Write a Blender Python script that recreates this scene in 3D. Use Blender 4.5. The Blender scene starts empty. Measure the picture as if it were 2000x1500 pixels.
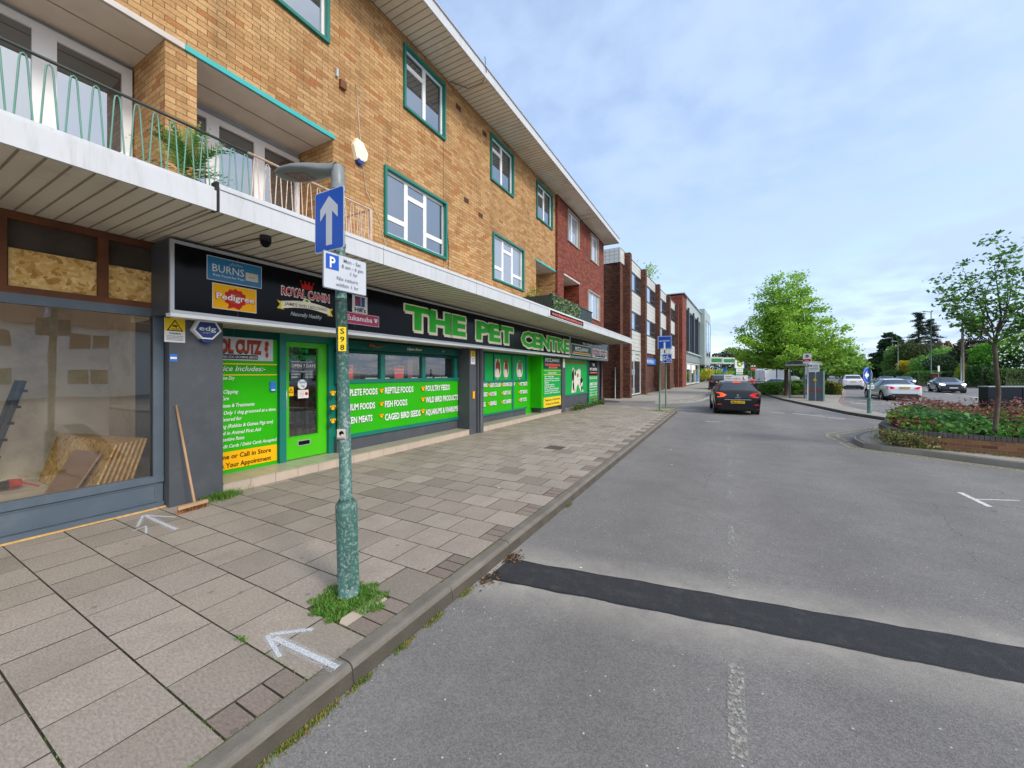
import bpy, math, random
import numpy as np
from mathutils import Vector, Matrix
R = math.radians
scene = bpy.context.scene
COL = scene.collection

# ------------------------------------------------------------------ camera
cd = bpy.data.cameras.new("camera"); cam = bpy.data.objects.new("camera", cd); COL.objects.link(cam)
cam.location = (0, 0, 1.8); cam.rotation_euler = (R(90), 0, math.atan(414/757))
cd.sensor_width = 36; cd.lens = 757/2000*36; cd.shift_y = -21/2000
cd.clip_start = 0.05; cd.clip_end = 3000
scene.camera = cam
# ------------------------------------------------------------------ world: Nishita sky seen through thin broken cloud
SUN_EL, SUN_AZ = R(37), R(104)           # azimuth from +Y towards +X
w = bpy.data.worlds.new("World"); scene.world = w; w.use_nodes = True
nt = w.node_tree; N = nt.nodes; L = nt.links
for n in list(N): N.remove(n)
def wn(t, **k):
    n = N.new(t)
    for a, b in k.items(): setattr(n, a, b)
    return n
out = wn("ShaderNodeOutputWorld"); bg = wn("ShaderNodeBackground"); bg.inputs[1].default_value = 0.1
sky = wn("ShaderNodeTexSky", sky_type='NISHITA', sun_disc=False, sun_elevation=SUN_EL, sun_rotation=SUN_AZ)
sky.air_density = 1.0; sky.dust_density = 1.0; sky.ozone_density = 2.0
tc = wn("ShaderNodeTexCoord")
sep = wn("ShaderNodeSeparateXYZ"); L.new(tc.outputs["Generated"], sep.inputs[0])
def M(op, a, b=None, clamp=False):
    n = wn("ShaderNodeMath", operation=op, use_clamp=clamp)
    for i, v in enumerate((a, b)):
        if v is None: continue
        if isinstance(v, (int, float)): n.inputs[i].default_value = v
        else: L.new(v, n.inputs[i])
    return n.outputs[0]
zz = M('ADD', M('MAXIMUM', sep.outputs[2], 0.0), 0.22)
cx = M('DIVIDE', sep.outputs[0], zz); cy = M('DIVIDE', sep.outputs[1], zz)
comb = wn("ShaderNodeCombineXYZ"); L.new(cx, comb.inputs[0]); L.new(cy, comb.inputs[1])
n1 = wn("ShaderNodeTexNoise"); n1.inputs["Scale"].default_value = 1.5; n1.inputs["Detail"].default_value = 7; n1.inputs["Roughness"].default_value = .55; n1.inputs["Distortion"].default_value = .5
L.new(comb.outputs[0], n1.inputs["Vector"])
n2 = wn("ShaderNodeTexNoise"); n2.inputs["Scale"].default_value = 7.0; n2.inputs["Detail"].default_value = 5; n2.inputs["Roughness"].default_value = .5
L.new(comb.outputs[0], n2.inputs["Vector"])
cm = M('ADD', M('MULTIPLY', n1.outputs[0], .6), M('MULTIPLY', n2.outputs[0], .4))
mr = wn("ShaderNodeMapRange"); mr.inputs[1].default_value = .38; mr.inputs[2].default_value = .6; mr.inputs[3].default_value = .5; mr.inputs[4].default_value = .97
mr.interpolation_type = 'SMOOTHSTEP'; L.new(cm, mr.inputs[0])
# thinner veil towards the left of the street (away from the sun)
dl = M('ADD', M('MULTIPLY', sep.outputs[0], .5), .5, True)
cov = M('MULTIPLY', mr.outputs[0], M('ADD', M('MULTIPLY', dl, .45), .72), True)
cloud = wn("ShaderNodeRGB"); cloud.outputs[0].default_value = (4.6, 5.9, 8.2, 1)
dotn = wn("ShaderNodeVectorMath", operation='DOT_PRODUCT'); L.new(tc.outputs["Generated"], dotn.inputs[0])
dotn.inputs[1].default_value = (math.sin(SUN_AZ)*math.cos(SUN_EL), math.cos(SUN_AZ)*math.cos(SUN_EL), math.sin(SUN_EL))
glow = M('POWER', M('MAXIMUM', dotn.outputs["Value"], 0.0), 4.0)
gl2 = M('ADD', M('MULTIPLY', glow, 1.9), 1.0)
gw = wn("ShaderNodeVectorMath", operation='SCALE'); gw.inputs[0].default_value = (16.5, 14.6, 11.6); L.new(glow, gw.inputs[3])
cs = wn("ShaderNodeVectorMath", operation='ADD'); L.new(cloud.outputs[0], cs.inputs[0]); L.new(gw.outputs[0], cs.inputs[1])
skb = wn("ShaderNodeMixRGB", blend_type='MULTIPLY'); skb.inputs[0].default_value = 1; L.new(sky.outputs[0], skb.inputs[1]); skb.inputs[2].default_value = (2.5, 2.35, 2.2, 1)
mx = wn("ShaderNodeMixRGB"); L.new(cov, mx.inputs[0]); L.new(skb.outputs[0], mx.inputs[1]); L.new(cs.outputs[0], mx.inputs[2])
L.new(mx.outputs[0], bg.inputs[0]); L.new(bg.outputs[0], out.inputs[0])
# ------------------------------------------------------------------ sun (veiled)
sl = bpy.data.lights.new("sun", 'SUN'); sl.energy = 1.5; sl.angle = R(11); sl.color = (1, .95, .87)
so = bpy.data.objects.new("sun", sl); COL.objects.link(so)
so.rotation_euler = Vector((-math.sin(SUN_AZ)*math.cos(SUN_EL), -math.cos(SUN_AZ)*math.cos(SUN_EL), -math.sin(SUN_EL))).to_track_quat('-Z', 'Y').to_euler()
scene.view_settings.view_transform = 'Standard'; scene.view_settings.look = 'None'
scene.view_settings.exposure = 0.42; scene.view_settings.gamma = 1; scene.view_settings.use_curve_mapping = False
scene.cycles.max_bounces = 8; scene.cycles.diffuse_bounces = 4; scene.cycles.glossy_bounces = 3; scene.cycles.transparent_max_bounces = 12
scene.cycles.use_denoising = True

# ------------------------------------------------------------------ helpers
SA, CA = math.sin(math.atan(414/757)), math.cos(math.atan(414/757))
def at(px, Z):
    """ground position seen at photo column px, Z metres deep along the view axis"""
    xc = (px-1000)/757*Z
    return (-SA*Z+CA*xc, CA*Z+SA*xc)
def lin(c):
    return c/12.92 if c <= .04045 else ((c+.055)/1.055)**2.4
def hexc(h):
    return tuple(lin(int(h[i:i+2], 16)/255) for i in (0, 2, 4))

MATS = {}
def nodes_of(m):
    m.use_nodes = True; t = m.node_tree
    return t, t.nodes, t.links
def mat(name, col, rough=.6, metal=0, spec=.5, vary=.12, vscale=3., bump=0., bscale=80., dirt=None, dscale=.8, damt=.5, emit=0, attr=False, coat=0):
    if name in MATS: return MATS[name]
    m = bpy.data.materials.new(name); t, n, l = nodes_of(m); b = n["Principled BSDF"]
    b.inputs["Roughness"].default_value = rough; b.inputs["Metallic"].default_value = metal
    b.inputs["Specular IOR Level"].default_value = spec
    if coat: b.inputs["Coat Weight"].default_value = coat; b.inputs["Coat Roughness"].default_value = .05
    tcn = n.new("ShaderNodeTexCoord")
    src = None
    if attr:
        a = n.new("ShaderNodeAttribute"); a.attribute_name = "col"; src = a.outputs[0]
    else:
        rgb = n.new("ShaderNodeRGB"); rgb.outputs[0].default_value = (*col, 1); src = rgb.outputs[0]
    if vary:
        nz = n.new("ShaderNodeTexNoise"); nz.inputs["Scale"].default_value = vscale; nz.inputs["Detail"].default_value = 6
        l.new(tcn.outputs["Object"], nz.inputs["Vector"])
        mp = n.new("ShaderNodeMapRange"); mp.inputs[1].default_value = .25; mp.inputs[2].default_value = .75
        mp.inputs[3].default_value = 1-vary; mp.inputs[4].default_value = 1+vary; l.new(nz.outputs[0], mp.inputs[0])
        vm = n.new("ShaderNodeVectorMath"); vm.operation = 'SCALE'; l.new(src, vm.inputs[0]); l.new(mp.outputs[0], vm.inputs[3]); src = vm.outputs[0]
    if dirt is not None:
        nz = n.new("ShaderNodeTexNoise"); nz.inputs["Scale"].default_value = dscale; nz.inputs["Detail"].default_value = 9; nz.inputs["Roughness"].default_value = .7
        l.new(tcn.outputs["Object"], nz.inputs["Vector"])
        mp = n.new("ShaderNodeMapRange"); mp.inputs[1].default_value = .5; mp.inputs[2].default_value = .72; mp.inputs[4].default_value = damt; l.new(nz.outputs[0], mp.inputs[0])
        mi = n.new("ShaderNodeMixRGB"); l.new(mp.outputs[0], mi.inputs[0]); l.new(src, mi.inputs[1]); mi.inputs[2].default_value = (*dirt, 1); src = mi.outputs[0]
    l.new(src, b.inputs["Base Color"])
    if emit:
        l.new(src, b.inputs["Emission Color"]); b.inputs["Emission Strength"].default_value = emit
    if bump:
        nz = n.new("ShaderNodeTexNoise"); nz.inputs["Scale"].default_value = bscale; nz.inputs["Detail"].default_value = 4; l.new(tcn.outputs["Object"], nz.inputs["Vector"])
        bp = n.new("ShaderNodeBump"); bp.inputs["Strength"].default_value = bump; bp.inputs["Distance"].default_value = .01
        l.new(nz.outputs[0], bp.inputs["Height"]); l.new(bp.outputs[0], b.inputs["Normal"])
    MATS[name] = m; return m

def brick_mat(name, c1, c2, c3, mortar, scale=1.0):
    m = bpy.data.materials.new(name); t, n, l = nodes_of(m); b = n["Principled BSDF"]
    uv = n.new("ShaderNodeUVMap"); uv.uv_map = "uv"
    br = n.new("ShaderNodeTexBrick"); l.new(uv.outputs[0], br.inputs["Vector"])
    br.offset = .5; br.inputs["Scale"].default_value = 1; br.inputs["Brick Width"].default_value = .225; br.inputs["Row Height"].default_value = .075
    br.inputs["Mortar Size"].default_value = .005; br.inputs["Mortar Smooth"].default_value = .3; br.inputs["Bias"].default_value = 0
    br.inputs["Color1"].default_value = (0, 0, 0, 1); br.inputs["Color2"].default_value = (1, 1, 1, 1); br.inputs["Mortar"].default_value = (.5, .5, .5, 1)
    sx_ = n.new("ShaderNodeSeparateXYZ"); l.new(uv.outputs[0], sx_.inputs[0])
    def q_(op, a, b_=None):
        k_ = n.new("ShaderNodeMath"); k_.operation = op
        for i_, v_ in enumerate((a, b_)):
            if v_ is None: continue
            if isinstance(v_, (int, float)): k_.inputs[i_].default_value = v_
            else: l.new(v_, k_.inputs[i_])
        return k_.outputs[0]
    row_ = q_('FLOOR', q_('DIVIDE', sx_.outputs[1], .075)); par = q_('SUBTRACT', 1.0, q_('MODULO', row_, 2.0)); col_ = q_('FLOOR', q_('ADD', q_('DIVIDE', sx_.outputs[0], .225), q_('MULTIPLY', par, .5)))
    cb = n.new("ShaderNodeCombineXYZ"); l.new(col_, cb.inputs[0]); l.new(row_, cb.inputs[1]); wn_ = n.new("ShaderNodeTexWhiteNoise"); wn_.noise_dimensions = '2D'; l.new(cb.outputs[0], wn_.inputs["Vector"])
    rmp = n.new("ShaderNodeValToRGB"); l.new(wn_.outputs["Value"], rmp.inputs[0]); e = rmp.color_ramp.elements
    e[0].color = (*c1, 1); e[1].color = (*c3, 1); e[1].position = 1.0
    k = e.new(.5); k.color = (*c2, 1); k = e.new(.05); k.color = (c1[0]*1.02, c1[1]*.72, c1[2]*.55, 1); k = e.new(.12); k.color = (*c1, 1)
    nz = n.new("ShaderNodeTexNoise"); nz.inputs["Scale"].default_value = .55; nz.inputs["Detail"].default_value = 6; l.new(uv.outputs[0], nz.inputs["Vector"])
    mp = n.new("ShaderNodeMapRange"); mp.inputs[1].default_value = .3; mp.inputs[2].default_value = .7; mp.inputs[3].default_value = .9; mp.inputs[4].default_value = 1.1; l.new(nz.outputs[0], mp.inputs[0])
    vs = n.new("ShaderNodeVectorMath"); vs.operation = 'SCALE'; l.new(rmp.outputs[0], vs.inputs[0]); l.new(mp.outputs[0], vs.inputs[3])
    nz2 = n.new("ShaderNodeTexNoise"); nz2.inputs["Scale"].default_value = 38; nz2.inputs["Detail"].default_value = 5; l.new(uv.outputs[0], nz2.inputs["Vector"])
    mp2 = n.new("ShaderNodeMapRange"); mp2.inputs[1].default_value = .3; mp2.inputs[2].default_value = .7; mp2.inputs[3].default_value = .8; mp2.inputs[4].default_value = 1.16; l.new(nz2.outputs[0], mp2.inputs[0])
    vs2 = n.new("ShaderNodeVectorMath"); vs2.operation = 'SCALE'; l.new(vs.outputs[0], vs2.inputs[0]); l.new(mp2.outputs[0], vs2.inputs[3])
    mi = n.new("ShaderNodeMixRGB"); l.new(br.outputs["Fac"], mi.inputs[0]); l.new(vs2.outputs[0], mi.inputs[1]); mi.inputs[2].default_value = (*mortar, 1)
    mpp = n.new("ShaderNodeMapping"); mpp.inputs["Scale"].default_value = (2.2, .35, 1); l.new(uv.outputs[0], mpp.inputs[0]); n3 = n.new("ShaderNodeTexNoise"); n3.inputs["Scale"].default_value = 1.4; n3.inputs["Detail"].default_value = 8; n3.inputs["Roughness"].default_value = .65; l.new(mpp.outputs[0], n3.inputs["Vector"])
    m3 = n.new("ShaderNodeMapRange"); m3.inputs[1].default_value = .5; m3.inputs[2].default_value = .78; m3.inputs[3].default_value = 1.0; m3.inputs[4].default_value = .62; l.new(n3.outputs[0], m3.inputs[0])
    v3 = n.new("ShaderNodeVectorMath"); v3.operation = 'SCALE'; l.new(mi.outputs[0], v3.inputs[0]); l.new(m3.outputs[0], v3.inputs[3])
    l.new(v3.outputs[0], b.inputs["Base Color"]); b.inputs["Roughness"].default_value = .85
    sub = n.new("ShaderNodeMath"); sub.operation = 'MULTIPLY_ADD'; l.new(br.outputs["Fac"], sub.inputs[0]); sub.inputs[1].default_value = -1.2; l.new(nz2.outputs[0], sub.inputs[2])
    bp = n.new("ShaderNodeBump"); bp.inputs["Strength"].default_value = .55; bp.inputs["Distance"].default_value = .008; l.new(sub.outputs[0], bp.inputs["Height"]); l.new(bp.outputs[0], b.inputs["Normal"])
    MATS[name] = m; return m

def glass_mat(name, refl, body=None, tint=(1, 1, 1)):
    m = bpy.data.materials.new(name); t, n, l = nodes_of(m); n.remove(n["Principled BSDF"]); o = n["Material Output"]
    gl = n.new("ShaderNodeBsdfGlossy"); gl.inputs["Roughness"].default_value = .01; gl.inputs[0].default_value = (*tint, 1)
    if body is None: bs = n.new("ShaderNodeBsdfTransparent"); bs.inputs[0].default_value = (.97, .98, .975, 1)
    else: bs = n.new("ShaderNodeBsdfDiffuse"); bs.inputs[0].default_value = (*body, 1)
    fr = n.new("ShaderNodeFresnel"); fr.inputs[0].default_value = 1.5
    mp = n.new("ShaderNodeMath"); mp.operation = 'MULTIPLY_ADD'; mp.inputs[1].default_value = 1.0; mp.inputs[2].default_value = refl; mp.use_clamp = True; l.new(fr.outputs[0], mp.inputs[0])
    tcn = n.new("ShaderNodeTexCoord"); nz = n.new("ShaderNodeTexNoise"); nz.inputs["Scale"].default_value = 1.3; nz.inputs["Detail"].default_value = 1; l.new(tcn.outputs["Object"], nz.inputs["Vector"])
    bp = n.new("ShaderNodeBump"); bp.inputs["Strength"].default_value = .12; bp.inputs["Distance"].default_value = .02; l.new(nz.outputs[0], bp.inputs["Height"]); l.new(bp.outputs[0], gl.inputs["Normal"])
    mix = n.new("ShaderNodeMixShader"); l.new(mp.outputs[0], mix.inputs[0]); l.new(bs.outputs[0], mix.inputs[1]); l.new(gl.outputs[0], mix.inputs[2]); l.new(mix.outputs[0], o.inputs[0])
    MATS[name] = m; return m

def leaf_mat(name):
    m = bpy.data.materials.new(name); t, n, l = nodes_of(m); b = n["Principled BSDF"]; o = n["Material Output"]
    a = n.new("ShaderNodeAttribute"); a.attribute_name = "col"
    l.new(a.outputs[0], b.inputs["Base Color"]); b.inputs["Roughness"].default_value = .55; b.inputs["Specular IOR Level"].default_value = .3
    tr = n.new("ShaderNodeBsdfTranslucent"); l.new(a.outputs[0], tr.inputs[0])
    mx = n.new("ShaderNodeMixShader"); mx.inputs[0].default_value = .35; l.new(b.outputs[0], mx.inputs[1]); l.new(tr.outputs[0], mx.inputs[2]); l.new(mx.outputs[0], o.inputs[0])
    MATS[name] = m; return m

def worn_paint(name, col, lo=.42, hi=.58, sc=28, base=.0):
    """paint worn through to the surface below"""
    m = bpy.data.materials.new(name); t, n, l = nodes_of(m); b = n["Principled BSDF"]; o = n["Material Output"]
    b.inputs["Base Color"].default_value = (*col, 1); b.inputs["Roughness"].default_value = .8
    uv = n.new("ShaderNodeTexCoord"); nz = n.new("ShaderNodeTexNoise"); nz.inputs["Scale"].default_value = sc; nz.inputs["Detail"].default_value = 6; nz.inputs["Roughness"].default_value = .75; l.new(uv.outputs["Object"], nz.inputs["Vector"])
    mp = n.new("ShaderNodeMapRange"); mp.inputs[1].default_value = lo; mp.inputs[2].default_value = hi; mp.inputs[4].default_value = 1-base; l.new(nz.outputs[0], mp.inputs[0])
    tr = n.new("ShaderNodeBsdfTransparent"); mx = n.new("ShaderNodeMixShader"); l.new(mp.outputs[0], mx.inputs[0]); l.new(tr.outputs[0], mx.inputs[1]); l.new(b.outputs[0], mx.inputs[2]); l.new(mx.outputs[0], o.inputs[0])
    MATS[name] = m; return m

class Plane:
    def __init__(s, o, u, v=(0, 0, 1)):
        s.o, s.u, s.v = Vector(o), Vector(u).normalized(), Vector(v).normalized(); s.n = s.u.cross(s.v).normalized()
    def p(s, a, b, d=0): return s.o + s.u*a + s.v*b + s.n*d
def PX(x): return Plane((x, 0, 0), (0, 1, 0))       # facade plane facing the road: u = Y, v = Z

GLY = {}
def glyphs(s, bold, shear):
    k = (s, round(bold, 4), shear)
    if k in GLY: return GLY[k]
    c = bpy.data.curves.new("t", 'FONT'); c.body = s; c.size = 1; c.offset = bold; c.shear = shear; c.resolution_u = 2; c.fill_mode = 'BOTH'
    o = bpy.data.objects.new("t", c); COL.objects.link(o)
    me = bpy.data.meshes.new_from_object(o.evaluated_get(bpy.context.evaluated_depsgraph_get()))
    vs = [v.co[:2] for v in me.vertices]; fs = [tuple(p.vertices) for p in me.polygons]
    bpy.data.objects.remove(o); bpy.data.curves.remove(c); bpy.data.meshes.remove(me)
    GLY[k] = (vs, fs); return GLY[k]

class MB:
    def __init__(s, smooth=False): s.v = []; s.f = []; s.m = []; s.c = []; s.mats = []; s.sm = []; s.smooth = smooth
    def mi(s, m):
        if isinstance(m, str): m = MATS[m]
        if m not in s.mats: s.mats.append(m)
        return s.mats.index(m)
    def face(s, pts, m, col=None, smooth=None):
        i = len(s.v); s.v += [tuple(p) for p in pts]; s.f.append(tuple(range(i, i+len(pts)))); s.m.append(s.mi(m)); s.c.append(col); s.sm.append(s.smooth if smooth is None else smooth)
        return s
    def mesh(s, vs, fs, m, col=None, smooth=None):
        i = len(s.v); s.v += [tuple(p) for p in vs]; k = s.mi(m)
        for f in fs: s.f.append(tuple(a+i for a in f)); s.m.append(k); s.c.append(col); s.sm.append(s.smooth if smooth is None else smooth)
        return s
    def hexa(s, P, m, col=None):    # P: 8 points, bottom ring then top ring (ccw seen from above)
        return s.mesh(P, [(3, 2, 1, 0), (4, 5, 6, 7), (0, 1, 5, 4), (1, 2, 6, 5), (2, 3, 7, 6), (3, 0, 4, 7)], m, col, False)
    def box(s, x0, x1, y0, y1, z0, z1, m, col=None):
        return s.hexa([(x0, y0, z0), (x1, y0, z0), (x1, y1, z0), (x0, y1, z0), (x0, y0, z1), (x1, y0, z1), (x1, y1, z1), (x0, y1, z1)], m, col)
    def rect(s, pl, u0, u1, v0, v1, d, m, col=None):
        return s.face([pl.p(u0, v0, d), pl.p(u1, v0, d), pl.p(u1, v1, d), pl.p(u0, v1, d)], m, col)
    def slab(s, pl, u0, u1, v0, v1, d0, d1, m, col=None):
        return s.hexa([pl.p(u0, v0, d0), pl.p(u0, v0, d1), pl.p(u1, v0, d1), pl.p(u1, v0, d0), pl.p(u0, v1, d0), pl.p(u0, v1, d1), pl.p(u1, v1, d1), pl.p(u1, v1, d0)], m, col)
    def prism(s, pl, pts, d0, d1, m):
        n = len(pts); A = [pl.p(a, b, d0) for a, b in pts]; B = [pl.p(a, b, d1) for a, b in pts]
        ar = sum(pts[i][0]*pts[(i+1) % n][1]-pts[(i+1) % n][0]*pts[i][1] for i in range(n))
        if ar < 0: A.reverse(); B.reverse()
        return s.mesh(A+B, [tuple(range(n-1, -1, -1)), tuple(range(n, 2*n))]+[(i, (i+1) % n, n+(i+1) % n, n+i) for i in range(n)], m, None, False)
    def poly(s, pl, pts, d, m): return s.face([pl.p(a, b, d) for a, b in pts], m)
    def disc(s, pl, u, v, ru, rv, d, m, n=20): return s.poly(pl, [(u+ru*math.cos(6.2832*i/n), v+rv*math.sin(6.2832*i/n)) for i in range(n)], d, m)
    def frame(s, pl, u0, u1, v0, v1, w, d0, d1, m):
        s.slab(pl, u0, u1, v0, v0+w, d0, d1, m); s.slab(pl, u0, u1, v1-w, v1, d0, d1, m)
        s.slab(pl, u0, u0+w, v0+w, v1-w, d0, d1, m); s.slab(pl, u1-w, u1, v0+w, v1-w, d0, d1, m); return s
    def tube(s, pts, r, m, seg=8, cap=True, smooth=True, col=None):
        pts = [Vector(p) for p in pts]; rs = r if isinstance(r, (list, tuple)) else [r]*len(pts); vs = []; fs = []
        up = None
        for i, p in enumerate(pts):
            d = (pts[min(i+1, len(pts)-1)]-pts[max(i-1, 0)]).normalized()
            if up is None:
                up = Vector((0, 0, 1)) if abs(d.z) < .9 else Vector((1, 0, 0))
            a = d.cross(up).normalized(); b = a.cross(d).normalized(); up = b
            for k in range(seg):
                t = 2*math.pi*k/seg; vs.append(p+(a*math.cos(t)+b*math.sin(t))*rs[i])
        for i in range(len(pts)-1):
            for k in range(seg):
                j = (k+1) % seg; fs.append((i*seg+k, i*seg+j, (i+1)*seg+j, (i+1)*seg+k))
        if cap: fs += [tuple(range(seg)), tuple(range(len(vs)-1, len(vs)-seg-1, -1))]
        return s.mesh(vs, fs, m, col, smooth)
    def text(s, pl, t, u, v, h, d, m, w=None, align='L', bold=.015, shear=0, depth=0):
        vs, fs = glyphs(t, bold, shear)
        if not vs: return s
        x0 = min(a for a, b in vs); x1 = max(a for a, b in vs); k = h/.73
        kx = (w/(x1-x0)) if w else k*.86
        off = {'L': 0, 'C': -(x1-x0)*kx/2, 'R': -(x1-x0)*kx}[align]
        P = [pl.p(u+off+(a-x0)*kx, v+b*k, d) for a, b in vs]
        s.mesh(P, fs, m, None, False)
        if depth:
            # side walls of raised letters
            cnt = {}
            for f in fs:
                for i in range(len(f)):
                    e = (f[i], f[(i+1) % len(f)]); cnt[e] = cnt.get(e, 0)+1
            bd = [e for e in cnt if (e[1], e[0]) not in cnt]
            for a, b in bd:
                A, B = P[a], P[b]; s.face([A, B, B-pl.n*depth, A-pl.n*depth], m, None, False)
        return s
    def build(s, name, parent=None, world=True, **tags):
        me = bpy.data.meshes.new(name)
        vs = s.v
        if parent is not None and world:
            inv = WM[parent.name].inverted(); vs = [tuple(inv @ Vector(p)) for p in vs]
        me.from_pydata(vs, [], s.f)
        for m in s.mats: me.materials.append(m)
        me.polygons.foreach_set("material_index", s.m); me.polygons.foreach_set("use_smooth", s.sm)
        uv = me.uv_layers.new(name="uv"); co = np.array(s.v, dtype=float) if s.v else np.zeros((0, 3))
        arr = np.zeros((len(me.loops), 2)); i = 0
        for f in s.f:
            q = co[list(f)]; a = q[1]-q[0]; b = q[-1]-q[0]; nn = np.abs(np.cross(a, b)); k = int(np.argmax(nn))
            if k == 0: arr[i:i+len(f)] = q[:, [1, 2]]
            elif k == 1: arr[i:i+len(f)] = q[:, [0, 2]]
            else: arr[i:i+len(f)] = q[:, [0, 1]]
            i += len(f)
        uv.data.foreach_set("uv", arr.ravel())
        if any(c is not None for c in s.c):
            ca = me.color_attributes.new("col", 'FLOAT_COLOR', 'CORNER'); cc = []
            for f, c in zip(s.f, s.c):
                c = c or (.5, .5, .5); cc += [c[0], c[1], c[2], 1]*len(f)
            ca.data.foreach_set("color", cc)
        me.validate(); me.update()
        o = bpy.data.objects.new(name, me); COL.objects.link(o)
        if parent is not None: o.parent = parent
        else: WM[o.name] = Matrix.Identity(4)
        for k, v in tags.items(): o[k] = v
        return o
WM = {}
def thing(name, label, cat, loc=(0, 0, 0), rz=0, group=None):
    o = bpy.data.objects.new(name, None); COL.objects.link(o); o.empty_display_size = .2
    o.location = loc; o.rotation_euler = (0, 0, rz); o['label'] = label; o['category'] = cat
    if group: o['group'] = group
    WM[o.name] = Matrix.Translation(Vector(loc)) @ Matrix.Rotation(rz, 4, 'Z')
    return o
def kids(o): return [c for c in bpy.data.objects if c.parent == o]
def dup(root, loc, rz, label, group=None):
    r = root.copy(); COL.objects.link(r); r.location = loc; r.rotation_euler = (0, 0, rz); r['label'] = label
    if group: r['group'] = group
    for ch in kids(root):
        c = ch.copy(); COL.objects.link(c); c.parent = r
        for g in kids(ch):
            d = g.copy(); COL.objects.link(d); d.parent = c
    return r
def leaves(name, P, size, cols, parent=None, matn="leaf", flat=0., seed=1, aspect=.55, world=True, **tags):
    """many leaf-sized faces; P (n,3) centres, size (n,), cols (n,3)"""
    rg = np.random.default_rng(seed); n = len(P)
    a = rg.normal(size=(n, 3)); a[:, 2] *= (1-flat); a /= np.linalg.norm(a, axis=1)[:, None]
    b = rg.normal(size=(n, 3)); b[:, 2] *= (1-flat); b -= a*(a*b).sum(1)[:, None]; b /= np.linalg.norm(b, axis=1)[:, None]
    a = a*size[:, None]; b = b*(size*aspect)[:, None]
    V = np.stack([P-a, P+b, P+a, P-b], 1).reshape(-1, 3)
    if parent is not None and world:
        Mi = np.array(WM[parent.name].inverted()); V = V @ Mi[:3, :3].T + Mi[:3, 3]
    me = bpy.data.meshes.new(name); me.vertices.add(4*n); me.vertices.foreach_set("co", V.ravel())
    me.loops.add(4*n); me.loops.foreach_set("vertex_index", np.arange(4*n)); me.polygons.add(n)
    me.polygons.foreach_set("loop_start", np.arange(0, 4*n, 4)); me.polygons.foreach_set("loop_total", np.full(n, 4))
    me.materials.append(MATS[matn]); me.update(calc_edges=True)
    ca = me.color_attributes.new("col", 'FLOAT_COLOR', 'CORNER'); c4 = np.ones((n, 4)); c4[:, :3] = cols
    ca.data.foreach_set("color", np.repeat(c4, 4, axis=0).ravel())
    o = bpy.data.objects.new(name, me); COL.objects.link(o)
    if parent is not None: o.parent = parent
    else: WM[o.name] = Matrix.Identity(4)
    for k, v in tags.items(): o[k] = v
    return o

# ------------------------------------------------------------------ materials
brick_mat("yellow_brick", hexc("a57c4c"), hexc("b48b59"), hexc("c29b6a"), hexc("6e553a"))
brick_mat("red_brick", hexc("63281a"), hexc("7c3826"), hexc("8e4630"), hexc("5c4034"))
brick_mat("brown_brick", hexc("492a1d"), hexc("5e3626"), hexc("6e4430"), hexc("4c3a30"))
brick_mat("planter_brick", hexc("6a4630"), hexc("80583e"), hexc("946848"), hexc("8c7a5c"))
mat("white_upvc", (.78, .79, .8), .35, vary=.05, dirt=(.5, .5, .48), damt=.3)
def streak_mat(name, col, dirt, amt):
    m = mat(name, col, .45, vary=.05); t, n, l = nodes_of(m); b = n["Principled BSDF"]; src = b.inputs["Base Color"].links[0].from_socket
    uv = n.new("ShaderNodeUVMap"); uv.uv_map = "uv"; mp = n.new("ShaderNodeMapping"); mp.inputs["Scale"].default_value = (9, .8, 1); l.new(uv.outputs[0], mp.inputs[0])
    nz = n.new("ShaderNodeTexNoise"); nz.inputs["Scale"].default_value = 1.6; nz.inputs["Detail"].default_value = 7; nz.inputs["Roughness"].default_value = .75; l.new(mp.outputs[0], nz.inputs["Vector"])
    mr_ = n.new("ShaderNodeMapRange"); mr_.inputs[1].default_value = .5; mr_.inputs[2].default_value = .75; mr_.inputs[4].default_value = amt; l.new(nz.outputs[0], mr_.inputs[0])
    mi = n.new("ShaderNodeMixRGB"); l.new(mr_.outputs[0], mi.inputs[0]); l.new(src, mi.inputs[1]); mi.inputs[2].default_value = (*dirt, 1); l.new(mi.outputs[0], b.inputs["Base Color"])
streak_mat("white_fascia", (.55, .565, .585), (.34, .34, .32), .55)
mat("soffit", hexc("d6cfbd"), .5, vary=.08, vscale=1.5, dirt=hexc("a39c88"), damt=.5, dscale=1.3)
mat("soffit_groove", hexc("8c8472"), .8)
mat("soffit_grey", hexc("cfc9bd"), .7, vary=.08)
mat("teal", hexc("0f7466"), .4, vary=.12, dirt=hexc("2b4a42"), damt=.4, dscale=3)
mat("teal_bright", hexc("33a9a9"), .45, vary=.1)
mat("lintel_white", hexc("c4bcb4"), .6)
mat("stone_surround", hexc("a29a8c"), .8, vary=.15)
mat("dark_grey", hexc("484c52"), .55, vary=.1, dirt=hexc("6a6b68"), damt=.3, dscale=2.5, bump=.1, bscale=30)
mat("mid_grey", hexc("53606c"), .4, vary=.06, dirt=hexc("7b8086"), damt=.25, dscale=3)
mat("green", hexc("2fae12"), .28, vary=.07, vscale=1.5, dirt=hexc("4a9a38"), damt=.35, dscale=2.5)
mat("green_door", hexc("46bd08"), .3, vary=.06)
mat("green_blue", hexc("18a34c"), .3, vary=.05)
mat("green_letter", hexc("2cb428"), .3, vary=.14, vscale=2)
mat("dark_teal", hexc("0b4c40"), .35, vary=.1)
mat("black_gloss", hexc("0b0d12"), .14, vary=.0, spec=.18)
mat("black", hexc("101214"), .5, vary=.1)
mat("rubber", (.018, .018, .02), .75, vary=.2)
mat("cream", hexc("f4eed2"), .4)
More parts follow.
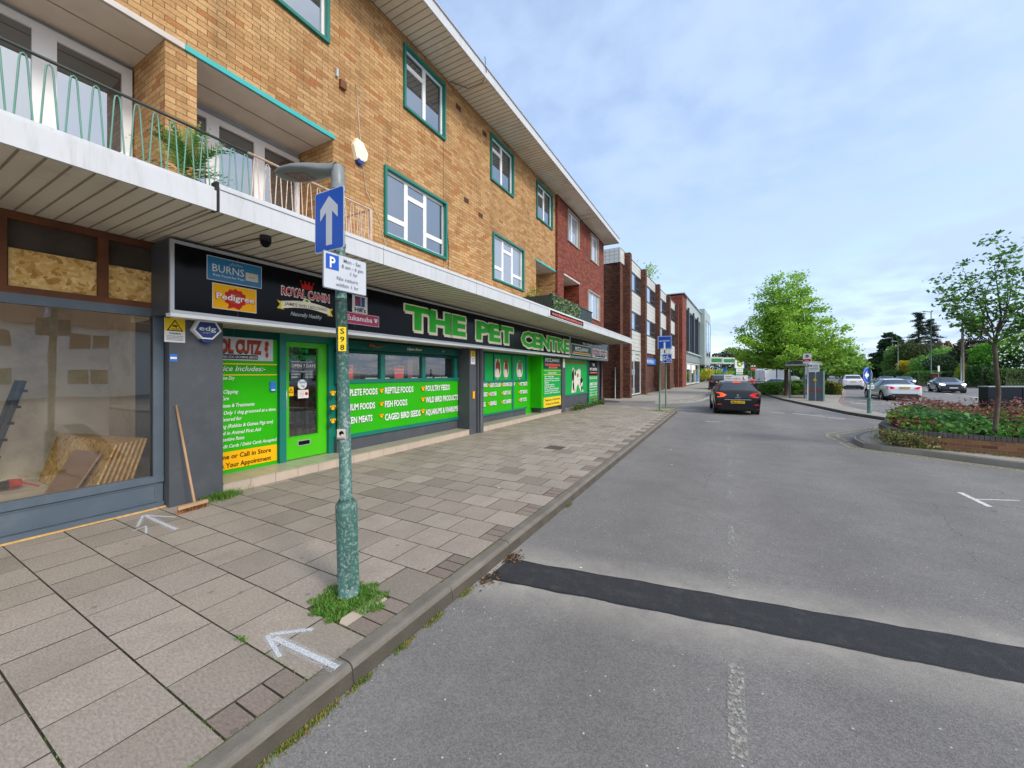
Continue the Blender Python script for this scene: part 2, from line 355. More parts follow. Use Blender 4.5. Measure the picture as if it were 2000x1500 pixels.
mat("white_print", (.82, .82, .82), .4, vary=0)
mat("yellow", hexc("f5b414"), .4, vary=.05)
mat("yellow2", hexc("e8c832"), .4, vary=.05)
mat("red_print", hexc("c22a22"), .4, vary=0); mat("orange_red", hexc("b0482c"), .4, vary=.1)
mat("magenta", hexc("b02458"), .4, vary=0); mat("logo_blue", hexc("1478a8"), .35, vary=0); mat("navy", hexc("1c3c80"), .3, vary=0)
mat("sign_blue", hexc("0a50b4"), .3, vary=.05); mat("sky_blue", hexc("2a72c8"), .4, vary=0)
mat("grey_print", hexc("6a6e74"), .5, vary=0); mat("sign_grey", hexc("c3c8d0"), .35, vary=.05); mat("salmon", hexc("e06a5c"), .5, vary=0)
mat("osb", hexc("e6c078"), .75, vary=.3, vscale=22, dirt=hexc("b8863e"), damt=.9, dscale=26, bump=.4, bscale=25)
mat("osb_edge", hexc("cfa564"), .8, vary=.3, vscale=20)
mat("timber", hexc("6b3f22"), .75, vary=.3, vscale=6, dirt=hexc("3a2212"), damt=.6, dscale=4)
mat("pale_bristle", hexc("a06a3c"), .8, vary=.3); mat("pale_wood", hexc("b08c68"), .7, vary=.2)
mat("render_dark", hexc("4e463c"), .9, vary=.3, vscale=4, bump=.5, bscale=30)
mat("plaster", hexc("ece0c8"), .9, vary=.15, vscale=1.5, dirt=hexc("8a7a60"), damt=.6, dscale=1.2)
mat("room_floor", hexc("d8ccb8"), .8, vary=.2, dirt=hexc("b8ae9c"), damt=.5)
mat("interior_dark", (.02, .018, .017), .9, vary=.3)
mat("tile_step", hexc("a7a28e"), .35, vary=.12, vscale=2)
mat("tile_riser", hexc("b9a998"), .5, vary=.1)
mat("alu", hexc("b8bcc0"), .35, metal=.4, vary=.06)
mat("green_post", hexc("38635a"), .5, vary=.2, vscale=5, dirt=hexc("b0b6b0"), dscale=46, damt=.95, bump=.2, bscale=60)
mat("lamp_grey", hexc("7c8282"), .4, vary=.1, dirt=hexc("5c625e"), damt=.4, dscale=5)
mat("rail_green", hexc("5c8c7c"), .5, vary=.2); mat("rail_rust", hexc("c9b09c"), .6, vary=.2, dirt=hexc("8a5038"), dscale=14, damt=.9)
mat("rail_dark", hexc("26332f"), .5)
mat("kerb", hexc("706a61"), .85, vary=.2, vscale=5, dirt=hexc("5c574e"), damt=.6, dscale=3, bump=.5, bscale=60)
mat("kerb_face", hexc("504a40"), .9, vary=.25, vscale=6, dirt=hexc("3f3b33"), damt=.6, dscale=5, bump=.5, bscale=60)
mat("joint", hexc("4a463a"), .95, vary=.4, vscale=8, dirt=hexc("46502c"), damt=.7, dscale=2)
mat("tarmac_pavement", hexc("938d84"), .9, vary=.14, vscale=1.2, dirt=hexc("726d64"), damt=.4, dscale=.5, bump=.3, bscale=60)
mat("soil", hexc("3c3020"), .95, vary=.3); mat("bark", hexc("55483c"), .9, vary=.3, vscale=8, bump=.5, bscale=25)
mat("stem", hexc("6e6658"), .8, vary=.3)
mat("car_black", hexc("0c0d10"), .22, vary=0, coat=.45, spec=.35); mat("car_white", (.72, .74, .77), .25, vary=0, coat=1); mat("car_navy", hexc("2a333f"), .2, vary=0, coat=1)
mat("car_purple", hexc("3b3a52"), .2, vary=0, coat=1); mat("car_silver", hexc("8fa0b4"), .25, metal=.3, vary=0, coat=1); mat("car_red", hexc("a42c20"), .25, vary=0, coat=1)
mat("plastic", (.02, .021, .023), .6, vary=.1)
mat("tail_red", hexc("d0201c"), .15, vary=.1, emit=.35); mat("tail_dim", hexc("a82420"), .2, vary=.1); mat("tail_lit", hexc("ff5020"), .2, vary=0, emit=1.1)
mat("headlamp", (.75, .78, .8), .1, vary=0); mat("headlamp_lit", (1, .97, .88), .1, vary=0, emit=1.2); mat("rim", hexc("8a8d90"), .3, metal=.7, vary=.1)
mat("plate_y", hexc("e8b818"), .4, vary=0); mat("plate_w", (.75, .75, .75), .4, vary=0); mat("chrome", (.75, .76, .78), .15, metal=.9, vary=0)
mat("paper_white", (.75, .75, .73), .6, vary=.03); mat("ceramic", hexc("555a50"), .6)
mat("fur_brown", hexc("8a4a24"), .8, vary=.3, vscale=20); mat("fur_white", hexc("d8d2c4"), .8, vary=.1); mat("fur_grey", hexc("7c7664"), .8, vary=.3, vscale=20)
mat("panel_white", hexc("c2c2be"), .5, vary=.08, vscale=.7, dirt=hexc("8e8e88"), damt=.3, dscale=.6); mat("panel_grey", hexc("7e8a88"), .4, vary=.06); mat("panel_pale", hexc("9aa6a2"), .4, vary=.06)
mat("win_frame_dark", hexc("3a4048"), .4); mat("blind", hexc("c9d4dc"), .6, vary=.08, vscale=6); mat("net", hexc("b4bcc8"), .8, vary=.06)
mat("asphalt_patch", hexc("2c2d30"), .85, vary=.45, vscale=110, bump=1.0, bscale=150, dirt=hexc("54544f"), dscale=7, damt=.45)
mat("patch_seal", hexc("1d1e20"), .6, vary=.4, vscale=40)
mat("green_brand", hexc("0d7a3a"), .35, vary=0); mat("brown_sign", hexc("6b3c2c"), .5, vary=0)
mat("roof_tile", hexc("6e4a38"), .85, vary=.2); mat("house_white", (.82, .82, .79), .8, vary=.06)
mat("red_line", hexc("94706a"), .8, vary=.2); mat("flower_pink", hexc("b06a80"), .7, vary=.2)
glass_mat("upper_glass", .27, (.035, .042, .05), (.86, .93, 1)); glass_mat("shop_glass", .13); glass_mat("dark_glass", .10, (.014, .014, .015)); glass_mat("car_glass", .05, (.012, .015, .018), (.8, .9, 1))
glass_mat("blind_glass", .16, (.3, .33, .38), (.86, .93, 1)); glass_mat("blue_glass", .45, (.03, .045, .06), (.8, .9, 1)); leaf_mat("leaf")
worn_paint("spray_white", hexc("e4eaf2"), .36, .62, 120, .1); worn_paint("spray_soft", hexc("e4eaf2"), .46, .8, 150, .3); worn_paint("worn_line", hexc("a09e94"), .44, .6, 34); worn_paint("faint_line", hexc("a4a49c"), .47, .62, 30)
worn_paint("road_white", hexc("d0d0cc"), .3, .5, 25); worn_paint("yellow_line", hexc("a9a078"), .34, .56, 22); worn_paint("dust", hexc("b0a89a"), .5, .7, 9, .45)

def asphalt():
    m = bpy.data.materials.new("asphalt"); t, n, l = nodes_of(m); b = n["Principled BSDF"]; tcn = n.new("ShaderNodeTexCoord")
    def nz(sc, det=5, rough=.6):
        q = n.new("ShaderNodeTexNoise"); q.inputs["Scale"].default_value = sc; q.inputs["Detail"].default_value = det; q.inputs["Roughness"].default_value = rough; l.new(tcn.outputs["Object"], q.inputs["Vector"]); return q.outputs[0]
    def mr(src, a, b_, c, d):
        q = n.new("ShaderNodeMapRange"); l.new(src, q.inputs[0]); q.inputs[1].default_value = a; q.inputs[2].default_value = b_; q.inputs[3].default_value = c; q.inputs[4].default_value = d; return q.outputs[0]
    def mm(op, a, b_=None, cl=False):
        q = n.new("ShaderNodeMath"); q.operation = op; q.use_clamp = cl
        for i, v in enumerate((a, b_)):
            if v is None: continue
            if isinstance(v, (int, float)): q.inputs[i].default_value = v
            else: l.new(v, q.inputs[i])
        return q.outputs[0]
    rgb = n.new("ShaderNodeRGB"); rgb.outputs[0].default_value = (*hexc("73706d"), 1)
    s1 = mr(nz(.35), .3, .7, .85, 1.14); s2 = mr(nz(130, 5, .85), .36, .64, .68, 1.35); s3 = mr(nz(2.2, 8, .75), .3, .7, .88, 1.12)
    v = n.new("ShaderNodeVectorMath"); v.operation = 'SCALE'; l.new(rgb.outputs[0], v.inputs[0]); l.new(mm('MULTIPLY', mm('MULTIPLY', s1, s2), s3), v.inputs[3])
    va = n.new("ShaderNodeTexVoronoi"); va.inputs["Scale"].default_value = 105; l.new(tcn.outputs["Object"], va.inputs["Vector"]); sa = n.new("ShaderNodeSeparateColor"); l.new(va.outputs["Color"], sa.inputs[0])
    vq = n.new("ShaderNodeVectorMath"); vq.operation = 'SCALE'; l.new(v.outputs[0], vq.inputs[0]); l.new(mr(sa.outputs[0], 0, 1, .8, 1.22), vq.inputs[3]); v = vq
    # light stone chips
    vo = n.new("ShaderNodeTexVoronoi"); vo.inputs["Scale"].default_value = 26; l.new(tcn.outputs["Object"], vo.inputs["Vector"])
    sp = n.new("ShaderNodeSeparateColor"); l.new(vo.outputs["Color"], sp.inputs[0])
    chip = mm('MULTIPLY', mm('LESS_THAN', vo.outputs["Distance"], .13), mm('GREATER_THAN', sp.outputs[0], .9))
    mi = n.new("ShaderNodeMixRGB"); l.new(chip, mi.inputs[0]); l.new(v.outputs[0], mi.inputs[1]); mi.inputs[2].default_value = (*hexc("c4c2bc"), 1)
    # pale dust scattered either side of the trench reinstatement, and small white scuffs
    sx = n.new("ShaderNodeSeparateXYZ"); l.new(tcn.outputs["Object"], sx.inputs[0])
    dd = mm('ABSOLUTE', mm('SUBTRACT', mm('SUBTRACT', sx.outputs[1], mm('MULTIPLY', sx.outputs[0], .155)), 3.355))
    nd = nz(3.5, 8, .7)
    dust = mm('MULTIPLY', mr(dd, .18, .62, 1., 0.), mr(nd, .3, .7, .3, 1.0))
    scuff = mr(nz(1.7, 10, .8), .63, .72, 0, .75); 
    near = mr(sx.outputs[1], 1.0, 7., 1., .1)
    dust = mm('ADD', dust, mm('MULTIPLY', scuff, near), True)
    m2 = n.new("ShaderNodeMixRGB"); l.new(dust, m2.inputs[0]); l.new(mi.outputs[0], m2.inputs[1]); m2.inputs[2].default_value = (*hexc("a39d93"), 1)
    # dark oil spots
    oil = mr(nz(1.1, 4, .5), .66, .74, 0, .45)
    m3 = n.new("ShaderNodeMixRGB"); l.new(oil, m3.inputs[0]); l.new(m2.outputs[0], m3.inputs[1]); m3.inputs[2].default_value = (*hexc("3c3d40"), 1)
    # thin cracks and tyre-polished tracks
    wv = n.new("ShaderNodeTexNoise"); wv.inputs["Scale"].default_value = 3.0; wv.inputs["Detail"].default_value = 6; l.new(tcn.outputs["Object"], wv.inputs["Vector"])
    ad = n.new("ShaderNodeMixRGB"); ad.blend_type = 'ADD'; ad.inputs[0].default_value = .35; l.new(tcn.outputs["Object"], ad.inputs[1]); l.new(wv.outputs["Color"], ad.inputs[2])
    ve = n.new("ShaderNodeTexVoronoi"); ve.feature = 'DISTANCE_TO_EDGE'; ve.inputs["Scale"].default_value = .33; l.new(ad.outputs[0], ve.inputs["Vector"])
    crack = mm('MULTIPLY', mm('LESS_THAN', ve.outputs["Distance"], .0016), mr(nz(.5, 3), .48, .56, 0, .55))
    m4 = n.new("ShaderNodeMixRGB"); l.new(crack, m4.inputs[0]); l.new(m3.outputs[0], m4.inputs[1]); m4.inputs[2].default_value = (*hexc("38393b"), 1)
    trk = mm('MULTIPLY', mm('SINE', mm('MULTIPLY', mm('ADD', sx.outputs[0], mm('MULTIPLY', nz(.15, 2), .8)), 3.6)), .055)
    v5 = n.new("ShaderNodeVectorMath"); v5.operation = 'SCALE'; l.new(m4.outputs[0], v5.inputs[0]); l.new(mm('ADD', trk, 1.0), v5.inputs[3])
    l.new(v5.outputs[0], b.inputs["Base Color"]); b.inputs["Roughness"].default_value = .88
    bp = n.new("ShaderNodeBump"); bp.inputs["Strength"].default_value = .9; bp.inputs["Distance"].default_value = .006; l.new(nz(120, 3, .7), bp.inputs["Height"]); l.new(bp.outputs[0], b.inputs["Normal"])
    MATS["asphalt"] = m
def osb_mat():
    m = bpy.data.materials["osb"]; t, n, l = nodes_of(m); b = n["Principled BSDF"]; tcn = n.new("ShaderNodeTexCoord")
    nz = n.new("ShaderNodeTexNoise"); nz.inputs["Scale"].default_value = 9; nz.inputs["Detail"].default_value = 3; l.new(tcn.outputs["Object"], nz.inputs["Vector"])
    ad = n.new("ShaderNodeMixRGB"); ad.blend_type = 'ADD'; ad.inputs[0].default_value = .12; l.new(tcn.outputs["Object"], ad.inputs[1]); l.new(nz.outputs["Color"], ad.inputs[2])
    vo = n.new("ShaderNodeTexVoronoi"); vo.inputs["Scale"].default_value = 26; l.new(ad.outputs[0], vo.inputs["Vector"]); sp = n.new("ShaderNodeSeparateColor"); l.new(vo.outputs["Color"], sp.inputs[0])
    rp = n.new("ShaderNodeValToRGB"); l.new(sp.outputs[0], rp.inputs[0]); e = rp.color_ramp.elements; e[0].color = (*hexc("b27e38"), 1); e[1].color = (*hexc("f4d896"), 1); k = e.new(.25); k.color = (*hexc("dcae60"), 1); k = e.new(.7); k.color = (*hexc("e8c078"), 1)
    l.new(rp.outputs[0], b.inputs["Base Color"])
osb_mat()
for k_ in ("black_gloss", "black", "dark_teal", "cream", "green_letter", "white_print", "orange_red", "green_blue", "yellow2", "yellow", "paper_white", "salmon", "red_print", "green"):
    MATS[k_].node_tree.nodes["Principled BSDF"].inputs["Specular IOR Level"].default_value = .12
asphalt()
def slab_mat():
    m = bpy.data.materials.new("paving"); t, n, l = nodes_of(m); b = n["Principled BSDF"]; tcn = n.new("ShaderNodeTexCoord")
    a = n.new("ShaderNodeAttribute"); a.attribute_name = "col"
    mp = n.new("ShaderNodeMapping"); mp.inputs["Rotation"].default_value = (0, 0, .5); mp.inputs["Scale"].default_value = (1, 2.6, 1); l.new(tcn.outputs["Object"], mp.inputs[0])
    q = n.new("ShaderNodeTexNoise"); q.inputs["Scale"].default_value = 34; q.inputs["Detail"].default_value = 5; q.inputs["Roughness"].default_value = .7; l.new(mp.outputs[0], q.inputs["Vector"])
    r = n.new("ShaderNodeMapRange"); l.new(q.outputs[0], r.inputs[0]); r.inputs[1].default_value = .3; r.inputs[2].default_value = .7; r.inputs[3].default_value = .68; r.inputs[4].default_value = 1.26
    v = n.new("ShaderNodeVectorMath"); v.operation = 'SCALE'; l.new(a.outputs[0], v.inputs[0]); l.new(r.outputs[0], v.inputs[3])
    q2 = n.new("ShaderNodeTexNoise"); q2.inputs["Scale"].default_value = 1.1; q2.inputs["Detail"].default_value = 9; q2.inputs["Roughness"].default_value = .75; l.new(tcn.outputs["Object"], q2.inputs["Vector"])
    r2 = n.new("ShaderNodeMapRange"); l.new(q2.outputs[0], r2.inputs[0]); r2.inputs[1].default_value = .46; r2.inputs[2].default_value = .75; r2.inputs[4].default_value = .55
    mi = n.new("ShaderNodeMixRGB"); l.new(r2.outputs[0], mi.inputs[0]); l.new(v.outputs[0], mi.inputs[1]); mi.inputs[2].default_value = (*hexc("6e685a"), 1)
    vo = n.new("ShaderNodeTexVoronoi"); vo.inputs["Scale"].default_value = 3.2; l.new(tcn.outputs["Object"], vo.inputs["Vector"])
    lt = n.new("ShaderNodeMath"); lt.operation = 'LESS_THAN'; l.new(vo.outputs["Distance"], lt.inputs[0]); lt.inputs[1].default_value = .06
    lm = n.new("ShaderNodeMath"); lm.operation = 'MULTIPLY'; l.new(lt.outputs[0], lm.inputs[0]); lm.inputs[1].default_value = .45
    m2 = n.new("ShaderNodeMixRGB"); l.new(lm.outputs[0], m2.inputs[0]); l.new(mi.outputs[0], m2.inputs[1]); m2.inputs[2].default_value = (*hexc("4a463e"), 1)
    l.new(m2.outputs[0], b.inputs["Base Color"]); b.inputs["Roughness"].default_value = .85
    bp = n.new("ShaderNodeBump"); bp.inputs["Strength"].default_value = .75; bp.inputs["Distance"].default_value = .006; l.new(q.outputs[0], bp.inputs["Height"]); l.new(bp.outputs[0], b.inputs["Normal"])
    MATS["paving"] = m
slab_mat()

# ================================================================== THE SETTING
def struct(o, kind='structure'): o['kind'] = kind; return o
rnd = random.Random(7)
mb = MB(); mb.face([(-400, -300, 0), (500, -300, 0), (500, 900, 0), (-400, 900, 0)], "asphalt"); struct(mb.build("road"))
# trench reinstatement across the road
def tc_(x): return 3.365+.155*x
mb = MB(); mb_n = 60; pts0 = []; pts1 = []
for i in range(mb_n+1):
    x = -1.82+i*9.5/mb_n; j = .004*math.sin(i*1.7)+.004*math.sin(i*4.1)
    pts0.append((x, tc_(x)-.195+j, .004)); pts1.append((x, tc_(x)+.195+.005*math.sin(i*2.3+1), .004))
mb_n = 380; pts0 = []; pts1 = []; q_ = random.Random(3); wa = wb_ = 0
for i in range(mb_n+1):
    x = -1.82+i*9.5/mb_n; wa = wa*.75+q_.gauss(0, .0014); wb_ = wb_*.75+q_.gauss(0, .0014)
    pts0.append((x, tc_(x)-.195+wa, .006)); pts1.append((x, tc_(x)+.195+wb_, .006))
for i in range(mb_n):
    mb.face([pts0[i], pts0[i+1], pts1[i+1], pts1[i]], "asphalt_patch")
    for p_, q2, sg in ((pts0[i], pts0[i+1], -1), (pts1[i+1], pts1[i], 1)):
        k0 = .012+.006*math.sin(i*.31); mb.face([(p_[0], p_[1]+sg*k0, .003), (q2[0], q2[1]+sg*k0, .003), (q2[0], q2[1]-sg*.01, .0068), (p_[0], p_[1]-sg*.01, .0068)], "patch_seal")
struct(mb.build("trench_patch"))

# pavement of small concrete flags, every flag its own slightly tilted slab
mb = MB(); mb.box(-6.6, -1.99, -3, 20.1, 0, .107, "joint")
row = .396; sl_ = .4145
def flag(x0, x1, y0, y1, sett=False):
    base = hexc(rnd.choice(["a2978b", "9f9487", "a5998d", "9b9084", "a1968a", "988d81"] if not sett else ["897a70", "7f7168", "8b7d73"]))
    k = rnd.uniform(.88, .98); k *= .8 if rnd.random() < .06 else 1; c = tuple(v*k for v in base)
    g_ = .0026; x0 += g_; x1 -= g_; y0 += g_; y1 -= g_; z = .12; e = .0025
    zs = [z+rnd.uniform(-.0018, .0018) for _ in range(4)]
    P = [(x0, y0, z-.016), (x1, y0, z-.016), (x1, y1, z-.016), (x0, y1, z-.016), (x0+e, y0+e, zs[0]), (x1-e, y0+e, zs[1]), (x1-e, y1-e, zs[2]), (x0+e, y1-e, zs[3])]
    mb.mesh(P, [(4, 5, 6, 7)], "paving", c, False); mb.mesh(P, [(0, 1, 5, 4), (1, 2, 6, 5), (2, 3, 7, 6), (3, 0, 4, 7)], "joint", c, False)
y = .928-row*9; k = 1
while y < 20.0:
    xe = -1.997; x = xe
    if k % 2 == 0:
        for q in range(3): flag(x-.2, x, y+q*row/3, y+(q+1)*row/3, True)
        x -= .2035
    first = True
    while x > -6.45:
        pole = (k % 2 == 0 and abs(y-1.72) < .05 and first)
        if pole:    # flag missing round the post, a cut strip left by the setts
            mb.prism(Plane((0, 0, 0), (1, 0, 0), (0, 1, 0)), [(x-.004, y+.01), (x-.004, y+.37), (x-.1, y+.38), (x-.1, y+.05), (x-.07, y+.01)], .112, .121, "tile_riser")
        else: flag(x-sl_, x, y, y+row)
        first = False; x -= sl_
    y += row; k += 1
struct(mb.build("pavement"))
# kerb stones
mb = MB()
def kerb_run(pts, w=.125, h=.12, top="kerb", step=.915, side=1):
    """kerb along a polyline of front-edge points; body lies to the left of travel when side = 1"""
    for a, b in zip(pts[:-1], pts[1:]):
        a = Vector((*a, 0)); b = Vector((*b, 0)); Ltot = (b-a).length; d = (b-a).normalized(); n_ = Vector((-d.y, d.x, 0))*side
        m_ = max(1, round(Ltot/step))
        for i in range(m_):
            s0 = Ltot*i/m_+.004; s1 = Ltot*(i+1)/m_-.004; hz = h+rnd.uniform(-.004, .004)
            prof = [(0, 0), (.012, hz-.035), (.018, hz-.016), (.034, hz-.003), (.05, hz), (w, hz), (w, 0)]
            A = [a+d*s0+n_*p+Vector((0, 0, q)) for p, q in prof]; B = [a+d*s1+n_*p+Vector((0, 0, q)) for p, q in prof]
            nn = len(prof)
            fs = [(j, j+1, nn+j+1, nn+j) if side < 0 else (nn+j, nn+j+1, j+1, j) for j in range(nn-1)]
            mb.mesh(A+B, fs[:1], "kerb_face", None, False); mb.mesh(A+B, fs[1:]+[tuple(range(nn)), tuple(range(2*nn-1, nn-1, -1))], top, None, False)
kerb_run([(-1.87, -2.2), (-1.87, 19.2)])
kerb_run([(-1.87, 19.2), (-1.95, 19.75), (-2.2, 20.1), (-2.7, 20.3), (-3.4, 20.3)], step=.5)
struct(mb.build("kerb"))
# pavement beyond the side entrance
def raised(name, pts, m, z=.12, kerb=True, kh=.125):
    global mb
    mb = MB(); mb.prism(Plane((0, 0, 0), (1, 0, 0), (0, 1, 0)), pts, 0, z, m); return struct(mb.build(name))
far_k = [(-5.6, 23.9), (-3.6, 24.4), (-2.4, 25.9), (-1.75, 27.9), (-1.45, 30.5), (-1.2, 34.5), (-1.0, 40), (-.5, 52), (.4, 68), (1.2, 84)]
raised("far_pavement", far_k+[(-6, 84), (-7.5, 40), (-7, 24.2)], "tarmac_pavement")
mb = MB(); kerb_run(far_k[::-1], w=.12, h=.126, side=-1); struct(mb.build("far_kerb"))
raised("side_yard", [(-14, 20.2), (-6.2, 20.2), (-3.4, 20.3), (-3.4, 20.8), (-6.2, 21.4), (-14, 21.6)], "tarmac_pavement", .06)
# bus-stop island
isl = [(5.55, 19.3), (4.8, 21.8), (4.32, 25.2), (3.46, 31.2), (2.9, 39), (3.2, 46), (4.0, 56), (9.5, 66), (12.5, 60), (11.0, 52), (7.6, 37), (6.1, 30.5), (5.45, 26), (5.75, 22.5), (6.0, 19.8)]
raised("island_pavement", isl, "tarmac_pavement")
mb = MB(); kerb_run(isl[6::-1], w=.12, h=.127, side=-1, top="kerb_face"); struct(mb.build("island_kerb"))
# planter island
pisl = [(9.6, 7.6), (7.2, 9.4), (4.92, 10.95), (4.39, 11.27), (3.79, 11.72), (3.2, 12.0), (2.95, 12.25), (2.93, 12.9), (3.1, 13.7), (3.5, 14.6), (4.1, 15.6), (4.7, 16.6), (9, 19), (16, 17), (16, 7.6)]
raised("planter_pavement", pisl, "tarmac_pavement")
mb = MB(); kerb_run(pisl[:12], w=.12, h=.127, side=-1); struct(mb.build("planter_kerb"))
# far-side footway of the main road
FX = lambda s: (26.5+s*math.sin(R(13.6)), 54+s*math.cos(R(13.6)))
def off(s, d): x, y = FX(s); return (x+d*math.cos(R(13.6)), y-d*math.sin(R(13.6)))
raised("far_footway", [off(-30, 0), off(260, 0), off(260, 6), off(-30, 6)], "tarmac_pavement")
mb = MB(); mb.prism(Plane((0, 0, 0), (1, 0, 0), (0, 1, 0)), [off(-30, 6), off(400, 6), off(400, 120), off(-30, 120)], 0, .1, "soil"); struct(mb.build("ground"))

# road markings
mb = MB()
def line(a, b, wd, m, z=.004):
    a = Vector((*a, z)); b = Vector((*b, z)); d = (b-a).normalized(); n_ = Vector((-d.y, d.x, 0))*wd/2
    mb.face([a-n_, b-n_, b+n_, a+n_], m)
for y0, y1, m in [(2.1, 2.76, "worn_line"), (3.72, 4.15, "faint_line"), (4.62, 5.25, "faint_line"), (6.3, 6.9, "faint_line"), (7.6, 8.1, "faint_line"), (8.5, 9.3, "worn_line"), (10.2, 11.2, "worn_line"), (11.9, 12.9, "worn_line"), (13.7, 14.6, "worn_line"), (15.3, 16, "worn_line"), (16.5, 16.8, "worn_line")]:
    line((.045+.006*y0, y0), (.045+.006*y1, y1), .085, m)
line((3.12, 8.37), (3.14, 7.66), .07, "road_white"); line((3.16, 8.03), (3.66, 8.24), .035, "road_white")
line((-.6, 16.2), (-.1, 16.2), .08, "road_white"); line((-2.4, 21.0), (-1.2, 21.0), .1, "road_white")
for x, y in [(1.9, 21.5), (2.7, 21.2), (3.2, 20.8), (2.9, 22.3), (3.7, 20.0)]: line((x, y), (x+.5, y-.35), .12, "road_white", .004)
def offs(pts, d):
    o_ = []
    for i, p in enumerate(pts):
        a = Vector(pts[max(i-1, 0)]); b = Vector(pts[min(i+1, len(pts)-1)]); t = (b-a).normalized(); o_.append((p[0]-t.y*d, p[1]+t.x*d))
    return o_
def poly_line(pts, wd, m):
    a = offs(pts, -wd/2); b = offs(pts, wd/2)
    for i in range(len(pts)-1): mb.face([(*a[i], .005), (*a[i+1], .005), (*b[i+1], .005), (*b[i], .005)], m)
for d in (.13, .29): poly_line(offs(pisl[:8], d), .07, "yellow_line")
wide = [(2.93, 13.3), (2.86, 13.9), (2.95, 14.5), (3.4, 15.2), (4.1, 16.2), (4.8, 17.2)]
for d in (.05, .28): poly_line(offs(wide, d), .07, "yellow_line")
for d in (-.2, -.4): poly_line(offs(far_k[1:9], d), .08, "road_white")
poly_line(offs(isl[:6], .22), .1, "road_white")
for i in range(9):
    x, y = 16.0+i*.9, 40+i*6.5; line((x, y), (x+.6, y+3), .12, "road_white")
for i in range(26):
    x, y = 6.3+rnd.uniform(0, 3.4), 29+rnd.uniform(0, 5); line((x, y), (x+.5, y+.2), .12, "road_white")
for q in [((17.0, 50), (17.0, 54)), ((16.4, 39.5), (16.7, 44.5)), ((9.5, 28.5), (10.0, 30.5)), ((9.1, 25.5), (9.35, 27)), ((8.7, 23.5), (8.9, 24.6))]: line(*q, .13, "road_white")
struct(mb.build("road_markings"))
mb = MB()   # red line beside the bus stop
poly_line([(12.3, 61), (11.3, 53), (8.0, 38), (6.4, 31), (5.75, 26.3), (6.05, 22.5), (6.3, 19.8)], .12, "red_line")
struct(mb.build("red_route_line"))
# sprayed arrows on the flags
def spray(pairs, name):
    global mb
    mb = MB()
    for i, (a, b, wd) in enumerate(pairs):
        line(a, b, wd*1.9, "spray_soft", .1232+i*.0004); line(a, b, wd*1.35, "spray_soft", .1242+i*.0004); line(a, b, wd*.75, "spray_white", .1252+i*.0004)
    return struct(mb.build(name))
spray([((-1.93, 1.46), (-2.5, 1.43), .045), ((-2.56, 1.43), (-2.36, 1.6), .032), ((-2.56, 1.42), (-2.3, 1.35), .03)], "sprayed_arrow")
spray([((-5.15, 1.92), (-5.98, 1.93), .045), ((-6.0, 1.93), (-5.6, 2.08), .03), ((-6.0, 1.92), (-5.62, 1.75), .03), ((-5.3, 1.72), (-5.55, 1.8), .02), ((-5.55, 1.8), (-5.5, 1.68), .02)], "sprayed_arrow")

# ================================================================== FACADE HELPERS
def wall_holes(mb, pl, u0, u1, v0, v1, holes, m, depth=.1, reveal=None):
    us = sorted({u0, u1, *[min(max(h[i], u0), u1) for h in holes for i in (0, 1)]}); vs = sorted({v0, v1, *[min(max(h[i], v0), v1) for h in holes for i in (2, 3)]})
    for a, b in zip(us[:-1], us[1:]):
        for c, d in zip(vs[:-1], vs[1:]):
            mu, mv = (a+b)/2, (c+d)/2
            if any(h[0] < mu < h[1] and h[2] < mv < h[3] for h in holes): continue
            mb.rect(pl, a, b, c, d, 0, m)
    for h in holes:
        dd = h[4] if len(h) > 4 else depth; r = reveal or m; a, b, c, d = h[:4]
        mb.face([pl.p(a, c, 0), pl.p(a, d, 0), pl.p(a, d, -dd), pl.p(a, c, -dd)], r); mb.face([pl.p(b, c, 0), pl.p(b, c, -dd), pl.p(b, d, -dd), pl.p(b, d, 0)], r)
        mb.face([pl.p(a, d, 0), pl.p(b, d, 0), pl.p(b, d, -dd), pl.p(a, d, -dd)], r); mb.face([pl.p(a, c, 0), pl.p(a, c, -dd), pl.p(b, c, -dd), pl.p(b, c, 0)], r)
def window(parent, pl, u0, u1, v0, v1, surround, kind, curtain="net"):
    """child window > frame surround, sashes, panes"""
    m_ = MB(); t = .055
    if surround: m_.frame(pl, u0, u1, v0, v1, t, -.10, .055, surround); i0, i1, j0, j1 = u0+t, u1-t, v0+t, v1-t
    else: i0, i1, j0, j1 = u0, u1, v0, v1
    if surround: wo = m_.build("window", parent)
    f = MB(); p = MB(); fr = .05
    def pane(a, b, c, d):
        f.frame(pl, a, b, c, d, fr, -.085, -.03, "white_upvc"); p.rect(pl, a+fr, b-fr, c+fr, d-fr, -.05, "upper_glass" if curtain == "net" else "blind_glass")
    W = i1-i0; Hh = j1-j0
    if kind == 2:      # left: small top light over casement, right: tall casement
        c_ = i0+W*.5; pane(i0, c_, j0+Hh*.74, j1); pane(i0, c_, j0, j0+Hh*.74); pane(c_, i1, j0, j1)
    elif kind == 3:    # three lights: low fanlights at the sides, top light in the centre
        a, b = i0+W*.32, i0+W*.64; pane(i0, a, j0+Hh*.28, j1); pane(i0, a, j0, j0+Hh*.28); pane(a, b, j0+Hh*.76, j1); pane(a, b, j0, j0+Hh*.76); pane(b, i1, j0+Hh*.28, j1); pane(b, i1, j0, j0+Hh*.28)
    elif kind == 5:
        c_ = i0+W*.42; pane(i0, c_, j0, j1); pane(c_, i1, j0, j1)
    fo = f.build("window" if not surround else "frame", parent)
    if surround: reparent(fo, wo)
    po = p.build("pane", parent); reparent(po, wo if surround else fo)
    return wo if surround else fo
def reparent(o, p):
    o.parent = p      # both meshes are stored in the same local space, part has identity transform
